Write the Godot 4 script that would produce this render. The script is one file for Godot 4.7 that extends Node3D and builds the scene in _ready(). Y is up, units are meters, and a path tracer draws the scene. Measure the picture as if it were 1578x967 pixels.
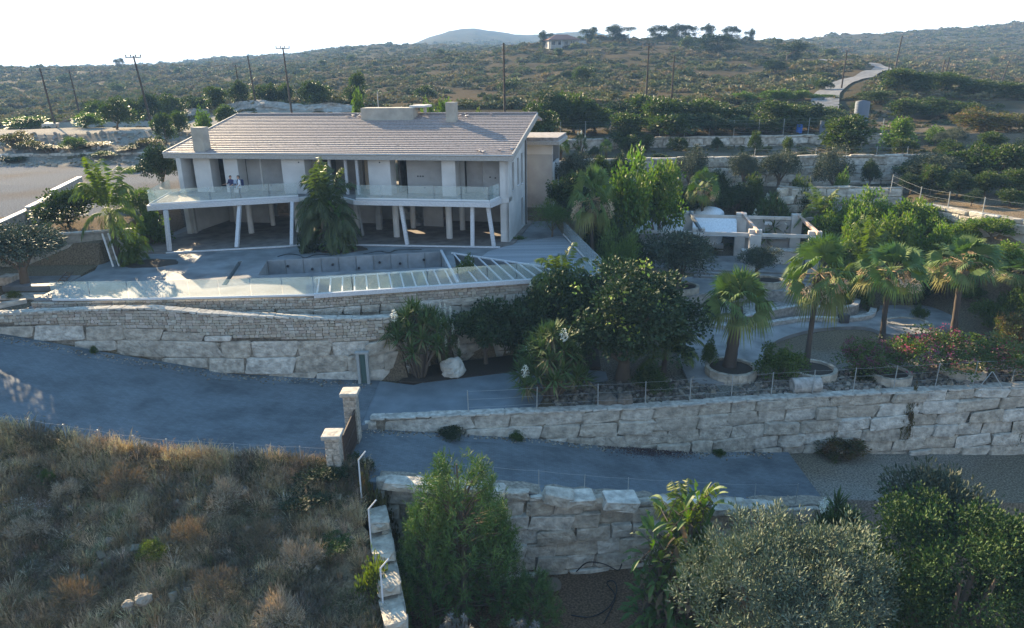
extends Node3D
# A half-finished hillside villa seen from the air: terraces, stone retaining walls, palms, olives and dry hills.
# y is up, the view runs along -z, the pool terrace lies at y = 0. Distances "d" are metres along -z.

var rng := RandomNumberGenerator.new()
var used := {}
var mats := {}
var tex := {}
var kinds := {}
var noise := FastNoiseLite.new()

# ---------------------------------------------------------------- mesh collector
class MB:
	var v := PackedVector3Array()
	var n := PackedVector3Array()
	var c := PackedColorArray()
	var col := Color.WHITE

	func tri_n(p: Vector3, q: Vector3, r: Vector3, a: Vector3, b: Vector3, d: Vector3) -> void:
		v.push_back(p); v.push_back(q); v.push_back(r)
		n.push_back(a); n.push_back(b); n.push_back(d)
		c.push_back(col); c.push_back(col); c.push_back(col)

	func tri(p: Vector3, q: Vector3, r: Vector3) -> void:
		var m := (r - p).cross(q - p).normalized()
		tri_n(p, q, r, m, m, m)

	func tri_out(p: Vector3, q: Vector3, r: Vector3, out: Vector3) -> void:
		if (r - p).cross(q - p).dot(out) < 0.0:
			tri(p, r, q)
		else:
			tri(p, q, r)

	func quad(p: Vector3, q: Vector3, r: Vector3, s: Vector3, out: Vector3) -> void:
		tri_out(p, q, r, out)
		tri_out(p, r, s, out)

	func leaf(p: Vector3, along: Vector3, side: Vector3) -> void:
		# a pointed leaf: two triangles folded a little along the middle
		var tip := p + along
		var mid := p + along * 0.45
		var m := along.cross(side).normalized()
		v.push_back(p); v.push_back(mid + side); v.push_back(tip)
		v.push_back(p); v.push_back(tip); v.push_back(mid - side)
		var m1 := (m + side.normalized() * 0.35).normalized()
		var m2 := (m - side.normalized() * 0.35).normalized()
		n.push_back(m1); n.push_back(m1); n.push_back(m1)
		n.push_back(m2); n.push_back(m2); n.push_back(m2)
		for i in 6:
			c.push_back(col)

	func box(at: Vector3, size: Vector3, b := Basis(), bev := 0.0, jit := 0.0, rnd: RandomNumberGenerator = null) -> void:
		# a box with chamfered edges (44 triangles) or a plain one (12)
		var h := size * 0.5
		var cor := {}
		for sx in [-1, 1]:
			for sy in [-1, 1]:
				for sz in [-1, 1]:
					var j := Vector3.ZERO
					if rnd and jit > 0.0:
						j = Vector3(rnd.randf_range(-1, 1), rnd.randf_range(-1, 1), rnd.randf_range(-1, 1)) * jit
					cor[Vector3i(sx, sy, sz)] = Vector3(h.x * sx, h.y * sy, h.z * sz) + j * size
		if bev <= 0.0:
			for ax in 3:
				for s in [-1, 1]:
					var k := []
					for uv in [[-1, -1], [1, -1], [1, 1], [-1, 1]]:
						var q := [0, 0, 0]
						q[ax] = s; q[(ax + 1) % 3] = uv[0]; q[(ax + 2) % 3] = uv[1]
						k.append(at + b * cor[Vector3i(q[0], q[1], q[2])])
					var o := Vector3.ZERO
					o[ax] = s
					quad(k[0], k[1], k[2], k[3], b * o)
			return
		var pt := func(s: Vector3i, ax: int) -> Vector3:
			var p: Vector3 = cor[s]
			for a in 3:
				if a != ax:
					p[a] -= s[a] * bev
			return at + b * p
		for ax in 3:
			for s in [-1, 1]:
				var k := []
				for uv in [[-1, -1], [1, -1], [1, 1], [-1, 1]]:
					var q := Vector3i.ZERO
					q[ax] = s; q[(ax + 1) % 3] = uv[0]; q[(ax + 2) % 3] = uv[1]
					k.append(pt.call(q, ax))
				var o := Vector3.ZERO
				o[ax] = s
				quad(k[0], k[1], k[2], k[3], b * o)
			# the four edges along this axis
			var e1 := (ax + 1) % 3
			var e2 := (ax + 2) % 3
			for s1 in [-1, 1]:
				for s2 in [-1, 1]:
					var lo := Vector3i.ZERO
					lo[ax] = -1; lo[e1] = s1; lo[e2] = s2
					var hi := lo
					hi[ax] = 1
					var o := Vector3.ZERO
					o[e1] = s1; o[e2] = s2
					quad(pt.call(lo, e1), pt.call(hi, e1), pt.call(hi, e2), pt.call(lo, e2), b * o)
		for s in cor:
			tri_out(pt.call(s, 0), pt.call(s, 1), pt.call(s, 2), b * Vector3(s))

	func bar(p: Vector3, q: Vector3, w: float, h: float, bev := 0.0) -> void:
		# a straight square bar from p to q
		var z := (q - p).normalized()
		var up := Vector3.UP if absf(z.y) < 0.95 else Vector3.RIGHT
		var x := up.cross(z).normalized()
		box((p + q) * 0.5, Vector3(w, h, p.distance_to(q)), Basis(x, z.cross(x), z), bev)

	func tube(pts: Array, radii: Array, sides := 8, caps := true) -> void:
		var rings := []
		var nor := []
		var prev := Vector3.ZERO
		for i in pts.size():
			var t: Vector3 = (pts[mini(i + 1, pts.size() - 1)] - pts[maxi(i - 1, 0)]).normalized()
			var a := prev
			if i == 0:
				a = t.cross(Vector3.RIGHT if absf(t.x) < 0.8 else Vector3.FORWARD)
			a = (a - t * a.dot(t)).normalized()
			prev = a
			var bb := t.cross(a)
			var r := []
			var m := []
			for k in sides:
				var w := TAU * k / sides
				var o := a * cos(w) + bb * sin(w)
				m.append(o)
				r.append(pts[i] + o * radii[i])
			rings.append(r)
			nor.append(m)
		for i in pts.size() - 1:
			for k in sides:
				var l := (k + 1) % sides
				var p: Vector3 = rings[i][k]; var q: Vector3 = rings[i + 1][k]; var r2: Vector3 = rings[i + 1][l]; var s: Vector3 = rings[i][l]
				if (r2 - p).cross(q - p).dot(nor[i][k]) < 0.0:
					tri_n(p, r2, q, nor[i][k], nor[i + 1][l], nor[i + 1][k])
					tri_n(p, s, r2, nor[i][k], nor[i][l], nor[i + 1][l])
				else:
					tri_n(p, q, r2, nor[i][k], nor[i + 1][k], nor[i + 1][l])
					tri_n(p, r2, s, nor[i][k], nor[i + 1][l], nor[i][l])
		if caps:
			for e in [0, pts.size() - 1]:
				var o: Vector3 = pts[e] - pts[1 if e == 0 else e - 1]
				for k in range(1, sides - 1):
					tri_out(rings[e][0], rings[e][k], rings[e][k + 1], o)

	func prism(poly: PackedVector2Array, y0: float, y1: float) -> void:
		# a plan outline (x, z) raised from y0 to y1
		var idx := Geometry2D.triangulate_polygon(poly)
		for i in range(0, idx.size(), 3):
			var p := poly[idx[i]]; var q := poly[idx[i + 1]]; var r := poly[idx[i + 2]]
			tri_out(Vector3(p.x, y1, p.y), Vector3(q.x, y1, q.y), Vector3(r.x, y1, r.y), Vector3.UP)
			tri_out(Vector3(p.x, y0, p.y), Vector3(q.x, y0, q.y), Vector3(r.x, y0, r.y), Vector3.DOWN)
		var cw := Geometry2D.is_polygon_clockwise(poly)
		for i in poly.size():
			var p := poly[i]
			var q := poly[(i + 1) % poly.size()]
			var e := (q - p).normalized()
			var o := Vector3(e.y, 0, -e.x)
			# outward side of a plan outline
			var mid := (p + q) * 0.5 + Vector2(o.x, o.z) * 0.01
			if Geometry2D.is_point_in_polygon(mid, poly):
				o = -o
			quad(Vector3(p.x, y0, p.y), Vector3(q.x, y0, q.y), Vector3(q.x, y1, q.y), Vector3(p.x, y1, p.y), o)

	func ball(at: Vector3, r: Vector3, seg := 10, rings := 6) -> void:
		for i in rings:
			for k in seg:
				var f := func(a: int, b: int) -> Vector3:
					var t := PI * a / rings
					var u := TAU * b / seg
					return Vector3(sin(t) * cos(u), cos(t), sin(t) * sin(u))
				var p: Vector3 = f.call(i, k); var q: Vector3 = f.call(i + 1, k); var s: Vector3 = f.call(i + 1, k + 1); var t2: Vector3 = f.call(i, k + 1)
				if i < rings - 1:
					_bt(at, r, p, q, s)
				if i > 0:
					_bt(at, r, p, s, t2)

	func _bt(at: Vector3, r: Vector3, p: Vector3, q: Vector3, s: Vector3) -> void:
		var a := at + p * r; var b := at + q * r; var d := at + s * r
		var na := (p / r).normalized(); var nb := (q / r).normalized(); var nd := (s / r).normalized()
		if (d - a).cross(b - a).dot(na) < 0.0:
			tri_n(a, d, b, na, nd, nb)
		else:
			tri_n(a, b, d, na, nb, nd)

	func mesh() -> ArrayMesh:
		var a := []
		a.resize(Mesh.ARRAY_MAX)
		a[Mesh.ARRAY_VERTEX] = v
		a[Mesh.ARRAY_NORMAL] = n
		a[Mesh.ARRAY_COLOR] = c
		var m := ArrayMesh.new()
		if v.size() > 0:
			m.add_surface_from_arrays(Mesh.PRIMITIVE_TRIANGLES, a)
		return m

# ---------------------------------------------------------------- naming and tagging
func numbered(called: String) -> String:
	if not used.has(called):
		used[called] = 0
		return called
	used[called] += 1
	return "%s_%03d" % [called, used[called]]

func tag(o: Node, label: String, category: String, group := "") -> void:
	o.set_meta("label", label)
	o.set_meta("category", category)
	if group != "":
		o.set_meta("group", group)

func thing(called: String, label: String, category: String, at := Vector3.ZERO, turn := 0.0, group := "") -> Node3D:
	var o := Node3D.new()
	o.name = numbered(called)
	add_child(o)
	o.position = at
	o.rotation.y = turn
	tag(o, label, category, group)
	return o

func part(called: String, mesh: Mesh, m: Material, parent: Node3D, xf := Transform3D()) -> MeshInstance3D:
	var o := MeshInstance3D.new()
	o.name = called
	o.mesh = mesh
	o.material_override = m
	o.transform = xf
	o.cast_shadow = GeometryInstance3D.SHADOW_CASTING_SETTING_ON
	parent.add_child(o, true)
	return o

func solo(called: String, mesh: Mesh, m: Material, label: String, category: String, group := "") -> MeshInstance3D:
	var o := part(numbered(called), mesh, m, self)
	tag(o, label, category, group)
	return o

func struct(called: String, mesh: Mesh, m: Material) -> MeshInstance3D:
	var o := part(numbered(called), mesh, m, self)
	o.set_meta("kind", "structure")
	return o

func stuff(called: String, mesh: Mesh, m: Material, parent: Node3D = null) -> MeshInstance3D:
	var o := part(called if parent else numbered(called), mesh, m, parent if parent else self)
	o.set_meta("kind", "stuff")
	return o

func many(called: String, mesh: Mesh, m: Material, xf: Array, cols: Array, label: String, category: String) -> void:
	var mm := MultiMesh.new()
	mm.transform_format = MultiMesh.TRANSFORM_3D
	mm.use_colors = true
	mm.mesh = mesh
	mm.instance_count = xf.size()
	for i in xf.size():
		mm.set_instance_transform(i, xf[i])
		mm.set_instance_color(i, cols[i])
	var o := MultiMeshInstance3D.new()
	o.name = numbered(called)
	o.multimesh = mm
	o.material_override = m
	add_child(o)
	o.set_meta("kind", "stuff")
	tag(o, label, category)

# ---------------------------------------------------------------- materials
func noise_tex(key: String, freq: float, oct: int, lo: float, hi: float, kind := FastNoiseLite.TYPE_SIMPLEX_SMOOTH, normal := false, bump := 4.0, mid := -1.0) -> NoiseTexture2D:
	if tex.has(key):
		return tex[key]
	var f := FastNoiseLite.new()
	f.noise_type = kind
	f.seed = key.hash() % 1000
	f.frequency = freq
	f.fractal_octaves = oct
	f.fractal_gain = 0.55
	var t := NoiseTexture2D.new()
	t.width = 512
	t.height = 512
	t.seamless = true
	t.generate_mipmaps = false
	t.noise = f
	if normal:
		t.as_normal_map = true
		t.bump_strength = bump
	else:
		var g := Gradient.new()
		g.set_color(0, Color(lo, lo, lo))
		g.set_color(1, Color(hi, hi, hi))
		if mid >= 0.0:
			g.add_point(0.5, Color(mid, mid, mid))
		t.color_ramp = g
	tex[key] = t
	return t

func mat(key: String, col: Color, rough := 0.85, t: Texture2D = null, tile := 1.0, nt: Texture2D = null, ns := 1.0) -> StandardMaterial3D:
	if mats.has(key):
		return mats[key]
	var m := StandardMaterial3D.new()
	m.resource_name = key
	m.albedo_color = col.linear_to_srgb()
	m.vertex_color_use_as_albedo = true
	m.roughness = rough
	m.metallic_specular = 0.35
	if t or nt:
		m.uv1_triplanar = true
		m.uv1_world_triplanar = true
		m.uv1_scale = Vector3.ONE / tile
	if t:
		m.albedo_texture = t
	if nt:
		m.normal_enabled = true
		m.normal_texture = nt
		m.normal_scale = ns
	mats[key] = m
	return m

func weathered(m: StandardMaterial3D, t: Texture2D, tile: float) -> StandardMaterial3D:
	# broad stains over the fine pattern
	m.detail_enabled = true
	m.detail_albedo = t
	m.detail_blend_mode = BaseMaterial3D.BLEND_MODE_MUL
	m.detail_uv_layer = BaseMaterial3D.DETAIL_UV_2
	m.uv2_triplanar = true
	m.uv2_world_triplanar = true
	m.uv2_scale = Vector3.ONE / tile
	return m

func leaf_mat(key: String, back: Color, rough := 0.55, spec := 0.35) -> StandardMaterial3D:
	if mats.has(key):
		return mats[key]
	var m := StandardMaterial3D.new()
	m.resource_name = key
	m.vertex_color_use_as_albedo = true
	m.roughness = rough
	m.metallic_specular = spec
	m.backlight_enabled = true
	m.backlight = back
	m.cull_mode = BaseMaterial3D.CULL_DISABLED
	mats[key] = m
	return m

func L(r: float, g: float, b: float) -> Color:
	return Color(r, g, b)

func jitter(c: Color, a: float) -> Color:
	var k := 1.0 + rng.randf_range(-a, a)
	return Color(c.r * k * (1.0 + rng.randf_range(-a, a) * 0.4), c.g * k, c.b * k * (1.0 + rng.randf_range(-a, a) * 0.4))

func rdir() -> Vector3:
	var y := rng.randf_range(-1, 1)
	var t := rng.randf() * TAU
	var r := sqrt(1.0 - y * y)
	return Vector3(r * cos(t), y, r * sin(t))

# ---------------------------------------------------------------- the lie of the land
func lerp_tab(x: float, xs: Array, ys: Array) -> float:
	if x <= xs[0]:
		return ys[0]
	for i in range(1, xs.size()):
		if x <= xs[i]:
			return lerpf(ys[i - 1], ys[i], (x - xs[i - 1]) / (xs[i] - xs[i - 1]))
	return ys[ys.size() - 1]

func road_level(x: float) -> float:
	return lerp_tab(x, [-60.0, -45.0, -28.5, -23.0, -16.0, -9.0, -6.0], [1.6, 1.0, -1.4, -2.6, -4.0, -4.55, -4.65])
func lower_level(x: float) -> float:
	return lerp_tab(x, [-8.0, 1.0, 5.0, 11.0, 25.0, 60.0], [-4.85, -6.0, -6.7, -7.6, -8.7, -11.0])
func line_c(x: float) -> float:
	return lerp_tab(x, [-8.0, -6.0, 2.0, 12.0, 20.0, 40.0], [27.6, 27.7, 28.0, 29.2, 30.0, 31.5])
func line_b(x: float) -> float:
	return lerp_tab(x, [-8.0, 7.0, 12.7, 28.0, 60.0], [32.5, 33.8, 34.6, 36.1, 39.0])
func line_t(x: float) -> float:
	return lerp_tab(x, [-27.0, -11.3, 2.05, 5.5], [39.4, 39.5, 42.2, 42.75])
func line_d(d: float) -> float:
	return lerp_tab(d, [10.0, 20.5, 26.0], [-2.6, -3.9, -5.7])

const FAR_A: Array = [-1.012, -0.671, -0.5, -0.329, -0.158, -0.055, 0.031, 0.1, 0.186, 0.272, 0.358, 0.47, 0.574, 0.685, 1.05]
const FAR_D: Array = [110, 150, 200, 250, 300, 400, 600, 900, 1400, 2200]
const FAR_H: Array = [
	[5.1, 4.5, 6.1, 7.7, 11.0, 17.5, 17.4, 24.3, 35.8, 32.3],
	[5.0, 3.7, 5.1, 6.5, 10.2, 17.5, 18.4, 23.0, 31.3, 28.2],
	[5.0, 4.6, 6.3, 7.9, 10.8, 16.6, 17.9, 24.4, 31.3, 28.2],
	[7.4, 7.0, 8.4, 9.8, 13.2, 16.2, 24.1, 33.1, 42.6, 38.3],
	[7.1, 7.3, 9.9, 12.4, 15.9, 20.4, 33.2, 42.4, 54.9, 49.4],
	[7.1, 7.4, 10.5, 13.7, 18.8, 21.8, 31.4, 42.6, 88.2, 79.4],
	[7.0, 7.8, 11.2, 15.8, 21.8, 23.8, 27.8, 41.5, 75.6, 68.0],
	[7.2, 8.5, 12.0, 17.0, 23.9, 26.0, 31.1, 46.3, 80.9, 72.8],
	[7.1, 8.3, 12.2, 17.7, 23.6, 25.5, 29.4, 36.9, 49.3, 44.3],
	[7.2, 8.3, 12.4, 17.8, 23.0, 25.0, 29.6, 36.4, 47.6, 42.8],
	[7.2, 8.3, 12.0, 16.3, 20.9, 22.7, 32.3, 40.3, 49.3, 44.3],
	[7.6, 9.9, 13.0, 14.1, 13.2, 17.9, 36.1, 43.2, 49.3, 44.4],
	[7.4, 8.7, 9.6, 11.5, 13.5, 20.5, 38.6, 45.4, 51.8, 46.6],
	[7.2, 7.7, 8.6, 10.3, 13.1, 20.2, 42.4, 49.1, 56.3, 50.7],
	[6.8, 7.2, 7.9, 9.6, 12.8, 20.7, 44.6, 50.2, 60.4, 54.4]]

func far_level(a: float, d: float) -> float:
	var i := 0
	while i < FAR_A.size() - 2 and a > FAR_A[i + 1]:
		i += 1
	var ta := clampf((a - FAR_A[i]) / (FAR_A[i + 1] - FAR_A[i]), 0.0, 1.0)
	ta = ta * ta * (3.0 - 2.0 * ta)
	var j := 0
	while j < FAR_D.size() - 2 and d > FAR_D[j + 1]:
		j += 1
	var td := clampf((d - FAR_D[j]) / float(FAR_D[j + 1] - FAR_D[j]), 0.0, 1.0)
	var lo := lerpf(FAR_H[i][j], FAR_H[i + 1][j], ta)
	var hi := lerpf(FAR_H[i][j + 1], FAR_H[i + 1][j + 1], ta)
	return lerpf(lo, hi, td)

func garden_level(x: float, d: float) -> float:
	var y := -4.75
	y = lerpf(y, -4.1, smoothstep(48.5, 52.5, d))
	y = lerpf(y, -3.5, smoothstep(54.0, 58.0, d))
	y = lerpf(y, 1.1, smoothstep(60.0, 69.0, d))
	if x > 11.8 and x < 26.2 and d > 46.4 and d < 52.2:
		return -5.05
	if x < 9.0 and d > 44.0:
		y = lerpf(lerpf(-3.6, 0.4, smoothstep(50.0, 60.0, d)), y, smoothstep(4.5, 9.0, x))
	if x > 29.0:
		var r := lerpf(-4.2, 1.2, smoothstep(42.0, 52.0, d))
		r = lerpf(r, maxf(r, lerpf(-4.2, 1.6, smoothstep(40.0, 50.0, d))), smoothstep(36.0, 44.0, x))
		y = lerpf(y, maxf(y, r), smoothstep(30.0, 36.0, x))
	return y

func right_level(x: float, d: float) -> float:
	if d < 70.7:
		return garden_level(x, d)
	if d < 84.9:
		return lerpf(3.2, 3.5, (d - 70.2) / 14.0)
	return lerpf(4.4, 5.2, clampf((d - 84.2) / 20.0, 0.0, 1.0))

func left_level(x: float, d: float) -> float:
	if d < 47.6:
		return lerp_tab(d, [37.0, 39.5, 44.0, 47.0], [-1.0, -0.5, -0.1, 0.0])
	return lerp_tab(d, [47.6, 50.0, 58.0, 66.0, 79.0, 82.5, 84.5, 88.0, 91.0, 104.0, 112.0], [1.3, 1.8, 2.4, 2.9, 3.1, 3.3, 4.3, 4.6, 5.5, 5.7, 6.0])

func ground_y(x: float, d: float) -> float:
	var y := 0.0
	if d < 0.0:
		return -10.3
	if d > 110.0:
		y = far_level(x / d, d)
		var amp := clampf((d - 110.0) / 60.0, 0.0, 1.0) * minf(0.9 + d * 0.006, 7.0)
		y += noise.get_noise_2d(x * 0.9, d * 0.9) * amp * 0.42
		if d > 120.0 and d < 420.0:
			# worn old terraces follow the hill
			var st := sin(y * 3.6 + noise.get_noise_2d(x * 0.3, d * 0.3) * 5.0)
			y += st * 0.16 * clampf((d - 120.0) / 30.0, 0.0, 1.0)
		return y
	if x > line_d(d) - 0.6 and d < line_c(x) + 0.55:
		return -10.35 + noise.get_noise_2d(x * 6.0, d * 6.0) * 0.12
	if x <= line_d(d) - 0.6 and d < 28.3:
		y = maxf(road_level(x) - 0.3 * (28.3 - d), -10.35) + 0.02
		return y + noise.get_noise_2d(x * 5.0, d * 5.0) * 0.35 * clampf((28.0 - d) / 2.0, 0.0, 1.0)
	if x > -7.8 and d < line_b(x) + 0.5:
		return lower_level(x) - 0.12
	if x <= -6.8 and d < 38.15:
		return road_level(x) - 0.12
	if d < 110.0 and d > 60.0:
		var t := smoothstep(-22.0, -6.0, x)
		y = lerpf(left_level(x, d), right_level(x, d), t)
		if x > -26.0 and x < 5.0 and d < 74.0:
			y = lerpf(-0.3, y, smoothstep(66.0, 74.0, d)) if x < 1.0 else minf(y, 0.45)
		y += noise.get_noise_2d(x * 2.0, d * 2.0) * 0.25 * smoothstep(72.0, 80.0, d)
		return lerpf(y, far_level(x / d, 110.0), smoothstep(98.0, 112.0, d))
	if x > -27.6 and d >= line_t(x) and x < lerp_tab(d, [42.75, 54.6, 64.0], [5.5, 4.06, 3.6]):
		return -2.6 if d < 52.0 else -0.3
	if x <= -27.6:
		return left_level(x, d)
	if d < line_t(x):
		if x < -4.9 and d > lerp_tab(x, [-6.8, -4.9], [38.0, 40.3]):
			return lerp_tab(x, [-27.0, -22.0, -12.0, -6.0], [-0.8, -1.5, -2.0, -2.6])
		return -4.65 - 0.12
	return garden_level(x, d) - 0.1

# ---------------------------------------------------------------- start
func _ready() -> void:
	rng.seed = 20240611
	noise.seed = 7
	noise.frequency = 0.03
	noise.fractal_octaves = 4

	var cam := Camera3D.new()
	cam.name = "camera"
	cam.position = Vector3(0, 12, 0)
	cam.rotation_order = EULER_ORDER_YXZ
	cam.rotation = Vector3(deg_to_rad(-18.6), 0, -0.015)
	cam.fov = 47.22
	cam.near = 0.1
	cam.far = 6000
	add_child(cam)
	cam.current = true

	var env := Environment.new()
	env.background_mode = Environment.BG_SKY
	var sm := ProceduralSkyMaterial.new()
	sm.sky_top_color = Color(0.39, 0.57, 0.75)
	sm.sky_horizon_color = Color(1.0, 1.0, 1.0)
	sm.sky_curve = 0.15
	sm.sky_energy_multiplier = 0.76
	sm.ground_horizon_color = Color(0.62, 0.63, 0.62)
	sm.ground_bottom_color = Color(0.3, 0.28, 0.25)
	sm.sun_angle_max = 40.0
	sm.sun_curve = 0.12
	var sky := Sky.new()
	sky.sky_material = sm
	env.sky = sky
	env.background_energy_multiplier = 1.0
	env.tonemap_mode = Environment.TONE_MAPPER_LINEAR
	env.tonemap_exposure = 4.6
	env.sdfgi_enabled = true
	env.ssao_enabled = true
	env.ssil_enabled = true
	env.fog_enabled = true
	env.fog_density = 0.00034
	env.fog_light_color = Color(0.62, 0.80, 1.0)
	var we := WorldEnvironment.new()
	we.name = "world"
	we.environment = env
	add_child(we)

	var sun := DirectionalLight3D.new()
	sun.name = "sun"
	var el := deg_to_rad(19.5)
	var az := deg_to_rad(36.0)
	var travel := Vector3(sin(az) * cos(el), -sin(el), cos(az) * cos(el))
	sun.basis = Basis.looking_at(travel, Vector3.UP)
	sun.light_energy = 1.6
	sun.light_color = Color(1.0, 0.90, 0.74)
	sun.light_angular_distance = 0.5
	sun.shadow_enabled = true
	add_child(sun)

	make_textures()
	build_ground()
	build_roads()
	build_terrace()
	build_walls()
	build_house()
	build_garden()
	make_kinds()
	build_plants()
	build_hills()
	build_small_things()
	build_people()

func make_textures() -> void:
	noise_tex("fine", 0.03, 5, 0.80, 1.0)
	noise_tex("faint", 0.008, 5, 0.80, 1.0)
	noise_tex("blotch", 0.010, 5, 0.62, 1.0)
	noise_tex("stain", 0.007, 6, 0.74, 1.0, FastNoiseLite.TYPE_SIMPLEX_SMOOTH, false, 4.0, 0.93)
	noise_tex("soil", 0.04, 5, 0.45, 1.0)
	noise_tex("rough_n", 0.03, 5, 0, 0, FastNoiseLite.TYPE_SIMPLEX_SMOOTH, true, 6.0)
	noise_tex("grain_n", 0.09, 4, 0, 0, FastNoiseLite.TYPE_SIMPLEX_SMOOTH, true, 5.0)
	noise_tex("cell_n", 0.03, 3, 0, 0, FastNoiseLite.TYPE_CELLULAR, true, 5.0)

# ---------------------------------------------------------------- ground, roads, terrace
func ground_color(x: float, d: float) -> Color:
	var nz := noise.get_noise_2d(x * 3.0, d * 3.0)
	var soil := L(0.25, 0.195, 0.135)
	if d > 104.0:
		var dry := L(0.145, 0.117, 0.077).lerp(L(0.115, 0.10, 0.06), clampf(0.5 + nz * 1.6 + noise.get_noise_2d(x * 0.5, d * 0.5) * 1.2, 0, 1))
		if nz > 0.3:
			dry = dry.lerp(L(0.13, 0.10, 0.065), 0.4)
		var band := sin(ground_y(x, d) * 2.1 + noise.get_noise_2d(x * 0.4, d * 0.4) * 4.0)
		if d > 118.0:
			dry = dry.lerp(L(0.15, 0.115, 0.07), clampf(-band * 0.9 - 0.25, 0.0, 0.6))
		if d > 400.0:
			dry = dry.lerp(L(0.12, 0.12, 0.07), 0.4)
		if d < 125.0 and x < -28.0 and x > -75.0:
			dry = dry.lerp(L(0.5, 0.46, 0.38), 0.85)
		return dry
	if x < -14.0 and d > 54.0:
		if d > 91.0:
			return L(0.52, 0.47, 0.39)
		if d > 79.5:
			return L(0.30, 0.25, 0.19).lerp(L(0.42, 0.38, 0.31), clampf(0.4 + nz * 2.0, 0, 1))
		return L(0.25, 0.26, 0.275).lerp(L(0.24, 0.22, 0.20), clampf(nz * 2.0, 0, 1))
	if d > 60.0:
		return L(0.24, 0.20, 0.15).lerp(L(0.14, 0.12, 0.075), clampf(0.5 + nz * 2.0, 0, 1))
	if d < 28.5 and x < line_d(d):
		return L(0.25, 0.175, 0.10).lerp(L(0.39, 0.285, 0.17), clampf(0.4 + nz * 2.0, 0, 1))
	if d < 30.0:
		return L(0.25, 0.155, 0.095)
	if x > 2.0 and d < 42.0:
		return L(0.27, 0.22, 0.16).lerp(L(0.34, 0.31, 0.26), clampf(0.3 + nz * 2.0, 0, 1))
	return soil.lerp(L(0.33, 0.25, 0.16), clampf(0.4 + nz * 1.5, 0, 1))

func spaced(a: float, b: float, step: float) -> Array:
	var o := []
	var x := a
	while x < b - 0.001:
		o.append(x)
		x += step
	return o

func build_ground() -> void:
	var xs := [-2500.0, -900.0, -350.0, -190.0, -140.0, -110.0, -90.0]
	xs += spaced(-75.0, -45.0, 2.0) + spaced(-45.0, 45.0, 0.5) + spaced(45.0, 75.0, 2.0) + [75.0, 90.0, 110.0, 140.0, 190.0, 350.0, 900.0, 2500.0]
	var ds := [-600.0, -100.0, -20.0, 0.0, 6.0, 10.0, 13.0] + spaced(15.0, 72.0, 0.5) + spaced(72.0, 110.0, 1.0) + [110.0]
	var m := MB.new()
	_grid(m, xs.size(), ds.size(), func(i, j): return Vector2(xs[i], ds[j]))
	var an := []
	for i in 271:
		an.append(-1.15 + i * 2.3 / 270.0)
	an = [-8.0, -4.0, -2.2, -1.5] + an + [1.5, 2.2, 4.0, 8.0]
	var fd := []
	var q := 110.0
	while q < 2300.0:
		fd.append(q)
		q *= 1.014
	fd.append(2300.0)
	_grid(m, an.size(), fd.size(), func(i, j): return Vector2(an[i] * fd[j], fd[j]))
	var g := mat("ground", Color.WHITE, 0.95, tex["soil"], 3.0, tex["rough_n"], 0.8)
	g.metallic_specular = 0.04
	struct("ground", m.mesh(), g)

func _grid(m: MB, w: int, h: int, f: Callable) -> void:
	var pts := PackedVector3Array()
	var cs := PackedColorArray()
	for j in h:
		for i in w:
			var p: Vector2 = f.call(i, j)
			pts.push_back(Vector3(p.x, ground_y(p.x, p.y), -p.y))
			cs.push_back(ground_color(p.x, p.y))
	for j in h - 1:
		for i in w - 1:
			var a := j * w + i
			for t in [[a, a + w, a + 1], [a + 1, a + w, a + w + 1]]:
				var p := pts[t[0]]; var q := pts[t[1]]; var r := pts[t[2]]
				var k := (r - p).cross(q - p).normalized()
				var o := [p, q, r]
				var cc := [cs[t[0]], cs[t[1]], cs[t[2]]]
				if k.y < 0.0:
					k = -k
					o = [p, r, q]
					cc = [cc[0], cc[2], cc[1]]
				for e in 3:
					m.v.push_back(o[e]); m.n.push_back(k); m.c.push_back(cc[e])

func sheet(x0: float, x1: float, step: float, near: Callable, far: Callable, y: Callable, rows := 10) -> ArrayMesh:
	# a paved sheet between two lines, following the fall of the road; the rim turns down
	var m := MB.new()
	var nx := int(ceil((x1 - x0) / step))
	for i in nx:
		var xa := x0 + (x1 - x0) * i / nx
		var xb := x0 + (x1 - x0) * (i + 1) / nx
		for j in rows:
			var f := func(x: float, t: float) -> Vector3:
				var d: float = lerpf(near.call(x), far.call(x), t)
				return Vector3(x, y.call(x), -d)
			m.quad(f.call(xa, j / float(rows)), f.call(xb, j / float(rows)), f.call(xb, (j + 1.0) / rows), f.call(xa, (j + 1.0) / rows), Vector3.UP)
		for e in [near, far]:
			var p := Vector3(xa, y.call(xa), -e.call(xa))
			var q := Vector3(xb, y.call(xb), -e.call(xb))
			m.quad(p, q, q + Vector3.DOWN * 0.4, p + Vector3.DOWN * 0.4, Vector3(0, 0, 1))
	return m.mesh()

func sett_texture() -> ImageTexture:
	var im := Image.create(256, 256, false, Image.FORMAT_RGB8)
	var r := RandomNumberGenerator.new()
	r.seed = 5
	for row in 16:
		for k in 8:
			var g := r.randf_range(0.90, 1.0)
			var off := 16 if row % 2 else 0
			for y in 16:
				for x in 32:
					var e := 1.0
					if y < 2 or x < 2:
						e = 0.86
					var c := g * e * r.randf_range(0.95, 1.0)
					im.set_pixel((k * 32 + x + off) % 256, row * 16 + y, Color(c, c, c))
	return ImageTexture.create_from_image(im)

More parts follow.
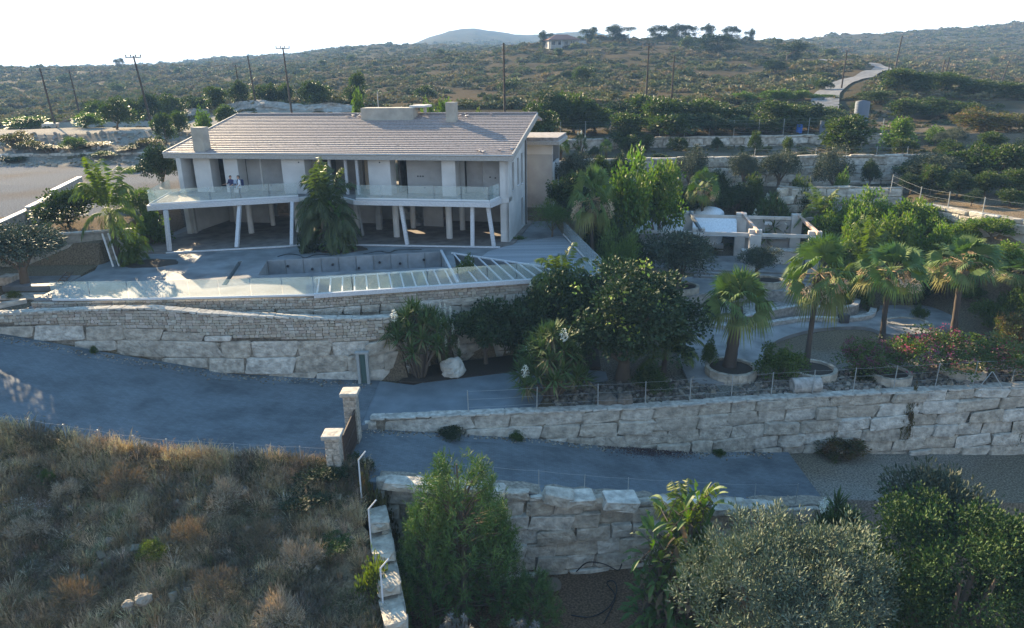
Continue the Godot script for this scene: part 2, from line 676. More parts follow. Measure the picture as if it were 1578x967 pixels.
func build_roads() -> void:
	var st := sett_texture()
	var road := mat("stamped_concrete", L(0.155, 0.175, 0.187), 0.8, st, 1.8, tex["rough_n"], 0.12)
	weathered(road, tex["stain"], 13.0)
	var plain := mat("smooth_concrete", L(0.17, 0.195, 0.21), 0.8, tex["faint"], 6.0, tex["grain_n"], 0.08)
	weathered(plain, tex["stain"], 9.0)
	struct("driveway", sheet(-62.0, -7.6, 0.8, func(_x): return 28.1, func(_x): return 37.75, func(x): return road_level(x)), road)
	struct("driveway_edge", sheet(-40.0, -7.6, 0.8, func(_x): return 36.75, func(_x): return 37.74, func(x): return road_level(x) + 0.006, 2), plain)
	struct("road", sheet(-7.7, 15.0, 0.7, func(x): return line_c(x) + 0.05, func(x): return line_b(x) - 0.05, func(x): return lower_level(x)), road)
	struct("road_edge", sheet(-7.0, 14.2, 0.7, func(x): return line_c(x) + 0.1, func(x): return line_c(x) + 0.85, func(x): return lower_level(x) + 0.006, 2), plain)
	struct("road_edge", sheet(-7.0, 12.5, 0.7, func(x): return line_b(x) - 0.75, func(x): return line_b(x) - 0.08, func(x): return lower_level(x) + 0.006, 2), plain)
	# the upper drive ends in a rounded parking bay under the pool wall
	var bay := PackedVector2Array([Vector2(-7.7, -28.4), Vector2(-7.7, -32.2), Vector2(-6.9, -32.75), Vector2(-3, -33.1), Vector2(0.9, -33.5), Vector2(1.3, -34.4), Vector2(1.7, -35.6), Vector2(2.6, -36.6), Vector2(5.4, -37.6), Vector2(5.4, -38.6), Vector2(3.0, -39.2), Vector2(0.5, -39.0), Vector2(-2.5, -38.4), Vector2(-5.0, -37.5), Vector2(-5.6, -37.1), Vector2(-7.7, -37.75)])
	var m := MB.new()
	m.prism(bay.slice(1), -5.1, -4.62)
	struct("parking_bay_pavement", m.mesh(), mat("bay_concrete", L(0.175, 0.20, 0.215), 0.75, tex["faint"], 8.0, tex["grain_n"], 0.08))

func poly(pts: Array) -> PackedVector2Array:
	var o := PackedVector2Array()
	for p in pts:
		o.push_back(p)
	return o

func csg_prism(p: PackedVector2Array, y0: float, y1: float, op: int, m: Material) -> CSGPolygon3D:
	# CSGPolygon3D draws in x-y and extrudes along z; stand it on the plan
	var q := PackedVector2Array()
	for a in p:
		q.push_back(Vector2(a.x, -a.y))
	if Geometry2D.is_polygon_clockwise(q):
		q.reverse()
	var c := CSGPolygon3D.new()
	c.polygon = q
	c.mode = CSGPolygon3D.MODE_DEPTH
	c.depth = y1 - y0
	c.rotation.x = -PI / 2
	c.position.y = y1  # the extrusion runs down from here
	c.operation = op
	c.material = m
	return c

func build_terrace() -> void:
	var conc := mat("terrace_concrete", L(0.235, 0.24, 0.24), 0.75, tex["faint"], 9.0, tex["grain_n"], 0.08)
	weathered(conc, tex["stain"], 11.0)
	var pool_wall := mat("pool_concrete", L(0.27, 0.28, 0.28), 0.85, tex["faint"], 5.0, tex["grain_n"], 0.1)
	var outline := poly([Vector2(-27.5, -39.6), Vector2(-26.3, -39.42), Vector2(-11.3, -39.55), Vector2(2.05, -42.23), Vector2(5.45, -42.77), Vector2(4.02, -54.6), Vector2(3.5, -64.0), Vector2(-27.4, -66.0), Vector2(-29.8, -52.0), Vector2(-27.5, -46.0)])
	var base := csg_prism(outline, -3.0, 0.0, CSGShape3D.OPERATION_UNION, conc)
	base.name = "terrace_pavement"
	var pool := poly([Vector2(-16.09, -44.11), Vector2(-16.75, -47.97), Vector2(-4.97, -49.87), Vector2(-4.24, -45.51)])
	base.add_child(_cut(base, pool, -1.45, 0.5, pool_wall))
	var strip := poly([Vector2(-11.26, -39.84), Vector2(-12.08, -42.91), Vector2(-4.09, -44.69), Vector2(-3.33, -42.07), Vector2(-3.20, -41.29)])
	base.add_child(_cut(base, strip, -1.1, 0.5, conc))
	var tri := poly([Vector2(-4.02, -48.94), Vector2(4.75, -43.02), Vector2(-2.90, -41.55), Vector2(-3.19, -42.35)])
	base.add_child(_cut(base, tri, -1.5, 0.5, conc))
	var slot := poly([Vector2(-18.69, -47.91), Vector2(-18.41, -47.90), Vector2(-17.28, -41.97), Vector2(-17.60, -41.99)])
	base.add_child(_cut(base, slot, -0.6, 0.5, pool_wall))
	add_child(base)
	base.set_meta("kind", "structure")

	# pool fittings: panel joints and pipe stubs on the back wall
	var pool_thing := thing("swimming_pool", "empty unfinished swimming pool shell with bare panelled concrete walls", "pool", Q3(Vector2(-9.94, -46.86), -1.45))
	var back_a := Q3(Vector2(-16.75, -47.97), -0.7) - pool_thing.position
	var back_b := Q3(Vector2(-4.97, -49.87), -0.7) - pool_thing.position
	var dir := (back_b - back_a).normalized()
	var nrm := Vector3(-dir.z, 0, dir.x)
	for i in 10:
		var p := back_a.lerp(back_b, (i + 0.5) / 10.0) + nrm * 0.03
		var mm := MB.new()
		mm.box(Vector3.ZERO, Vector3(back_a.distance_to(back_b) / 10.0 - 0.06, 1.36, 0.06), Basis(), 0.015)
		part("panel", mm.mesh(), mat("pool_panel_%d" % (i % 3), L(0.24 + 0.02 * (i % 3), 0.255 + 0.02 * (i % 3), 0.265 + 0.02 * (i % 3)), 0.85, tex["faint"], 4.0), pool_thing, Transform3D(Basis(dir, Vector3.UP, nrm), p))
	for i in 7:
		var p := back_a.lerp(back_b, 0.1 + 0.13 * i + rng.randf() * 0.03) + nrm * 0.09
		var mm := MB.new()
		mm.tube([Vector3.ZERO, nrm * 0.1], [0.09, 0.09], 10)
		part("pipe_stub", mm.mesh(), mat("dark_pipe", L(0.03, 0.03, 0.035), 0.5), pool_thing, Transform3D(Basis(), p + Vector3(0, rng.randf_range(-0.2, 0.4), 0)))
	# two low concrete benches inside the shallow end, and a yellow level
	for i in 2:
		var a := Q3(Vector2(-15.99, -47.40), -1.45).lerp(Q3(Vector2(-15.56, -44.24), -1.45), 0.5) + Vector3(0.6 + i * 0.9, 0.15 + 0.0, 0) - pool_thing.position
		var mm := MB.new()
		mm.box(Vector3.ZERO, Vector3(0.5, 0.5 - i * 0.22, 3.6), Basis(), 0.02)
		part("pool_step", mm.mesh(), pool_wall, pool_thing, Transform3D(Basis(), a))

	# the white steel grid over the overflow channel and the planting triangle
	var white := mat("white_steel", L(0.58, 0.59, 0.60), 0.45, tex["fine"], 2.0)
	var grid := thing("overflow_grid", "white steel ladder shaped grid over the channel along the pool terrace edge", "steel grid")
	var beam := func(p: Vector3, q: Vector3, w: float, h: float, nm: String) -> void:
		var mm := MB.new()
		mm.bar(p - grid.position, q - grid.position, w, h, 0.012)
		part(nm, mm.mesh(), white, grid)
	grid.position = Vector3(-11.33, 0.00, -39.53)
	beam.call(Vector3(-11.33, 0.02, -39.40), Vector3(2.04, 0.02, -41.99), 0.22, 0.26, "edge_beam")
	beam.call(Vector3(2.04, 0.02, -41.99), Vector3(5.55, 0.02, -42.60), 0.22, 0.26, "edge_beam")
	beam.call(Vector3(-12.20, 0.02, -43.07), Vector3(-4.10, 0.02, -44.85), 0.1, 0.12, "inner_beam")
	beam.call(Vector3(-4.98, 0.02, -49.98), Vector3(-3.22, 0.02, -41.57), 0.16, 0.14, "cross_beam")
	beam.call(Vector3(-4.17, 0.02, -49.16), Vector3(5.54, 0.02, -42.83), 0.12, 0.14, "inner_beam")
	for i in 12:
		var t := i / 11.0
		var a := Vector3(-11.25, 0.03, -39.81).lerp(Vector3(-3.54, 0.03, -41.27), t)
		var b := Vector3(-11.90, 0.03, -42.87).lerp(Vector3(-4.25, 0.03, -44.58), t)
		beam.call(a, b, 0.09, 0.1, "rung")
	for i in 9:
		var t := (i + 0.6) / 10.0
		var a := Vector3(-2.99, 0.03, -41.73).lerp(Vector3(4.48, 0.03, -42.70), clampf(t + 0.06, 0, 1))
		var b := Vector3(-3.97, 0.03, -48.82).lerp(Vector3(5.12, 0.03, -43.04), maxf(t - 0.07, 0.0))
		beam.call(a, b, 0.09, 0.1, "rung")

	# slatted deck at the right end
	var deck := thing("timber_deck", "weathered grey board deck at the corner of the pool terrace", "deck", Vector3(0, 0, 0))
	var outline_d := [Vector2(0.12, -51.77), Vector2(3.95, -54.39), Vector2(5.37, -43.14), Vector2(-2.04, -47.98), Vector2(-1.63, -49.46)]
	var zmin := 999.0
	var zmax := -999.0
	for p in outline_d:
		zmin = minf(zmin, p.y); zmax = maxf(zmax, p.y)
	deck.position = Vector3(outline_d[2].x, 0.0, outline_d[2].y)
	var z := zmax - 0.1
	var count := 0
	while z > zmin and count < 110:
		var xa := 1e9
		var xb := -1e9
		for i in outline_d.size():
			var p: Vector2 = outline_d[i]
			var q: Vector2 = outline_d[(i + 1) % outline_d.size()]
			if (p.y - z) * (q.y - z) < 0.0:
				var x := lerpf(p.x, q.x, (z - p.y) / (q.y - p.y))
				xa = minf(xa, x); xb = maxf(xb, x)
		if xb - xa > 0.4:
			var mm := MB.new()
			mm.box(Vector3.ZERO, Vector3(xb - xa, 0.03, 0.125), Basis(), 0.008)
			part("plank", mm.mesh(), mat("deck_%d" % rng.randi_range(0, 2), [L(0.27, 0.285, 0.30), L(0.31, 0.325, 0.335), L(0.24, 0.255, 0.27)][rng.randi_range(0, 2)], 0.7, tex["fine"], 0.7), deck, Transform3D(Basis(), Vector3((xa + xb) * 0.5, 0.02 + rng.randf() * 0.008, z) - deck.position))
		z -= 0.142
		count += 1

	# glass balustrade
	var glass := glass_mat()
	glass_fence("glass_balustrade", "long frameless glass balustrade along the front edge of the pool terrace", [Vector3(-26.23, 0.00, -39.28), Vector3(-21.77, 0.00, -39.12), Vector3(-16.63, 0.00, -39.23), Vector3(-11.32, 0.00, -39.46), Vector3(-4.92, 0.00, -40.70), Vector3(2.05, 0.00, -42.06), Vector3(5.52, 0.00, -42.68)], 1.08, 1.9, glass)
	glass_fence("glass_balustrade", "dusty glass balustrade along the right side of the board deck", [Vector3(5.52, 0.00, -42.68), Vector3(4.06, 0.00, -54.61)], 1.08, 1.9, glass_mat("dusty_glass", L(0.34, 0.40, 0.40), 0.45))

func Q3(p: Vector2, y: float) -> Vector3:
	return Vector3(p.x, y, p.y)

func _cut(base: CSGPolygon3D, p: PackedVector2Array, y0: float, y1: float, m: Material) -> CSGPolygon3D:
	var c := csg_prism(p, y0, y1, CSGShape3D.OPERATION_SUBTRACTION, m)
	c.transform = base.transform.affine_inverse() * c.transform
	return c

func glass_mat(key := "glass", col := Color(0.52, 0.65, 0.62), alpha := 0.22) -> StandardMaterial3D:
	if mats.has(key):
		return mats[key]
	var m := StandardMaterial3D.new()
	m.resource_name = key
	m.transparency = BaseMaterial3D.TRANSPARENCY_ALPHA
	var c := col.linear_to_srgb()
	c.a = alpha
	m.albedo_color = c
	m.roughness = 0.04
	m.metallic_specular = 0.5
	mats[key] = m
	return m

func glass_fence(called: String, label: String, line: Array, h: float, step: float, g: Material, at := Vector3.INF, parent: Node3D = null) -> void:
	var t := parent
	if t == null:
		t = thing(called, label, "glass fence", line[0])
	var clampm := mat("steel_clamp", L(0.55, 0.56, 0.56), 0.35)
	var org := t.position if parent == null else Vector3.ZERO
	for i in line.size() - 1:
		var a: Vector3 = line[i] - org
		var b: Vector3 = line[i + 1] - org
		var k := maxi(1, roundi(a.distance_to(b) / step))
		for j in k:
			var p := a.lerp(b, (j + 0.012) / k)
			var q := a.lerp(b, (j + 0.988) / k)
			var m := MB.new()
			m.bar(p + Vector3.UP * (h * 0.5 + 0.05), q + Vector3.UP * (h * 0.5 + 0.05), 0.016, h)
			part("glass_panel", m.mesh(), g, t)
		var s := MB.new()
		s.bar(a + Vector3.UP * 0.06, b + Vector3.UP * 0.06, 0.07, 0.12, 0.01)
		part("shoe_rail", s.mesh(), clampm, t)

# ---------------------------------------------------------------- stone walls
var blocks := []
func make_blocks() -> void:
	for i in 10:
		var m := MB.new()
		m.box(Vector3.ZERO, Vector3.ONE, Basis(), 0.05 + 0.05 * rng.randf(), 0.075, rng)
		# pull each broad face out or in at an off-centre point, so that no face is flat
		for sz in [-1.0, 1.0]:
			m.col = Color.WHITE
			var e := 0.40
			var hub := Vector3(rng.randf_range(-0.2, 0.2), rng.randf_range(-0.2, 0.2), sz * (0.5 + rng.randf_range(0.05, 0.13)))
			var q := [Vector3(-e, -e, sz * 0.48), Vector3(e, -e, sz * 0.48), Vector3(e, e, sz * 0.48), Vector3(-e, e, sz * 0.48)]
			for k in 4:
				m.tri_out(q[k], q[(k + 1) % 4], hub, Vector3(0, 0, sz))
		blocks.append(m.mesh())
	for i in 5:
		mat("limestone_%d" % i, [L(0.60, 0.54, 0.44), L(0.66, 0.60, 0.50), L(0.54, 0.48, 0.385), L(0.71, 0.66, 0.565), L(0.58, 0.51, 0.405)][i], 0.9, tex["blotch"], 3.6, tex["rough_n"], 1.5)
	mat("mortar", L(0.37, 0.32, 0.25), 0.95, tex["blotch"], 1.5, tex["rough_n"], 1.5)
	mat("rubble", Color.WHITE, 0.95, tex["fine"], 0.8, tex["rough_n"], 1.2)
	mat("coping", L(0.56, 0.51, 0.43), 0.9, tex["blotch"], 3.0, tex["rough_n"], 0.5)

func along(path: PackedVector2Array, s: float) -> Array:
	var acc := 0.0
	for i in path.size() - 1:
		var l := path[i].distance_to(path[i + 1])
		if s <= acc + l or i == path.size() - 2:
			var t := (path[i + 1] - path[i]) / l
			return [path[i] + t * (s - acc), t]
		acc += l
	return [path[0], Vector2.RIGHT]

func length_of(path: PackedVector2Array) -> float:
	var l := 0.0
	for i in path.size() - 1:
		l += path[i].distance_to(path[i + 1])
	return l

func smooth_path(p: PackedVector2Array) -> PackedVector2Array:
	var c := Curve2D.new()
	for i in p.size():
		var t := (p[mini(i + 1, p.size() - 1)] - p[maxi(i - 1, 0)]) / 6.0
		c.add_point(p[i], -t, t)
	return c.tessellate_even_length(4, 0.5)

func stone_wall(t: Node3D, path: PackedVector2Array, bot: Callable, top: Callable, ch: float, bl: float, depth: float, most := 290, rough := 1.0, core := true, cored := 0.0) -> void:
	# courses of blocks before a solid core; the path runs with its face to the left (towards +z when it runs along +x)
	var total := length_of(path)
	var org := t.position
	if core:
		var m := MB.new()
		var step := 0.5
		var k := int(ceil(total / step))
		var d2 := depth if cored <= 0.0 else cored
		for i in k:
			var a := along(path, total * i / k)
			var b := along(path, total * (i + 1) / k)
			var na := Vector2(-a[1].y, a[1].x)
			var nb := Vector2(-b[1].y, b[1].x)
			var pa: Vector2 = a[0] - na * 0.09
			var pb: Vector2 = b[0] - nb * 0.09
			var qa: Vector2 = a[0] - na * d2
			var qb: Vector2 = b[0] - nb * d2
			var ta: float = top.call(a[0].x, a[0].y) - 0.06
			var tb: float = top.call(b[0].x, b[0].y) - 0.06
			var ba: float = bot.call(a[0].x, a[0].y) - 0.5
			var bb: float = bot.call(b[0].x, b[0].y) - 0.5
			m.quad(Q3(pa, ba) - org, Q3(pb, bb) - org, Q3(pb, tb) - org, Q3(pa, ta) - org, Q3(na, 0))
			m.quad(Q3(qa, ba) - org, Q3(qb, bb) - org, Q3(qb, tb) - org, Q3(qa, ta) - org, -Q3(na, 0))
			m.quad(Q3(pa, ta) - org, Q3(pb, tb) - org, Q3(qb, tb) - org, Q3(qa, ta) - org, Vector3.UP)
			if i == 0:
				m.quad(Q3(pa, ba) - org, Q3(qa, ba) - org, Q3(qa, ta) - org, Q3(pa, ta) - org, -Q3(a[1], 0))
			if i == k - 1:
				m.quad(Q3(pb, bb) - org, Q3(qb, bb) - org, Q3(qb, tb) - org, Q3(pb, tb) - org, Q3(b[1], 0))
		part("wall_core", m.mesh(), mats["mortar"], t)
	var lo := 1e9
	var hi := -1e9
	for i in 41:
		var a := along(path, total * i / 40.0)
		lo = minf(lo, bot.call(a[0].x, a[0].y))
		hi = maxf(hi, top.call(a[0].x, a[0].y))
	var c := int(floor(lo / ch))
	var made := 0
	while c * ch < hi and made < most:
		var s := rng.randf_range(-0.5, 0.0) * bl
		while s < total - 0.15 * bl and made < most:
			var l := bl * rng.randf_range(0.6, 1.45)
			var e := minf(s + l, total)
			var mid := along(path, clampf((s + e) * 0.5, 0, total))
			var b0: float = bot.call(mid[0].x, mid[0].y) - 0.15
			var t0: float = top.call(mid[0].x, mid[0].y)
			var y0 := maxf(c * ch, b0)
			var y1 := minf((c + 1) * ch, t0)
			var st := maxf(s, 0.0)
			if y1 - y0 > 0.22 * ch and e - st > 0.15:
				var n := Vector3(-mid[1].y, 0, mid[1].x)
				var tang := Vector3(mid[1].x, 0, mid[1].y)
				var dd := depth * 0.5 * rng.randf_range(0.8, 1.1)
				var bs := Basis(tang * (e - st - 0.024), Vector3.UP * (y1 - y0 - 0.02) * rng.randf_range(0.94, 1.0), n * dd)
				bs = Basis(n, rng.randf_range(-0.03, 0.03) * rough) * Basis(tang, rng.randf_range(-0.04, 0.04) * rough) * bs
				var at := Q3(mid[0], (y0 + y1) * 0.5) + n * (-dd * 0.5 + rng.randf_range(-0.02, 0.09) * rough)
				part("stone_block", blocks[rng.randi() % blocks.size()], mats["limestone_%d" % (rng.randi() % 5)], t, Transform3D(bs, at - org))
				made += 1
			s += l
		c += 1

func rubble_band(t: Node3D, path: PackedVector2Array, bot: Callable, top: Callable, called := "rubble_stones") -> void:
	var m := MB.new()
	var total := length_of(path)
	var org := t.position
	var lo := 1e9
	var hi := -1e9
	for i in 41:
		var a := along(path, total * i / 40.0)
		lo = minf(lo, bot.call(a[0].x, a[0].y)); hi = maxf(hi, top.call(a[0].x, a[0].y))
	var y := lo
	while y < hi:
		var h := rng.randf_range(0.13, 0.2)
		var s := 0.0
		while s < total:
			var l := rng.randf_range(0.16, 0.42)
			var mid := along(path, minf(s + l * 0.5, total))
			if y + h * 0.5 > bot.call(mid[0].x, mid[0].y) and y + h * 0.6 < top.call(mid[0].x, mid[0].y):
				var n := Vector3(-mid[1].y, 0, mid[1].x)
				m.col = jitter([L(0.47, 0.415, 0.335), L(0.42, 0.365, 0.29), L(0.52, 0.465, 0.385), L(0.38, 0.32, 0.25)][rng.randi() % 4], 0.1)
				m.box(Q3(mid[0], y + h * 0.5) + n * rng.randf_range(-0.08, -0.04) - org, Vector3(l - 0.015, h - 0.012, 0.2), Basis(Vector3(mid[1].x, 0, mid[1].y), Vector3.UP, n), 0.02, 0.05, rng)
			s += l
		y += h
	stuff(called, m.mesh(), mats["rubble"], t)

func coping(t: Node3D, path: PackedVector2Array, top: Callable, l: float, w: float, h := 0.1, most := 200) -> void:
	var total := length_of(path)
	var k := mini(int(total / l), most)
	for i in k:
		var a := along(path, total * i / k)
		var b := along(path, total * (i + 1) / k)
		var na := Vector2(-a[1].y, a[1].x)
		var p := Q3(a[0] - na * (w * 0.5 - 0.07), top.call(a[0].x, a[0].y))
		var q := Q3(b[0] - na * (w * 0.5 - 0.07), top.call(b[0].x, b[0].y))
		var z := (q - p)
		var x := Vector3.UP.cross(z.normalized()).normalized()
		var up := z.normalized().cross(x)
		part("coping_stone", blocks[i % blocks.size()], mats["coping"], t, Transform3D(Basis(x * w, up * h * rng.randf_range(0.85, 1.1), z * 0.985), (p + q) * 0.5 + Vector3.UP * h * 0.3 - t.position))

func build_walls() -> void:
	make_blocks()
	# wall A: retains the pool terrace above the upper drive
	var pa := smooth_path(poly([Vector2(-30.5, -37.5), Vector2(-28.3, -37.75), Vector2(-24.5, -37.95), Vector2(-21.0, -37.95), Vector2(-16.5, -37.6), Vector2(-12.8, -37.65), Vector2(-9.5, -37.75), Vector2(-6.8, -38.3), Vector2(-4.9, -39.9)]))
	var a_top := func(x, _z): return lerp_tab(x, [-30.5, -28.3, -24.0, -20.0, -15.0, -11.0, -7.7, -5.0], [-0.35, -0.3, -0.22, -0.16, -0.55, -0.82, -1.0, -1.1])
	var a_bot := func(x, _z): return road_level(x)
	var a_split := func(x, z): return lerpf(a_bot.call(x, z), a_top.call(x, z), lerp_tab(x, [-30.0, -22.0, -14.0, -6.0], [0.55, 0.62, 0.66, 0.66]))
	var wa := thing("retaining_wall", "long curved limestone retaining wall beside the blue grey driveway, with a pale coping", "wall", Vector3(-18.0, -4.0, -37.8))
	stone_wall(wa, pa, a_bot, a_split, 1.0, 2.2, 0.5, 200, 0.6, true, 0.75)
	var core := MB.new()
	rubble_band(wa, pa, a_split, a_top)
	# core behind the rubble
	stone_wall(wa, pa, a_split, a_top, 9.0, 9.0, 0.5, 0, 0.0, true, 0.7)
	coping(wa, pa, a_top, 0.42, 0.62, 0.12)

	# wall under the pool terrace edge
	var pt := poly([Vector2(-27.6, -39.45), Vector2(-26.3, -39.33), Vector2(-11.3, -39.45), Vector2(2.05, -42.12), Vector2(5.5, -42.68)])
	var t_bot := func(x, _z): return lerp_tab(x, [-27.6, -22.0, -12.0, -6.0, -5.0, 5.5], [-0.9, -1.6, -2.1, -2.6, -4.7, -4.75])
	var t_mid := func(x, z): return maxf(-0.75, t_bot.call(x, z))
	var wt := thing("terrace_wall", "rough boulder wall carrying the pool terrace, under the glass balustrade", "wall", Vector3(-11.0, -2.5, -39.5))
	stone_wall(wt, pt, t_bot, t_mid, 0.62, 1.6, 0.6, 200, 1.6, true, 0.8)
	rubble_band(wt, pt, t_mid, func(_x, _z): return -0.12)
	stone_wall(wt, pt, t_mid, func(_x, _z): return -0.04, 9.0, 9.0, 0.5, 0, 0.0, true, 0.7)
	# its return along the deck side
	var pr := poly([Vector2(5.56, -42.75), Vector2(4.13, -54.6)])
	stone_wall(wt, pr, func(_x, z): return lerp_tab(-z, [42.0, 55.0], [-4.75, -2.0]), func(_x, _z): return -0.05, 0.7, 1.4, 0.5, 60, 1.0, true, 0.7)

	# wall B: between the garden and the lower road
	var xs := [-7.2, -2.0, 2.0, 7.0, 12.7, 18.0, 23.0, 28.0, 34.0, 41.0]
	var pb := PackedVector2Array()
	for x in xs:
		pb.push_back(Vector2(x, -line_b(x)))
	pb = smooth_path(pb)
	var b_top := func(x, _z): return lerp_tab(x, [-7.2, 0.0, 7.0, 28.0, 41.0], [-4.45, -4.55, -4.65, -4.8, -4.9])
	var wb := thing("garden_wall", "tall coursed limestone block wall between the lower road and the palm garden", "wall", Vector3(10.0, -7.5, -34.3))
	stone_wall(wb, pb, func(x, _z): return lower_level(x), b_top, 0.76, 1.75, 0.5, 280, 2.0, true, 0.75)
	coping(wb, pb, b_top, 0.75, 0.6, 0.09, 70)

	# wall C: carries the lower road, rough big blocks
	var pc := PackedVector2Array()
	for x in [-6.0, -2.0, 2.0, 7.0, 12.0, 16.0]:
		pc.push_back(Vector2(x, -line_c(x)))
	var c_top := func(x, _z): return lower_level(x) + 0.12 + 0.22 * noise.get_noise_2d(x * 30.0, 3.0)
	var wc := thing("boulder_wall", "rough limestone boulder wall below the near edge of the lower road", "wall", Vector3(3.0, -9.0, -28.4))
	stone_wall(wc, pc, func(_x, _z): return -10.4, c_top, 0.78, 1.5, 0.9, 200, 2.2, true, 0.9)
	for i in 13:
		var x := -5.0 + i * 1.35 + rng.randf_range(-0.3, 0.3)
		if i in [4, 8]:
			continue
		var sc := Vector3(rng.randf_range(1.0, 1.7), rng.randf_range(0.35, 0.62), rng.randf_range(0.7, 1.0))
		part("capping_boulder", blocks[i % 10], mats["limestone_%d" % [1, 3, 0][i % 3]], wc, Transform3D(Basis(Vector3.UP, rng.randf_range(-0.2, 0.2)) * Basis(Vector3.FORWARD, 0.09 + rng.randf_range(-0.1, 0.1)) * Basis.from_scale(sc), Vector3(x, lower_level(x) + 0.2, -line_c(x) + 0.25) - wc.position))

	# wall D: low wall running down beside the dry bank
	var pd := poly([Vector2(-2.3, -8.0), Vector2(-3.9, -20.5), Vector2(-5.55, -26.6)])
	var d_top := func(_x, z): return lerp_tab(-z, [8.0, 20.5, 26.6], [-9.6, -6.55, -5.55])
	var wd := thing("bank_wall", "narrow pale stone wall with flat slabs on top at the foot of the dry bank", "wall", Vector3(-3.9, -8.0, -20.5))
	stone_wall(wd, pd, func(_x, _z): return -10.4, d_top, 0.8, 1.6, 0.6, 120, 1.5, true, 0.75)
	for i in 11:
		var s := 2.0 + i * 1.62
		var a := along(pd, s)
		var n := Vector2(-a[1].y, a[1].x)
		var p := Q3(a[0] - n * 0.35, d_top.call(0, a[0].y) + 0.02)
		part("top_slab", blocks[i % 10], mats["limestone_%d" % [2, 4][i % 2]], wd, Transform3D(Basis(Vector3.UP, atan2(a[1].x, a[1].y) + rng.randf_range(-0.06, 0.06)) * Basis(Vector3.RIGHT, 0.14) * Basis.from_scale(Vector3(rng.randf_range(0.8, 1.0), rng.randf_range(0.28, 0.4), 1.66)), p - wd.position))

	# terraces behind the garden
	var hill_wall := func(label: String, path: PackedVector2Array, b: float, t0: float, ch: float, bl: float, most: int) -> void:
		var w := thing("hill_terrace_wall", label, "wall", Q3(path[path.size() / 2], b))
		stone_wall(w, path, func(_x, _z): return b, func(x, _z): return t0 + 0.15 * noise.get_noise_2d(x * 8.0, 1.0), ch, bl, 0.7, most, 1.8, true, 0.9)
	hill_wall.call("tall rough terrace wall of big pale blocks behind the garden trees", poly([Vector2(2.6, -68.5), Vector2(8.0, -70.0), Vector2(24.0, -70.3), Vector2(40.5, -70.2)]), 0.9, 4.0, 0.75, 1.6, 280)
	hill_wall.call("upper terrace wall with small trees above it, below the hedge", poly([Vector2(3.0, -82.0), Vector2(12.0, -84.0), Vector2(44.0, -84.3)]), 2.9, 4.75, 0.75, 1.7, 110)
	hill_wall.call("short low terrace wall above the lime green garden trees", poly([Vector2(23.5, -62.5), Vector2(28.0, -62.0), Vector2(33.5, -61.2)]), 0.2, 2.25, 0.7, 1.5, 60)
	hill_wall.call("pale boundary wall at the right edge below a post fence", poly([Vector2(32.5, -57.0), Vector2(34.4, -51.5), Vector2(37.5, -47.0), Vector2(43.0, -44.0)]), 0.0, 1.75, 0.7, 1.4, 60)
	hill_wall.call("quarried rock face of pale layered stone beyond the gravel yard", poly([Vector2(-70.0, -83.0), Vector2(-52.0, -83.6), Vector2(-36.0, -83.2), Vector2(-22.0, -81.5)]), 3.0, 4.0, 0.5, 2.2, 110)

# ---------------------------------------------------------------- the villa (its own axes: x to the right along the front, z towards the viewer)
const HOUSE_AT := Vector3(-0.1, 0, -52.2)
const HOUSE_TURN := -0.2007

func hw(p: Vector3) -> Vector3:
	return HOUSE_AT + Basis(Vector3.UP, HOUSE_TURN) * p

func box_part(called: String, lo: Vector3, hi: Vector3, m: Material, t: Node3D, bev := 0.015) -> MeshInstance3D:
	var b := MB.new()
	b.box(Vector3.ZERO, hi - lo, Basis(), bev)
	return part(called, b.mesh(), m, t, Transform3D(Basis(), (lo + hi) * 0.5))

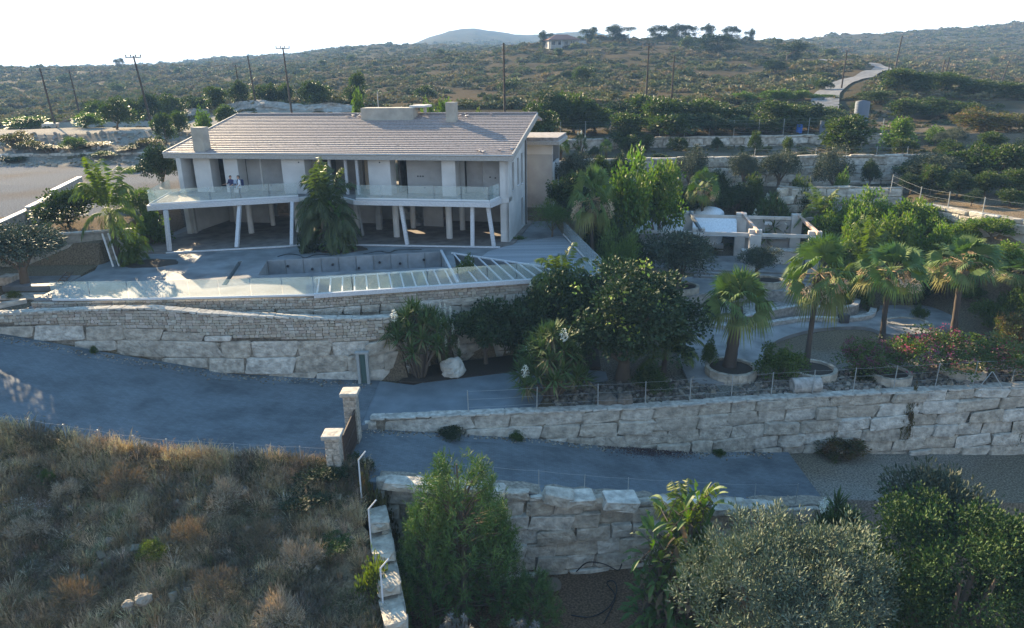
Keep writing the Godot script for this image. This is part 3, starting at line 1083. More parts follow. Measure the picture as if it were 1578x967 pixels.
func build_house() -> void:
	var t := thing("villa", "long two storey white concrete villa shell with a brown tiled roof and slanted columns", "house", HOUSE_AT, HOUSE_TURN)
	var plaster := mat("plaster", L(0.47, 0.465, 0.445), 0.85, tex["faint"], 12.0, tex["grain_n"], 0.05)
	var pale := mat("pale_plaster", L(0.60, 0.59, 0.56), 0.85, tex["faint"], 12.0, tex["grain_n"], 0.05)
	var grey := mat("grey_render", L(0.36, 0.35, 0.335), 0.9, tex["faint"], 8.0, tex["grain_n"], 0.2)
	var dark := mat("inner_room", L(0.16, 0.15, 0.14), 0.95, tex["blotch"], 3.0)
	var floor_m := mat("brown_floor", L(0.25, 0.21, 0.18), 0.7, tex["faint"], 6.0)
	var white := mat("white_steel", L(0.58, 0.59, 0.60), 0.45, tex["fine"], 2.0)
	var fascia := mat("fascia", L(0.40, 0.38, 0.345), 0.7, tex["fine"], 3.0)
	var screed := mat("balcony_screed", L(0.28, 0.265, 0.25), 0.85, tex["blotch"], 2.5)

	weathered(plaster, tex["stain"], 17.0)
	weathered(floor_m, tex["stain"], 5.0)
	weathered(screed, tex["stain"], 5.0)
	# ground floor slab and its pale lip
	var gf := PackedVector2Array([Vector2(-26.2, 6.9), Vector2(-23.8, 6.7), Vector2(-16.0, 3.6), Vector2(-14.6, 2.6), Vector2(-11.0, 2.45), Vector2(-0.35, 1.75), Vector2(0.4, 0.6), Vector2(0.4, -9.0), Vector2(-27.0, -9.0), Vector2(-27.0, 2.0)])
	var m := MB.new()
	m.prism(gf, -0.2, 0.07)
	part("ground_floor", m.mesh(), floor_m, t)
	m = MB.new()
	for i in 4:
		m.bar(Vector3(gf[i + 1].x, 0.075, gf[i + 1].y), Vector3(gf[i + 2].x, 0.075, gf[i + 2].y), 0.12, 0.1)
	part("floor_lip", m.mesh(), white, t)

	# upper slab with the zigzag balcony
	var sl := PackedVector2Array([Vector2(-27.3, 0.5), Vector2(-25.06, 6.19), Vector2(-15.83, 1.35), Vector2(-14.0, 0.75), Vector2(-12.6, 0.9), Vector2(-11.12, 2.16), Vector2(-0.94, 2.02), Vector2(-0.55, 0.1), Vector2(0.0, 0.0), Vector2(0.0, -7.5), Vector2(-26.2, -7.5)])
	m = MB.new()
	m.prism(sl, 2.98, 3.32)
	part("balcony_slab", m.mesh(), pale, t)
	m = MB.new()
	var inner := PackedVector2Array([Vector2(-27.0, 0.4), Vector2(-24.9, 5.85), Vector2(-15.8, 1.1), Vector2(-14.0, 0.5), Vector2(-12.5, 0.65), Vector2(-11.0, 1.95), Vector2(-1.1, 1.85), Vector2(-0.6, 0.0), Vector2(-0.2, -7.2), Vector2(-26.0, -7.2)])
	m.prism(inner, 3.321, 3.36)
	part("balcony_floor", m.mesh(), screed, t)
	m = MB.new()
	for e in [[sl[1], sl[2]], [sl[5], sl[6]]]:
		m.bar(Vector3(e[0].x, 3.17, e[0].y + 0.03), Vector3(e[1].x, 3.17, e[1].y + 0.03), 0.1, 0.36, 0.01)
	m.bar(Vector3(sl[0].x, 3.15, sl[0].y), Vector3(sl[1].x, 3.15, sl[1].y), 0.1, 0.42, 0.01)
	m.bar(Vector3(sl[6].x, 3.15, sl[6].y), Vector3(sl[7].x, 3.15, sl[7].y), 0.1, 0.42, 0.01)
	part("edge_fascia", m.mesh(), white, t)

	# facade: piers, recessed walls, openings (x0, x1, front z)
	for p in [[-25.2, -23.75], [-22.6, -21.4], [-17.7, -15.8], [-10.7, -8.95], [-5.0, -3.95]]:
		box_part("pier", Vector3(p[0], 3.33, -1.15), Vector3(p[1], 6.2, 0.0), pale, t)
	box_part("corner_pier", Vector3(-0.66, 0.0, -1.2), Vector3(0.0, 6.2, 0.0), pale, t)
	box_part("corner_pier", Vector3(-26.3, 0.0, -0.75), Vector3(-25.9, 6.2, 0.55), pale, t)
	box_part("corner_pier", Vector3(-25.85, 0.0, 0.1), Vector3(-25.6, 2.98, 0.35), plaster, t)
	var backz := -1.2
	for w in [[-25.9, -24.2], [-22.75, -21.9], [-21.4, -15.2], [-8.1, -4.6], [-2.2, -0.5]]:
		box_part("recessed_wall", Vector3(w[0], 3.33, backz - 0.2), Vector3(w[1], 6.2, backz), plaster, t)
	box_part("recessed_wall", Vector3(-4.6, 3.33, backz - 0.21), Vector3(-3.6, 6.2, backz - 0.01), plaster, t)
	box_part("grey_door_panel", Vector3(-3.58, 3.4, backz - 0.6), Vector3(-2.2, 6.2, backz - 0.5), grey, t)
	box_part("lintel", Vector3(-26.3, 6.0, backz - 0.25), Vector3(-0.66, 6.24, backz + 0.05), plaster, t)
	# pilaster strips on the long recessed wall, small switch boxes
	for x in [-20.2, -18.3]:
		box_part("pilaster", Vector3(x, 3.33, backz - 0.01), Vector3(x + 0.14, 6.0, backz + 0.07), pale, t)
	for s in [[-7.3, 4.6], [-7.1, 4.6], [-6.9, 4.6], [-6.8, 3.75], [-1.7, 4.6], [-1.3, 4.55], [-1.2, 3.7], [-19.5, 3.75]]:
		box_part("socket_box", Vector3(s[0], s[1], backz - 0.02), Vector3(s[0] + 0.12, s[1] + 0.1, backz + 0.015), mat("dark_pipe", L(0.03, 0.03, 0.035), 0.5), t, 0.0)
	for s in [[-16.3, 5.7], [-9.8, 5.75]]:
		box_part("socket_box", Vector3(s[0], s[1], -0.02), Vector3(s[0] + 0.1, s[1] + 0.1, 0.015), mat("dark_pipe", L(0.03, 0.03, 0.035), 0.5), t, 0.0)
	# the framed electrical cabinet on the second pier
	var cab := box_part("wall_cabinet", Vector3(-22.3, 3.72, 0.0), Vector3(-21.65, 4.35, 0.09), mat("cabinet_blue", L(0.33, 0.40, 0.50), 0.6), t)
	for i in 3:
		box_part("cabinet_hole", Vector3(-0.27 + i * 0.2, -0.12, 0.04), Vector3(-0.12 + i * 0.2, 0.05, 0.055), mat("dark_pipe", L(0.03, 0.03, 0.035), 0.5), cab, 0.0)
	box_part("cabinet_hole", Vector3(-0.24, -0.27, 0.04), Vector3(0.24, -0.18, 0.055), mat("dark_pipe", L(0.03, 0.03, 0.035), 0.5), cab, 0.0)
	# slender white posts in the wide opening
	for x in [-13.95, -12.65, -11.75]:
		box_part("slender_post", Vector3(x, 3.33, -0.3), Vector3(x + 0.2, 6.2, -0.1), white, t)
	# upper room behind: back wall with gaps so that light falls through, cross walls
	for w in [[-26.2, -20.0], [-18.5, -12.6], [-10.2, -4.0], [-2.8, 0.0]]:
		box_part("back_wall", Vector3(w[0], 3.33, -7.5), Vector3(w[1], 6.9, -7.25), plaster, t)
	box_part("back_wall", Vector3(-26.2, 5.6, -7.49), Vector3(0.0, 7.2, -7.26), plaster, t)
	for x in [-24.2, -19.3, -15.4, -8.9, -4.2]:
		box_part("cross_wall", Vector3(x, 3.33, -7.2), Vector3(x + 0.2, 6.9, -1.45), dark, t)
	box_part("inner_wall", Vector3(-15.2, 3.36, -4.4), Vector3(-12.9, 6.0, -4.2), grey, t)
	box_part("inner_column", Vector3(-12.2, 3.36, -3.4), Vector3(-11.7, 6.0, -2.9), mat("tan_plaster", L(0.42, 0.34, 0.25), 0.9), t)
	# interior staircase seen through the ground floor
	m = MB.new()
	m.bar(Vector3(-11.2, 2.9, -5.2), Vector3(-8.6, 0.1, -5.2), 1.1, 0.28)
	part("stair_flight", m.mesh(), grey, t)
	for i in 9:
		box_part("stair_step", Vector3(-10.9 + i * 0.27, 2.35 - i * 0.28, -5.74), Vector3(-10.6 + i * 0.27, 2.6 - i * 0.28, -4.66), grey, t)

	# side walls and the gable
	var slope := (8.42 - 6.25) / 10.6
	var gable := func(x0: float, x1: float, holes: Array, nm: String) -> void:
		var c := MB.new()
		# built as strips between the window openings, along z
		var zs := [-7.5, 0.0]
		for h in holes:
			zs.append(h[0]); zs.append(h[1])
		zs.sort()
		for i in zs.size() - 1:
			var za: float = zs[i]
			var zb: float = zs[i + 1]
			if zb - za < 0.01:
				continue
			var spans := [[0.0, -1.0]]
			for h in holes:
				if za >= h[0] - 0.001 and zb <= h[1] + 0.001:
					spans.append([h[2], h[3]])
			var lows := [0.0]
			var pieces := []
			var cur := 0.0
			var cuts := []
			for h in holes:
				if za >= h[0] - 0.001 and zb <= h[1] + 0.001:
					cuts.append([h[2], h[3]])
			cuts.sort_custom(func(a, b): return a[0] < b[0])
			for k in cuts:
				pieces.append([cur, k[0]])
				cur = k[1]
			pieces.append([cur, 99.0])
			for pc in pieces:
				var ya: float = pc[1] if pc[1] < 50.0 else 6.2 - slope * za
				var yb: float = pc[1] if pc[1] < 50.0 else 6.2 - slope * zb
				for s in [[x0, -1], [x1, 1]]:
					c.quad(Vector3(s[0], pc[0], za), Vector3(s[0], pc[0], zb), Vector3(s[0], yb, zb), Vector3(s[0], ya, za), Vector3(s[1], 0, 0))
				c.quad(Vector3(x0, ya, za), Vector3(x1, ya, za), Vector3(x1, yb, zb), Vector3(x0, yb, zb), Vector3.UP)
				c.quad(Vector3(x0, pc[0], za), Vector3(x1, pc[0], za), Vector3(x1, pc[0], zb), Vector3(x0, pc[0], zb), Vector3.DOWN)
				for e in [[za, -1], [zb, 1]]:
					var yt: float = ya if e[1] < 0 else yb
					c.quad(Vector3(x0, pc[0], e[0]), Vector3(x1, pc[0], e[0]), Vector3(x1, yt, e[0]), Vector3(x0, yt, e[0]), Vector3(0, 0, e[1]))
		part(nm, c.mesh(), pale, t)
	var holes := [[-2.1, -1.35, 3.6, 5.7], [-4.0, -3.3, 3.7, 5.8], [-5.7, -4.9, 3.6, 6.0], [-5.7, -4.9, 0.2, 2.5]]
	gable.call(-0.24, -0.002, holes, "gable_wall")
	gable.call(-26.29, -26.05, [], "gable_wall")
	for h in holes:
		var wn := box_part("window", Vector3(-0.2, h[2], h[0]), Vector3(-0.14, h[3], h[1]), mat("dark_glass", L(0.02, 0.025, 0.03), 0.08), t, 0.0)
		box_part("sill", Vector3(0.1, -(h[3] - h[2]) * 0.5 - 0.03, -(h[1] - h[0]) * 0.5 - 0.05), Vector3(0.22, -(h[3] - h[2]) * 0.5 + 0.03, (h[1] - h[0]) * 0.5 + 0.05), pale, wn)
	m = MB.new()
	m.tube([Vector3(0.07, 0.1, -6.6), Vector3(0.07, 6.9, -6.6), Vector3(0.15, 7.3, -6.6)], [0.06, 0.06, 0.06], 8)
	part("downpipe", m.mesh(), mat("brown_pipe", L(0.10, 0.085, 0.07), 0.5), t)

	# ground floor: back wall with dark doorways, columns
	for w in [[-26.2, -22.6], [-21.5, -13.9], [-12.7, -7.4], [-6.4, -0.3]]:
		box_part("back_wall", Vector3(w[0], 0.07, -7.45), Vector3(w[1], 2.98, -7.25), grey, t)
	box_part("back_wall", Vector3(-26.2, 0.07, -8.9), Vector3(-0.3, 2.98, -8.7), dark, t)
	box_part("inner_wall", Vector3(-25.6, 0.07, -4.6), Vector3(-21.8, 2.98, -4.4), grey, t)
	box_part("inner_wall", Vector3(-15.2, 0.07, -5.6), Vector3(-12.2, 2.3, -5.4), grey, t)
	box_part("inner_wall", Vector3(-8.2, 0.07, -5.0), Vector3(-6.5, 2.98, -4.8), grey, t)
	box_part("beam", Vector3(-14.4, 2.2, -3.4), Vector3(-10.9, 2.98, -3.0), plaster, t)
	for p in [[-21.2, -0.4, 0.22], [-21.0, -3.5, 0.2], [-17.6, -1.4, 0.24], [-24.5, -3.8, 0.2], [-9.0, -0.6, 0.24], [-8.8, -4.0, 0.22], [-4.8, -0.7, 0.24], [-4.6, -3.8, 0.22], [-13.3, -3.2, 0.2]]:
		m = MB.new()
		m.tube([Vector3(0, 0.07, 0), Vector3(0, 2.98, 0)], [p[2], p[2]], 20)
		part("round_column", m.mesh(), pale, t, Transform3D(Basis(), Vector3(p[0], 0, p[1])))
	box_part("square_column", Vector3(-11.6, 0.07, -3.35), Vector3(-11.15, 2.98, -2.9), plaster, t)
	# slanted white steel columns: foot and head
	for p in [[-23.9, 6.16, -23.86, 5.9], [-19.54, 4.5, -19.69, 3.15], [-15.84, 3.2, -16.27, 1.6], [-7.32, 1.83, -7.67, 1.69], [-2.39, 1.72, -2.34, 1.6], [-0.85, 1.5, -1.23, 1.47]]:
		m = MB.new()
		var foot := Vector3(p[0], 0.07, p[1])
		m.bar(Vector3.ZERO, Vector3(p[2], 2.98, p[3]) - foot, 0.26, 0.26, 0.02)
		part("slanted_column", m.mesh(), white, t, Transform3D(Basis(), foot))
	m = MB.new()
	m.bar(Vector3(-11.8, 0.07, -0.7), Vector3(-12.1, 2.98, -0.6), 0.16, 0.16, 0.01)
	part("slanted_column", m.mesh(), plaster, t)

	# roof: sheathing, tile courses, fascia
	var roof := MB.new()
	var x0 := -27.3
	var x1 := 0.42
	var e0 := Vector3(0, 6.22, 0.45)
	var r0 := Vector3(0, 8.45, -10.4)
	var down := (e0 - r0).normalized()
	var up := Vector3(0, down.z, -down.y).normalized()
	if up.y < 0.0:
		up = -up
	var rb := Basis(Vector3.RIGHT, up, Vector3.RIGHT.cross(up))
	roof.box(Vector3((x0 + x1) * 0.5, 0, 0) + (e0 + r0) * 0.5 + up * 0.1, Vector3(x1 - x0, 0.2, e0.distance_to(r0)), rb)
	var roof_n := part("roof", roof.mesh(), fascia, t)
	var courses := 24
	var len := e0.distance_to(r0)
	var pitch := len / courses
	var tile := [mat("tile_a", L(0.43, 0.37, 0.34), 0.6, tex["blotch"], 1.2, tex["grain_n"], 0.4), mat("tile_b", L(0.45, 0.385, 0.355), 0.6, tex["blotch"], 1.5, tex["grain_n"], 0.4), mat("tile_c", L(0.41, 0.35, 0.325), 0.6, tex["blotch"], 0.9, tex["grain_n"], 0.4)]
	for i in courses:
		# one course of interlocking tiles: scalloped top, its lip proud of the course below
		var c := MB.new()
		var w := 0.3
		var nn := int((x1 - x0) / w)
		for k in nn:
			var xa := x0 + (x1 - x0) * k / nn
			var xb := x0 + (x1 - x0) * (k + 1) / nn
			var xm := (xa + xb) * 0.5
			var hb := 0.085 + rng.randf_range(-0.003, 0.003)
			var pts := []
			for q in [[xa, 0.0], [xa + 0.04, 0.006], [xm, 0.003], [xb, 0.0]]:
				pts.append([Vector3(q[0], 0, 0) + r0 + down * (pitch * (i - 0.12)) + up * (0.2 + q[1]), Vector3(q[0], 0, 0) + r0 + down * (pitch * (i + 1.0)) + up * (0.2 + hb + q[1])])
			for j in 3:
				c.quad(pts[j][0], pts[j + 1][0], pts[j + 1][1], pts[j][1], up)
				c.quad(pts[j][1], pts[j + 1][1], pts[j + 1][1] - up * 0.09, pts[j][1] - up * 0.125, down)
		part("tile_course", c.mesh(), tile[rng.randi() % 3], roof_n)
	m = MB.new()
	m.box(Vector3((x0 + x1) * 0.5, 6.2, 0.5), Vector3(x1 - x0 + 0.1, 0.34, 0.1), Basis(), 0.015)
	part("eave_fascia", m.mesh(), fascia, roof_n)
	m = MB.new()
	m.box(Vector3((x0 + x1) * 0.5, 6.42, 0.56), Vector3(x1 - x0 + 0.12, 0.07, 0.12), Basis(), 0.015)
	part("eave_gutter", m.mesh(), pale, roof_n)
	for x in [x0, x1]:
		m = MB.new()
		m.bar(Vector3(x, 0, 0) + e0 + up * 0.1 + down * 0.05, Vector3(x, 0, 0) + r0 + up * 0.1, 0.12, 0.46, 0.015)
		part("rake_fascia", m.mesh(), fascia, roof_n)
	m = MB.new()
	m.bar(Vector3(x0, 0, 0) + r0 + up * 0.3, Vector3(x1, 0, 0) + r0 + up * 0.3, 0.3, 0.16, 0.03)
	part("ridge_cap", m.mesh(), tile[2], roof_n)
	# rear slope beyond the ridge
	m = MB.new()
	m.box(Vector3((x0 + x1) * 0.5, 8.25, -11.6), Vector3(x1 - x0, 0.2, 2.5), Basis(Vector3.RIGHT, -0.16))
	part("rear_slope", m.mesh(), tile[0], roof_n)
	# broken tiles lying on the roof
	for i in 24:
		var xx := rng.randf_range(-26.0, 0.0)
		var s := rng.randf_range(0.2, 0.9)
		if i < 10:
			xx = rng.randf_range(-16.2, -12.8)
		elif i < 18:
			xx = rng.randf_range(-7.0, -2.0)
		elif i < 26:
			xx = rng.randf_range(-2.2, 0.2); s = rng.randf_range(9.6, 10.7)
		elif i < 30:
			s = rng.randf_range(2.0, 4.0); xx = rng.randf_range(-3.5, -1.5)
		m = MB.new()
		m.box(Vector3.ZERO, Vector3(rng.randf_range(0.2, 0.42), 0.05, rng.randf_range(0.14, 0.3)), Basis(), 0.01, 0.05, rng)
		part("loose_tile", m.mesh(), tile[i % 3], roof_n, Transform3D(rb * Basis(Vector3.UP, rng.randf() * TAU) * Basis(Vector3.RIGHT, rng.randf_range(-0.3, 0.3)), Vector3(xx, 0, 0) + r0 + down * s + up * 0.34))
	# chimneys and the stair box at the ridge
	var chim := func(x: float, z: float, w: float, dd: float, h: float, nm: String) -> void:
		var yb := 6.25 + (0.45 - z) * slope
		box_part(nm, Vector3(x - w * 0.5, yb - 0.4, z - dd * 0.5), Vector3(x + w * 0.5, yb + h, z + dd * 0.5), mat("chimney_render", L(0.40, 0.365, 0.30), 0.9, tex["faint"], 5.0, tex["grain_n"], 0.1), t, 0.025)
	chim.call(-24.35, 1.1 - 1.3, 0.95, 0.9, 1.95, "chimney")
	chim.call(-6.35, -8.1, 0.8, 0.9, 1.75, "chimney")
	chim.call(-13.3 + 1.1, -9.3, 4.6, 1.6, 1.05, "roof_box")
	box_part("roof_slab", Vector3(-10.4, 9.28, -11.2), Vector3(-9.0, 9.45, -9.2), pale, t)
	box_part("roof_post", Vector3(-9.45, 8.2, -10.4), Vector3(-9.25, 9.28, -10.2), pale, t)
	m = MB.new()
	m.tube([Vector3(-13.7, 8.4, -10.6), Vector3(-13.7, 10.6, -10.6)], [0.03, 0.02], 6)
	part("roof_mast", m.mesh(), white, t)

	# balcony glass, as parts of the house
	var g := glass_mat()
	var rails := [[Vector3(-27.1, 3.36, 0.6), Vector3(-25.02, 3.36, 6.0)], [Vector3(-25.0, 3.36, 6.02), Vector3(-15.9, 3.36, 1.28)], [Vector3(-11.0, 3.36, 2.0), Vector3(-1.05, 3.36, 1.9)], [Vector3(-1.0, 3.36, 1.88), Vector3(-0.66, 3.36, 0.15)]]
	for r in rails:
		glass_fence("", "", r, 1.0, 2.0, g, Vector3.INF, t)

	# the flat roofed block behind the right gable
	var b := thing("annex", "flat roofed pale annex block behind the right gable of the villa", "building", hw(Vector3(-1.5, 0, -14.5)), HOUSE_TURN)
	box_part("flat_roof", Vector3(-3.6, 6.3, -2.9), Vector3(3.5, 6.62, 2.75), mat("roof_felt", L(0.36, 0.33, 0.31), 0.8, tex["blotch"], 3.0), b, 0.03)
	box_part("roof_edge", Vector3(-3.7, 5.98, -3.0), Vector3(3.6, 6.32, 2.85), fascia, b, 0.03)
	box_part("wall", Vector3(-3.2, 0.0, -2.6), Vector3(0.2, 5.98, 2.3), plaster, b)
	box_part("wall", Vector3(0.2, 0.0, -2.6), Vector3(2.9, 5.98, -2.3), plaster, b)
	box_part("wall", Vector3(0.2, 0.0, 1.7), Vector3(2.9, 5.1, 1.95), plaster, b)
	box_part("wall", Vector3(0.2, 5.102, 1.7), Vector3(2.9, 5.98, 1.95), pale, b)
	box_part("side_wall", Vector3(2.7, 0.0, -2.3), Vector3(2.9, 4.3, 1.7), pale, b)

# ---------------------------------------------------------------- the lower garden: patio, curved basins, bar with pergola, planters
func arc_pts(pts: Array) -> PackedVector2Array:
	return smooth_path(poly(pts))

func ribbon(path: PackedVector2Array, w: float, y0: float, y1: float) -> ArrayMesh:
	# a kerb or low wall of width w following a plan line
	var m := MB.new()
	for i in path.size() - 1:
		var t0 := (path[mini(i + 1, path.size() - 1)] - path[maxi(i - 1, 0)]).normalized()
		var t1 := (path[mini(i + 2, path.size() - 1)] - path[i]).normalized()
		var n0 := Vector2(-t0.y, t0.x) * w * 0.5
		var n1 := Vector2(-t1.y, t1.x) * w * 0.5
		var a := path[i] + n0; var b := path[i + 1] + n1; var c := path[i + 1] - n1; var d := path[i] - n0
		m.quad(Q3(a, y1), Q3(b, y1), Q3(c, y1), Q3(d, y1), Vector3.UP)
		m.quad(Q3(a, y0), Q3(b, y0), Q3(b, y1), Q3(a, y1), Q3(n0, 0))
		m.quad(Q3(d, y0), Q3(c, y0), Q3(c, y1), Q3(d, y1), -Q3(n0, 0))
		if i == 0:
			m.quad(Q3(a, y0), Q3(d, y0), Q3(d, y1), Q3(a, y1), -Q3(t0, 0))
		if i == path.size() - 2:
			m.quad(Q3(b, y0), Q3(c, y0), Q3(c, y1), Q3(b, y1), Q3(t1, 0))
	return m.mesh()

func ring_planter(label: String, at: Vector3, r: float, h: float, squash := 1.0) -> void:
	var t := thing("ring_planter", label, "planter", at)
	var k := 16
	for i in k:
		var a0 := TAU * i / k
		var a1 := TAU * (i + 0.97) / k
		var m := MB.new()
		m.prism(PackedVector2Array([Vector2(cos(a0), sin(a0) * squash) * r, Vector2(cos(a1), sin(a1) * squash) * r, Vector2(cos(a1), sin(a1) * squash) * (r - 0.22), Vector2(cos(a0), sin(a0) * squash) * (r - 0.22)]), -0.5, h + rng.randf_range(-0.015, 0.015))
		part("kerb_stone", m.mesh(), mats["limestone_%d" % [2, 4][i % 2]], t)
	var s := MB.new()
	var ring := PackedVector2Array()
	for i in k:
		ring.push_back(Vector2(cos(TAU * i / k), sin(TAU * i / k) * squash) * (r - 0.2))
	s.prism(ring, -0.5, h - 0.14)
	part("soil", s.mesh(), mat("dark_soil", L(0.10, 0.075, 0.055), 0.95, tex["soil"], 1.2, tex["rough_n"], 1.0), t)

func build_garden() -> void:
	var patio_m := mat("patio_concrete", L(0.31, 0.30, 0.285), 0.8, tex["faint"], 9.0, tex["grain_n"], 0.08)
	weathered(patio_m, tex["stain"], 9.0)
	var stone := mat("basin_stone", L(0.40, 0.365, 0.32), 0.85, tex["blotch"], 2.2, tex["rough_n"], 0.6)
	var kerb := mat("kerb_stone", L(0.50, 0.47, 0.42), 0.85, tex["blotch"], 2.0, tex["rough_n"], 0.5)
	# lower patio, a curved sheet of concrete
	var m := MB.new()
	var lower := arc_pts([Vector2(9.81, -36.62), Vector2(13.16, -37.12), Vector2(14.57, -38.95), Vector2(15.66, -41.50), Vector2(17.56, -43.72), Vector2(20.54, -45.34), Vector2(23.71, -45.59), Vector2(24.76, -44.02), Vector2(26.89, -44.18), Vector2(29.25, -45.08), Vector2(30.70, -47.02), Vector2(30.99, -49.94), Vector2(30.38, -52.40), Vector2(27.65, -50.89), Vector2(25.86, -48.39), Vector2(22.86, -47.67), Vector2(18.82, -47.85), Vector2(14.89, -46.92), Vector2(12.54, -48.43), Vector2(10.95, -49.69), Vector2(10.10, -46.60), Vector2(10.14, -41.72), Vector2(9.81, -36.62)])
	lower.remove_at(lower.size() - 1)
	m.prism(lower, -5.2, -4.62)
	struct("garden_patio", m.mesh(), patio_m)
	# right hand walk up beside the basins
	m = MB.new()
	var walk := poly([Vector2(27.57, -50.55), Vector2(30.18, -52.04), Vector2(30.56, -55.60), Vector2(29.23, -57.50), Vector2(27.10, -56.82), Vector2(27.65, -54.10)])
	m.prism(walk, -5.2, -4.45)
	struct("garden_walk", m.mesh(), patio_m)
	# upper plaza before the bar
	m = MB.new()
	var plaza := arc_pts([Vector2(9.5, -52.0), Vector2(12.0, -50.6), Vector2(14.5, -51.6), Vector2(17.0, -52.6), Vector2(20.0, -52.0), Vector2(23.0, -51.2), Vector2(25.6, -52.5), Vector2(26.6, -55.0), Vector2(26.0, -58.0), Vector2(11.0, -58.0), Vector2(8.5, -55.0), Vector2(9.5, -52.0)])
	plaza.remove_at(plaza.size() - 1)
	m.prism(plaza, -5.4, -3.9)
	struct("plaza_pavement", m.mesh(), patio_m)
	# two curved basins
	var lagoon := thing("garden_basin", "empty curved two step garden basin with low pale kerbs", "basin", Vector3(18.5, -4.6, -48.6))
	var org := -lagoon.position
	var lowk := arc_pts([Vector2(11.97, -48.82), Vector2(12.81, -46.79), Vector2(14.67, -45.50), Vector2(17.26, -46.04), Vector2(20.28, -46.99), Vector2(22.87, -46.74), Vector2(24.86, -47.34), Vector2(25.90, -48.75)])
	part("lower_kerb", ribbon(lowk, 0.42, -5.0, -4.34), kerb, lagoon, Transform3D(Basis(), org))
	var upk := arc_pts([Vector2(14.91, -45.68), Vector2(17.62, -47.21), Vector2(20.27, -48.25), Vector2(22.40, -47.85), Vector2(23.96, -48.07), Vector2(24.91, -49.23), Vector2(25.25, -50.48)])
	part("upper_kerb", ribbon(upk, 0.3, -5.0, -3.98), stone, lagoon, Transform3D(Basis(), org))
	part("kerb_cap", ribbon(upk, 0.38, -3.976, -3.92), kerb, lagoon, Transform3D(Basis(), org))
	m = MB.new()
	m.prism(poly([Vector2(14.0, -48.0), Vector2(18.0, -47.4), Vector2(25.5, -47.8), Vector2(25.8, -50.6), Vector2(23.0, -51.0), Vector2(20.0, -51.8), Vector2(15.0, -51.0), Vector2(12.6, -50.3)]), -5.2, -4.72)
	part("back_wall", ribbon(arc_pts([Vector2(12.2, -50.2), Vector2(14.5, -51.3), Vector2(17.0, -52.3), Vector2(20.0, -51.75), Vector2(23.0, -50.95), Vector2(25.8, -52.4)]), 0.3, -5.2, -3.86), stone, lagoon, Transform3D(Basis(), org))
	part("basin_floor", m.mesh(), stone, lagoon, Transform3D(Basis(), org))
	# small planters with the olives, the dark box
	ring_planter("cracked grey planter kerb round the foot of the big olive tree by the bar", Vector3(12.6, -3.95, -51.9), 1.55, 0.55, 0.8)
	ring_planter("round stone planter under the small olive tree in front of the bar", Vector3(19.7, -3.95, -53.1), 1.25, 0.6, 0.9)
	ring_planter("pale ring planter at the foot of the leftmost fan palm near the road wall", Vector3(12.52, -4.70, -38.06), 1.45, 0.55)
	ring_planter("pale ring planter at the foot of the tall slim fan palm", Vector3(17.10, -4.70, -37.80), 1.35, 0.5)
	ring_planter("stone ring planter between the purple bush and the green bush", Vector3(21.18, -4.70, -37.18), 1.2, 0.45)
	ring_planter("stone ring planter below the pink bougainvillea at the right", Vector3(25.63, -4.70, -37.75), 1.25, 0.45)
	ring_planter("low stone kerb ring set in the patio around rubble", Vector3(26.97, -4.62, -46.37), 1.5, 0.1, 0.6)
	var box := MB.new()
	box.box(Vector3.ZERO, Vector3(0.6, 0.6, 0.5), Basis(), 0.03)
	var db := solo("pump_box", box.mesh(), mat("dark_box", L(0.06, 0.055, 0.06), 0.6), "dark square box standing on the patio before the curved basin", "box")
	db.position = Vector3(22.76, -4.60, -46.51) + Vector3(0, 0.28, 0)
	box = MB.new()
	box.tube([Vector3(-0.75, 0, 0), Vector3(0.75, 0.05, 0)], [0.42, 0.42], 18)
	db = solo("concrete_drum", box.mesh(), kerb, "pale concrete drum lying beside the fence below the second palm", "drum")
	db.position = Vector3(15.88, -4.70, -35.63) + Vector3(0, 0.38, 0)

	# ---- the bar and its pergola
	var yaw := -0.22
	var b := thing("pool_bar", "roofless pool bar with concrete columns, pergola beams and a white sloping roof panel", "pavilion", Vector3(20.0, -3.5, -57.5), yaw)
	var conc := mat("bar_concrete", L(0.60, 0.555, 0.50), 0.85, tex["faint"], 6.0, tex["grain_n"], 0.1)
	var wall_m := mat("bar_wall", L(0.40, 0.38, 0.35), 0.9, tex["faint"], 6.0)
	var sheet_m := mat("white_membrane", L(0.78, 0.80, 0.81), 0.55, tex["fine"], 3.0)
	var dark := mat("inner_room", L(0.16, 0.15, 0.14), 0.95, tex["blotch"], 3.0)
	# platform and two steps
	box_part("platform", Vector3(-10.0, -0.6, -5.5), Vector3(5.6, 0.1, 2.0), patio_m, b, 0.02)
	box_part("step", Vector3(-4.8, -0.6, 2.0), Vector3(5.6, -0.06, 2.45), patio_m, b, 0.02)
	box_part("step", Vector3(-4.8, -0.6, 2.45), Vector3(5.6, -0.22, 2.9), patio_m, b, 0.02)
	var fx := [-4.6, -0.2, 4.3]
	for x in fx:
		box_part("front_column", Vector3(x - 0.44, 0.1, 0.85), Vector3(x + 0.44, 2.98, 1.7), conc, b, 0.02)
		box_part("column_head", Vector3(x - 0.5, 2.982, 0.8), Vector3(x + 0.5, 3.32, 1.3), conc, b, 0.03)
		box_part("back_column", Vector3(x - 0.42 - 0.75, 0.1, -3.7), Vector3(x + 0.42 - 0.75, 3.55, -3.0), conc, b, 0.02)
		box_part("column_head", Vector3(x - 0.42 - 0.75, 3.552, -3.8), Vector3(x + 0.42 - 0.75, 3.8, -3.1), conc, b, 0.03)
		var mm := MB.new()
		mm.bar(Vector3(x - 0.72, 3.72, -3.7), Vector3(x + 0.12, 3.26, 1.75), 0.2, 0.26, 0.01)
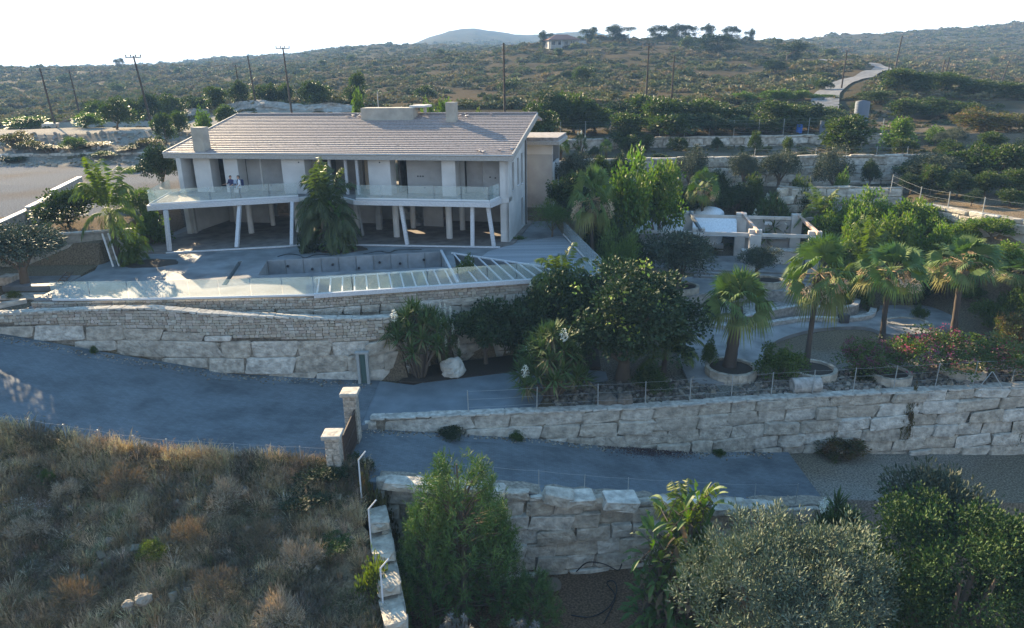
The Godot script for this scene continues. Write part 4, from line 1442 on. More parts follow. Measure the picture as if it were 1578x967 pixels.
		part("rafter", mm.mesh(), mat("rafter_%d" % (0 if x < -3 else 1), L(0.12, 0.13, 0.13) if x < -3 else L(0.50, 0.36, 0.28), 0.6), b)
	for z in [[1.15, 2.75, -9.2, 4.4], [-3.35, 3.3, -9.6, 4.9]]:
		box_part("long_beam", Vector3(z[2], z[1], z[0] - 0.07), Vector3(z[3], z[1] + 0.28, z[0] + 0.07), conc, b, 0.015)
	# membrane roof falling towards the front between the columns
	for s in [[-10.2, -5.75], [-5.0, -1.35]]:
		var mm := MB.new()
		mm.box(Vector3.ZERO, Vector3(s[1] - s[0], 0.06, 2.05), Basis(Vector3.RIGHT, 0.62), 0.01)
		part("roof_panel", mm.mesh(), sheet_m, b, Transform3D(Basis(), Vector3((s[0] + s[1]) * 0.5, 2.72, -2.35)))
	# right bay: grey back wall with a niche, shelf lines
	box_part("back_wall", Vector3(-0.55, 0.1, -3.6), Vector3(3.1, 3.25, -3.4), wall_m, b)
	box_part("niche", Vector3(1.0, 2.85, -3.42), Vector3(1.6, 3.1, -3.33), sheet_m, b, 0.0)
	box_part("shelf", Vector3(-0.55, 1.7, -3.4), Vector3(3.1, 1.78, -2.95), wall_m, b)
	box_part("back_wall", Vector3(-10.0, 0.1, -5.3), Vector3(-0.55, 2.3, -5.1), dark, b)
	box_part("side_wall", Vector3(-10.0, 0.1, -5.1), Vector3(-9.8, 2.3, -2.6), wall_m, b)
	box_part("front_wall", Vector3(-10.0, 0.1, -1.6), Vector3(-6.6, 2.1, -1.4), wall_m, b)
	box_part("counter", Vector3(1.4, 0.1, -1.6), Vector3(4.0, 1.15, -0.7), conc, b, 0.02)
	box_part("counter_top", Vector3(1.3, 1.152, -1.7), Vector3(4.1, 1.24, -0.6), kerb, b, 0.02)
	box_part("counter", Vector3(-0.9, 0.1, -1.7), Vector3(0.6, 1.1, -0.9), conc, b, 0.02)
	box_part("counter_door", Vector3(-0.5, 0.2, -0.905), Vector3(-0.15, 0.95, -0.88), dark, b, 0.0)
	for i in 2:
		box_part("bench", Vector3(-4.0, 0.1 + i * 0.45, -4.6 + i * 0.1), Vector3(-2.2, 0.4 + i * 0.45, -3.6), wall_m, b)
	var tank := MB.new()
	tank.tube([Vector3(0, 0, 0), Vector3(0, 3.2, 0)], [1.35, 1.35], 24)
	var tk := thing("domed_tank", "white domed tank behind the roof of the pool bar", "tank", Vector3(17.6, -3.3, -63.3))
	part("tank_body", tank.mesh(), sheet_m, tk)
	tank = MB.new()
	tank.ball(Vector3(0, 3.2, 0), Vector3(1.35, 0.55, 1.35), 24, 10)
	part("tank_dome", tank.mesh(), sheet_m, tk)

# ---------------------------------------------------------------- plants: a few built variants of each kind, shared by every copy
func add_kind(kind: String, h: float, w: float, parts: Array) -> void:
	if not kinds.has(kind):
		kinds[kind] = []
	kinds[kind].append({"h": h, "w": w, "parts": parts})

func leaf_blob(m: MB, at: Vector3, r: float, count: int, ll: float, lw: float, c: Color, out: Vector3, lift: float) -> void:
	for i in count:
		var o := rdir()
		var p := at + o * r * pow(rng.randf(), 0.45)
		var d := (o * 0.8 + out * 0.5 + rdir() * 0.7 + Vector3.UP * lift).normalized()
		var s := d.cross(rdir()).normalized() * lw * rng.randf_range(0.7, 1.2)
		m.col = jitter(c, 0.22)
		m.leaf(p, d * ll * rng.randf_range(0.65, 1.2), s)

# an uneven crown: lobes on a rough body, clumps over the lobes, leaves in the clumps
func crown(m: MB, at: Vector3, rad: Vector3, lobes: int, clumps: int, per: int, cr: float, ll: float, lw: float, cols: Array, lift := 0.1, flat_bottom := 0.35, open := 0.0) -> Array:
	var ls := []
	for i in lobes:
		var o := rdir()
		if o.y < -flat_bottom:
			o.y = -flat_bottom * rng.randf()
		ls.append([at + o * rad * rng.randf_range(0.4 + 0.22 * open, 0.68 + 0.2 * open), rng.randf_range(0.36 - 0.14 * open, 0.58 - 0.2 * open)])
	ls.append([at, 0.6 - 0.12 * open])
	for i in clumps:
		var l: Array = ls[i % ls.size()]
		var o := rdir()
		if o.y < -0.55:
			o.y *= -0.6
		var p: Vector3 = l[0] + o * rad * l[1] * rng.randf_range(0.72, 1.08)
		var c: Color = cols[rng.randi() % cols.size()].lerp(cols[rng.randi() % cols.size()], rng.randf() * 0.5)
		leaf_blob(m, p, cr * rng.randf_range(0.7, 1.3), per, ll, lw, c, ((p - at) / rad).normalized(), lift)
	return ls

func wood(base_r: float, h: float, ls: Array, limbs: int, lean := 0.2) -> ArrayMesh:
	var m := MB.new()
	m.col = L(1, 1, 1)
	var bend := Vector3(rng.randf_range(-lean, lean), 0, rng.randf_range(-lean, lean)) * h
	m.tube([Vector3(0, -0.3, 0), Vector3(0, 0.05, 0), bend * 0.4 + Vector3(0, h * 0.5, 0), bend + Vector3(0, h, 0)], [base_r * 1.5, base_r * 1.15, base_r * 0.9, base_r * 0.75], 8)
	for i in mini(limbs, ls.size()):
		var e: Vector3 = ls[i][0]
		var s := bend + Vector3(0, h * rng.randf_range(0.75, 1.0), 0)
		m.tube([s, s.lerp(e, 0.5) + rdir() * 0.12, e], [base_r * 0.55, base_r * 0.35, base_r * 0.12], 6)
	return m.mesh()

func make_kinds() -> void:
	var bark := mat("bark", L(0.15, 0.115, 0.085), 0.95, tex["fine"], 0.5, tex["rough_n"], 1.2)
	var lm := leaf_mat("leaf_green", Color(0.75, 0.85, 0.25))
	var lo := leaf_mat("leaf_olive", Color(0.3, 0.34, 0.18), 0.7, 0.25)
	var ld := leaf_mat("leaf_dark", Color(0.4, 0.5, 0.18), 0.62, 0.22)
	var dry := leaf_mat("leaf_dry", Color(0.6, 0.5, 0.28), 0.8, 0.2)

	# citrus and other lime green garden trees
	for i in 3:
		var m := MB.new()
		var ls := crown(m, Vector3(0, 2.3, 0), Vector3(2.1, 1.75, 2.1), 9, 110, 44, 0.42, 0.24, 0.075, [L(0.10, 0.16, 0.03), L(0.13, 0.19, 0.035), L(0.075, 0.125, 0.03), L(0.17, 0.20, 0.04)])
		add_kind("lime_tree", 4.0, 4.4, [["trunk", wood(0.11, 1.1, ls, 6), bark], ["crown", m.mesh(), lm]])
	# mid green bushy tree of the hillside and hedge
	for i in 4:
		var m := MB.new()
		var ls := crown(m, Vector3(0, 2.0, 0), Vector3(2.2, 1.9, 2.2), 8, 100, 40, 0.5, 0.27, 0.085, [L(0.045, 0.068, 0.026), L(0.06, 0.085, 0.03), L(0.036, 0.055, 0.022), L(0.075, 0.09, 0.034)], 0.15, 0.8)
		add_kind("bush_tree", 4.0, 4.6, [["trunk", wood(0.12, 0.8, ls, 5), bark], ["crown", m.mesh(), lm]])
	# brighter round bush
	for i in 2:
		var m := MB.new()
		var ls := crown(m, Vector3(0, 1.3, 0), Vector3(1.5, 1.3, 1.5), 6, 70, 40, 0.36, 0.2, 0.07, [L(0.09, 0.145, 0.03), L(0.12, 0.17, 0.04), L(0.075, 0.115, 0.03)], 0.15, 0.9)
		add_kind("bright_bush", 2.7, 3.1, [["stem", wood(0.08, 0.4, ls, 4), bark], ["crown", m.mesh(), lm]])
	# olive
	for i in 3:
		var m := MB.new()
		var ls := crown(m, Vector3(0, 2.5, 0), Vector3(2.0, 1.6, 2.0), 10, 220, 50, 0.4, 0.17, 0.034, [L(0.06, 0.075, 0.05), L(0.075, 0.092, 0.062), L(0.045, 0.058, 0.037), L(0.10, 0.112, 0.078)])
		add_kind("olive", 4.2, 4.2, [["trunk", wood(0.2, 1.3, ls, 7, 0.25), bark], ["crown", m.mesh(), lo]])
	# dark carob like trees
	for i in 3:
		var m := MB.new()
		var ls := crown(m, Vector3(0, 2.5, 0), Vector3(2.2, 1.9, 2.2), 11, 170, 46, 0.42, 0.19, 0.075, [L(0.035, 0.055, 0.028), L(0.045, 0.068, 0.032), L(0.028, 0.043, 0.024), L(0.055, 0.08, 0.035)], 0.05, 0.6)
		add_kind("carob", 4.4, 4.6, [["trunk", wood(0.16, 1.0, ls, 7), bark], ["crown", m.mesh(), ld]])
	# the very large olive and the large broadleaf close to the viewer: finer leaves
	for i in 1:
		var m := MB.new()
		var ls := crown(m, Vector3(0, 3.6, 0), Vector3(3.4, 2.8, 3.4), 24, 860, 60, 0.33, 0.15, 0.024, [L(0.10, 0.128, 0.082), L(0.125, 0.15, 0.10), L(0.072, 0.095, 0.06), L(0.175, 0.195, 0.14)], 0.55, 0.35, 0.7)
		add_kind("great_olive", 6.5, 7.0, [["trunk", wood(0.3, 1.8, ls, 12), bark], ["crown", m.mesh(), lo]])
		m = MB.new()
		ls = crown(m, Vector3(0, 3.4, 0), Vector3(3.3, 3.0, 3.3), 26, 560, 60, 0.4, 0.125, 0.045, [L(0.036, 0.062, 0.021), L(0.046, 0.076, 0.025), L(0.028, 0.05, 0.019), L(0.056, 0.085, 0.03)], 0.2, 0.8, 0.75)
		add_kind("great_tree", 6.5, 7.0, [["trunk", wood(0.3, 1.2, ls, 12), bark], ["crown", m.mesh(), ld]])
		m = MB.new()
		ls = crown(m, Vector3(0, 2.7, 0), Vector3(2.6, 2.4, 2.6), 14, 330, 52, 0.4, 0.15, 0.06, [L(0.036, 0.056, 0.028), L(0.048, 0.07, 0.034), L(0.03, 0.046, 0.025), L(0.062, 0.085, 0.042)], 0.0, 0.8, 0.7)
		for k in 12:
			var o := rdir()
			leaf_blob(m, Vector3(0, 2.9, 0) + Vector3(o.x, absf(o.y), o.z) * 2.4, 0.3, 16, 0.17, 0.055, L(0.26, 0.30, 0.06), o, 0.3)
		add_kind("great_carob", 5.0, 5.4, [["trunk", wood(0.26, 1.0, ls, 10), bark], ["crown", m.mesh(), ld]])
	# feathery acacia
	for i in 2:
		var m := MB.new()
		var ls := crown(m, Vector3(0, 2.6, 0), Vector3(1.7, 1.9, 1.7), 9, 120, 44, 0.45, 0.3, 0.02, [L(0.085, 0.13, 0.04), L(0.11, 0.155, 0.05), L(0.065, 0.105, 0.035)], 0.25)
		add_kind("acacia", 4.4, 3.8, [["trunk", wood(0.1, 1.2, ls, 7), bark], ["crown", m.mesh(), lm]])
	# young pines: upright sprays of needles
	for i in 3:
		var m := MB.new()
		var tr := MB.new()
		tr.tube([Vector3(0, -0.3, 0), Vector3(0.1, 2.0, 0), Vector3(0, 4.2, 0.05)], [0.13, 0.09, 0.02], 7)
		for k in 330:
			var y := 0.35 + 3.6 * pow(rng.randf(), 0.9)
			var reach := 1.75 * sqrt(clampf(1.0 - (y - 0.4) / 4.1, 0.02, 1.0)) * rng.randf_range(0.55, 1.1)
			var a := rng.randf() * TAU
			var p := Vector3(cos(a) * reach, y + reach * 0.12, sin(a) * reach)
			if k % 3 == 0:
				tr.tube([Vector3(0, y * 0.8, 0), p * Vector3(0.6, 0.95, 0.6), p], [0.03, 0.02, 0.008], 4, false)
			var up := (Vector3(cos(a) * 0.45, 1.0, sin(a) * 0.45) + rdir() * 0.3).normalized()
			var c: Color = [L(0.08, 0.13, 0.042), L(0.10, 0.155, 0.046), L(0.062, 0.10, 0.036), L(0.12, 0.165, 0.05)][rng.randi() % 4]
			var sp := rng.randf_range(0.4, 0.75)
			for q in 40:
				var t := rng.randf()
				var d := (up * 0.55 + rdir() * 0.75).normalized()
				m.col = jitter(c, 0.25)
				m.leaf(p + up * sp * (t - 0.5) + rdir() * 0.05, d * rng.randf_range(0.14, 0.24), d.cross(rdir()).normalized() * 0.011)
		add_kind("young_pine", 4.4, 3.6, [["trunk", tr.mesh(), bark], ["crown", m.mesh(), ld]])
	# wind bent hilltop pines
	for i in 2:
		var m := MB.new()
		var ls := crown(m, Vector3(0.4, 2.7, 0), Vector3(2.7, 3.2, 2.4), 12, 150, 40, 0.55, 0.34, 0.06, [L(0.035, 0.055, 0.03), L(0.045, 0.065, 0.032)], 0.35, 0.9, 0.9)
		add_kind("pine", 6.4, 6.6, [["trunk", wood(0.22, 1.8, ls, 6), bark], ["crown", m.mesh(), ld]])
	# flowering bushes
	for c in [["pink_bush", [L(0.32, 0.085, 0.14), L(0.38, 0.13, 0.18), L(0.28, 0.10, 0.09)], 0.36], ["purple_bush", [L(0.17, 0.065, 0.10), L(0.22, 0.08, 0.12), L(0.13, 0.07, 0.06)], 0.6], ["red_bush", [L(0.30, 0.075, 0.06), L(0.30, 0.13, 0.07), L(0.26, 0.065, 0.09)], 0.3]]:
		for i in 2:
			var m := MB.new()
			var ls := crown(m, Vector3(0, 1.2, 0), Vector3(1.45, 1.25, 1.45), 8, 90, 44, 0.33, 0.12, 0.045, [L(0.085, 0.12, 0.04), L(0.11, 0.14, 0.05), L(0.06, 0.09, 0.03)], 0.2, 0.9)
			var f := MB.new()
			for k in 85:
				var o := rdir()
				o.y = absf(o.y) if rng.randf() < 0.75 else o.y
				if rng.randf() < c[2] + 0.35:
					var l: Array = ls[rng.randi() % ls.size()]
					leaf_blob(f, l[0] + o * l[1] * Vector3(1.5, 1.3, 1.5) * rng.randf_range(0.85, 1.05), 0.2, int(26 * c[2]) + 8, 0.085, 0.04, c[1][rng.randi() % 3], o, 0.2)
			add_kind(c[0], 2.6, 3.0, [["stem", wood(0.05, 0.4, ls, 6), bark], ["crown", m.mesh(), lm], ["blossom", f.mesh(), leaf_mat("petal", Color(0.8, 0.5, 0.6))]])
	# low shrubs of several tones
	for c in [["green_shrub", [L(0.075, 0.11, 0.03), L(0.10, 0.135, 0.04), L(0.055, 0.085, 0.025)], 0.11, 0.035], ["dark_shrub", [L(0.03, 0.045, 0.022), L(0.042, 0.06, 0.028)], 0.12, 0.04], ["yellow_shrub", [L(0.16, 0.16, 0.03), L(0.11, 0.13, 0.03), L(0.08, 0.105, 0.03)], 0.1, 0.03], ["rust_shrub", [L(0.15, 0.085, 0.045), L(0.10, 0.085, 0.04), L(0.075, 0.085, 0.035)], 0.13, 0.04]]:
		for i in 2:
			var m := MB.new()
			var ls := crown(m, Vector3(0, 0.8, 0), Vector3(1.1, 0.9, 1.1), 7, 90, 46, 0.26, c[2], c[3], c[1], 0.35, 0.9)
			add_kind(c[0], 1.8, 2.3, [["stem", wood(0.04, 0.3, ls, 5), bark], ["crown", m.mesh(), lm]])
	# grey dead shrub: many heads of dry drooping blades on short stems
	for i in 2:
		var m := MB.new()
		var tr := MB.new()
		for k in 26:
			var a: float = k * 2.39996
			var r := 1.15 * sqrt((k + 0.4) / 26.0)
			var hd := Vector3(cos(a) * r, 2.1 - r * 0.9 + rng.randf_range(-0.35, 0.3), sin(a) * r)
			tr.tube([Vector3(cos(a) * r * 0.3, -0.2, sin(a) * r * 0.3), hd], [0.04, 0.025], 5, false)
			var tone := L(0.20, 0.195, 0.185).lerp(L(0.11, 0.105, 0.095), rng.randf())
			for q in 42:
				var o := rdir()
				o.y = o.y * 0.5 - 0.25
				m.col = jitter(tone, 0.25)
				var e := hd + o * 0.16
				m.leaf(hd + Vector3.UP * 0.1, o * 0.2 + Vector3.UP * 0.02, o.cross(Vector3.UP).normalized() * 0.016)
				m.leaf(e, (o * 0.6 + Vector3.DOWN).normalized() * rng.randf_range(0.16, 0.34), o.cross(Vector3.UP).normalized() * 0.013)
		add_kind("grey_shrub", 2.5, 2.7, [["stem", tr.mesh(), bark], ["dry_blades", m.mesh(), dry]])
	# twiggy brush mounds of the bank
	for c in [["bank_brush_pale", [L(0.34, 0.295, 0.22), L(0.27, 0.235, 0.175), L(0.37, 0.31, 0.215)]], ["bank_brush_dark", [L(0.15, 0.13, 0.095), L(0.18, 0.15, 0.105), L(0.115, 0.11, 0.075)]]]:
		for i in 2:
			var m := MB.new()
			var ls := crown(m, Vector3(0, 0.45, 0), Vector3(0.9, 0.5, 0.9), 9, 52, 34, 0.26, 0.24, 0.009, c[1], 0.7, 0.9, 1.0)
			add_kind(c[0], 1.05, 1.8, [["stem", wood(0.03, 0.2, ls, 6), bark], ["twigs", m.mesh(), dry]])
	make_palms(bark, lm, dry, ld)

func fan_leaf(m: MB, hub: Vector3, d: Vector3, up: Vector3, r: float, segs: int, spread: float, droop: float, c: Color) -> void:
	# a fan of narrow segments, stiff near the hub and hanging at the tips
	var side := d.cross(up).normalized()
	for i in segs:
		var a := (i / float(segs - 1) - 0.5) * 2.0 * spread
		var dir := (d * cos(a) + side * sin(a)).normalized()
		var k := r * (0.72 + 0.28 * cos(a * 0.8)) * rng.randf_range(0.9, 1.08)
		var w := dir.cross(up).normalized() * k * spread / segs * 0.62
		var mid := hub + dir * k * 0.58 + up * 0.06 * k
		var tip := hub + dir * k * 0.95 + Vector3.DOWN * droop * k * rng.randf_range(0.6, 1.4)
		m.col = jitter(c, 0.16)
		m.tri(hub, mid + w, mid - w)
		m.tri(mid + w, tip, mid - w)

func make_palms(bark: Material, lm: Material, dry: Material, ld: Material) -> void:
	var pbark := mat("palm_bark", L(0.095, 0.075, 0.06), 0.95, tex["fine"], 0.35, tex["rough_n"], 1.5)
	var fan_m := leaf_mat("leaf_fan", Color(0.5, 0.6, 0.22), 0.7, 0.2)
	# fan palms: with and without flower stalks, slim or stout
	for v in [["fan_palm", 5.2, 0.15, true], ["fan_palm", 5.4, 0.17, true], ["fan_palm", 5.0, 0.16, true], ["stout_fan_palm", 3.4, 0.36, false], ["small_fan_palm", 2.0, 0.26, false], ["small_fan_palm", 1.8, 0.24, false]]:
		var h: float = v[1]
		var tr := MB.new()
		var pts := []
		var rad := []
		for i in 15:
			var t := i / 14.0
			pts.append(Vector3(0.18 * sin(t * 2.0), t * h - 0.2, 0.1 * t * t))
			rad.append(v[2] * (1.35 - 0.45 * minf(t * 3.0, 1.0)) * (1.06 if i % 2 else 0.97))
		tr.tube(pts, rad, 10)
		var top: Vector3 = pts[14]
		for i in 46:
			# old leaf bases
			var a := rng.randf() * TAU
			var y := h - 0.2 - rng.randf() * h * 0.35
			var o := Vector3(cos(a), 0.5, sin(a))
			tr.leaf(Vector3(0.18 * sin(y / h * 2.0), y, 0) + Vector3(cos(a), 0, sin(a)) * v[2] * 0.8, o * 0.3, Vector3(-sin(a), 0, cos(a)) * 0.07)
		var m := MB.new()
		var fr := 1.05 if h > 3.0 else 0.85
		var n := 36
		for i in n:
			var t := i / float(n - 1)
			var el := lerpf(1.45, -0.1 if v[3] == false else -0.7, pow(t, 0.9)) + rng.randf_range(-0.12, 0.12)
			var a := i * 2.39996 + rng.randf_range(-0.2, 0.2)
			var d := Vector3(cos(a) * cos(el), sin(el), sin(a) * cos(el))
			var pl := fr * rng.randf_range(0.85, 1.15)
			var hub := top + d * pl + Vector3.DOWN * 0.08
			var up := (Vector3.UP - d * d.y + d * 0.001).normalized()
			up = up.rotated(d, rng.randf_range(-1.0, 1.0))
			var c: Color = L(0.075, 0.12, 0.045).lerp(L(0.11, 0.15, 0.05), rng.randf())
			if t > 0.82:
				c = c.lerp(L(0.20, 0.17, 0.06), rng.randf() * 0.7)
			m.col = L(0.16, 0.17, 0.07)
			var s := d.cross(Vector3.UP if absf(d.y) < 0.9 else Vector3.RIGHT).normalized() * 0.028
			m.tri(top + s, hub, top - s)
			fan_leaf(m, hub, (d + Vector3.DOWN * (0.02 + 0.25 * t)).normalized(), up, fr * rng.randf_range(0.95, 1.25), 17, 1.3, 0.08 + 0.42 * t, c)
		var parts := [["trunk", tr.mesh(), pbark], ["crown", m.mesh(), fan_m]]
		if v[3]:
			var f := MB.new()
			for i in 9:
				# branched tan flower stalks hanging between the leaves
				var a := rng.randf() * TAU
				var e := top + Vector3(cos(a) * 1.35, -0.55 + rng.randf_range(-0.3, 0.35), sin(a) * 1.35)
				f.col = L(0.36, 0.26, 0.16)
				f.tube([top, top.lerp(e, 0.6) + Vector3.UP * 0.35, e], [0.025, 0.02, 0.01], 5, false)
				leaf_blob(f, e, 0.36, 190, 0.14, 0.026, L(0.50, 0.40, 0.29), Vector3.DOWN, -0.6)
			parts.append(["flower_stalk", f.mesh(), dry])
			var s := MB.new()
			for i in 16:
				var a := rng.randf() * TAU
				var d := Vector3(cos(a) * 0.45, -0.9, sin(a) * 0.45).normalized()
				fan_leaf(s, top + d * 0.5, d, Vector3(cos(a), 0.4, sin(a)).normalized(), 0.8, 14, 0.8, 0.25, L(0.27, 0.20, 0.11))
			parts.append(["dead_fronds", s.mesh(), dry])
		add_kind(v[0], h + 1.35 * fr + 0.3, 4.6 * fr, parts)
	# feather palms
	for v in [["feather_palm", 2.6, 24, 2.3, true], ["feather_palm", 2.3, 22, 2.2, true], ["bushy_palm", 0.5, 34, 2.4, false], ["bushy_palm", 0.4, 28, 2.3, false], ["dark_palm", 1.3, 60, 2.1, false]]:
		var h: float = v[1]
		var tr := MB.new()
		tr.tube([Vector3(0, -0.2, 0), Vector3(0.05, h * 0.5, 0), Vector3(0, h, 0), Vector3(0, h + 0.5, 0)], [0.2, 0.15, 0.16, 0.08], 9)
		var m := MB.new()
		for i in v[2]:
			var a: float = i * 2.39996
			var el := rng.randf_range(0.35 if v[0] != "dark_palm" else 0.15, 1.4)
			var fl: float = v[3] * rng.randf_range(0.85, 1.1)
			var p := Vector3(0, h + 0.4, 0)
			var d := Vector3(cos(a) * cos(el), sin(el), sin(a) * cos(el))
			var c: Color = L(0.085, 0.115, 0.032).lerp(L(0.12, 0.145, 0.04), rng.randf())
			if v[0] == "dark_palm":
				c = L(0.055, 0.075, 0.032).lerp(L(0.085, 0.10, 0.045), rng.randf())
			var seg := 30
			for k in seg:
				var q := p + d * fl / seg
				var s := d.cross(Vector3.UP).normalized()
				m.col = L(0.11, 0.13, 0.045)
				m.tri(p + s * 0.02, q, p - s * 0.02)
				if k > 4:
					var ll := 0.52 * sin(PI * (k - 3.0) / (seg - 1.0)) + 0.1
					for sg in [-1, 1]:
						m.col = jitter(c, 0.18)
						var ld2: Vector3 = (s * sg * 0.8 + d * 0.6 + Vector3.DOWN * rng.randf_range(0.25, 0.7)).normalized()
						m.leaf(q, ld2 * ll * rng.randf_range(0.85, 1.1), d * 0.045)
				p = q
				d = (d + Vector3.DOWN * (0.035 + 0.05 * k / seg)).normalized()
		add_kind(v[0], h + v[3] * 0.62 + 0.4, v[3] * 1.7, [["trunk", tr.mesh(), pbark], ["crown", m.mesh(), lm]])
	# yuccas: several stems, each with a ball of stiff blades, some with a white flower spike
	for v in [["yucca", 11, 0.33, 3.0], ["yucca", 9, 0.2, 2.6], ["great_yucca", 27, 0.17, 3.2], ["tree_yucca", 22, 0.1, 3.4]]:
		var tr := MB.new()
		var m := MB.new()
		var f := MB.new()
		var spread: float = v[3] * 0.46
		for k in v[1]:
			var a: float = k * 2.39996
			var r: float = spread * sqrt((k + 0.3) / v[1])
			var hd := Vector3(cos(a) * r, v[3] * (0.9 - (0.36 if v[0] == "tree_yucca" else 0.62) * pow(r / maxf(spread, 0.01), 1.6)) + rng.randf_range(-0.25, 0.1), sin(a) * r)
			tr.tube([Vector3(cos(a) * 0.12, -0.2, sin(a) * 0.12), Vector3(cos(a) * r * 0.45, hd.y * 0.5, sin(a) * r * 0.45), hd], [0.13 if k < 4 else 0.05, 0.1 if k < 4 else 0.05, 0.06], 6)
			var c: Color = L(0.06, 0.09, 0.032).lerp(L(0.085, 0.12, 0.04), rng.randf())
			for q in 64:
				var o := rdir()
				if o.y < -0.6:
					o.y = absf(o.y)
				m.col = jitter(c if o.y > -0.35 else L(0.17, 0.14, 0.07), 0.2)
				m.leaf(hd + Vector3.UP * rng.randf_range(-0.15, 0.15), (o + Vector3.DOWN * 0.12) * rng.randf_range(0.55, 0.85), o.cross(Vector3.UP + rdir() * 0.2).normalized() * 0.046)
			if rng.randf() < v[2]:
				for q in 110:
					var t := rng.randf()
					var w := 0.15 * sin(PI * clampf(t * 0.9 + 0.1, 0, 1))
					var o := rdir()
					f.col = jitter(L(0.72, 0.70, 0.58), 0.06)
					f.leaf(hd + Vector3(0, 0.42 + t * 0.5, 0) + Vector3(o.x, 0, o.z) * w, (o + Vector3.DOWN * 0.4) * 0.07, o.cross(Vector3.UP).normalized() * 0.028)
		var parts := [["stem", tr.mesh(), bark], ["crown", m.mesh(), ld]]
		if f.v.size() > 0:
			parts.append(["flower_spike", f.mesh(), leaf_mat("white_petal", Color(0.5, 0.5, 0.45))])
		add_kind(v[0], v[3] + 0.5, v[3] * 1.25, parts)
	# tall broad leaved plant: paddle leaves on long stalks, some torn and dry
	for i in 1:
		var tr := MB.new()
		var m := MB.new()
		var s := MB.new()
		for k in 4:
			tr.tube([Vector3(k * 0.3 - 0.45, -0.2, 0.1 * k), Vector3(k * 0.45 - 0.7, 2.2 + (k % 3) * 0.7, 0.15 * k)], [0.11, 0.08], 8)
		for k in 190:
			var a: float = k * 2.39996
			var b := Vector3((k % 4) * 0.42 - 0.6, 0.4 + rng.randf() * (2.2 + (k % 3) * 0.75), 0.12 * (k % 4))
			var el := rng.randf_range(-0.1, 1.3)
			var d := Vector3(cos(a) * cos(el), sin(el), sin(a) * cos(el))
			var pl := rng.randf_range(0.35, 0.9)
			var p := b + d * pl
			tr.tube([b, p], [0.02, 0.012], 5, false)
			var side := d.cross(Vector3.UP).normalized()
			var c: Color = L(0.055, 0.10, 0.03).lerp(L(0.09, 0.145, 0.04), rng.randf())
			var mm := m
			if k % 8 == 0:
				mm = s
				c = L(0.13, 0.105, 0.07)
				d = (d + Vector3.DOWN * 1.3).normalized()
			var wd := rng.randf_range(0.08, 0.14)
			for q in 6:
				var np := p + d * 0.125
				var w0: float = wd * sin(PI * (q + 0.35) / 6.6)
				var w1: float = wd * sin(PI * (q + 1.35) / 6.9)
				var lift := Vector3.UP * 0.35
				mm.col = jitter(c, 0.1)
				for sg in [-1.0, 1.0]:
					if rng.randf() < 0.12:
						continue
					mm.tri(p, p + (side * sg + lift) * w0, np)
					mm.tri(np, p + (side * sg + lift) * w0, np + (side * sg + lift) * w1)
				p = np
				d = (d + Vector3.DOWN * 0.17).normalized()
		add_kind("paddle_plant", 4.6, 3.0, [["stalk", tr.mesh(), pbark], ["leaves", m.mesh(), lm], ["dry_leaves", s.mesh(), dry]])

func plant(called: String, kind: String, x: float, z: float, top: float, w: float, label: String, category: String, group := "", turn := -1.0, lift := 0.0) -> Node3D:
	var gy := ground_y(x, -z) + lift
	if kind in ["olive", "fan_palm", "stout_fan_palm"] and lift == 0.0:
		gy = gy
	var list: Array = kinds[kind]
	var k: Dictionary = list[used.get("kind_" + kind, 0) % list.size()]
	used["kind_" + kind] = used.get("kind_" + kind, 0) + 1
	var h := top - gy
	if h < 0.55:
		h = 0.55
	var t := thing(called, label, category, Vector3(x, gy, z), rng.randf() * TAU if turn < 0.0 else turn, group)
	t.scale = Vector3(w / k.w, h / k.h, w / k.w)
	for p in k.parts:
		part(p[0], p[1], p[2], t)
	return t

const ORD := ["first", "second", "third", "fourth", "fifth", "sixth", "seventh", "eighth", "ninth", "tenth", "eleventh", "twelfth", "thirteenth", "fourteenth", "fifteenth", "sixteenth"]

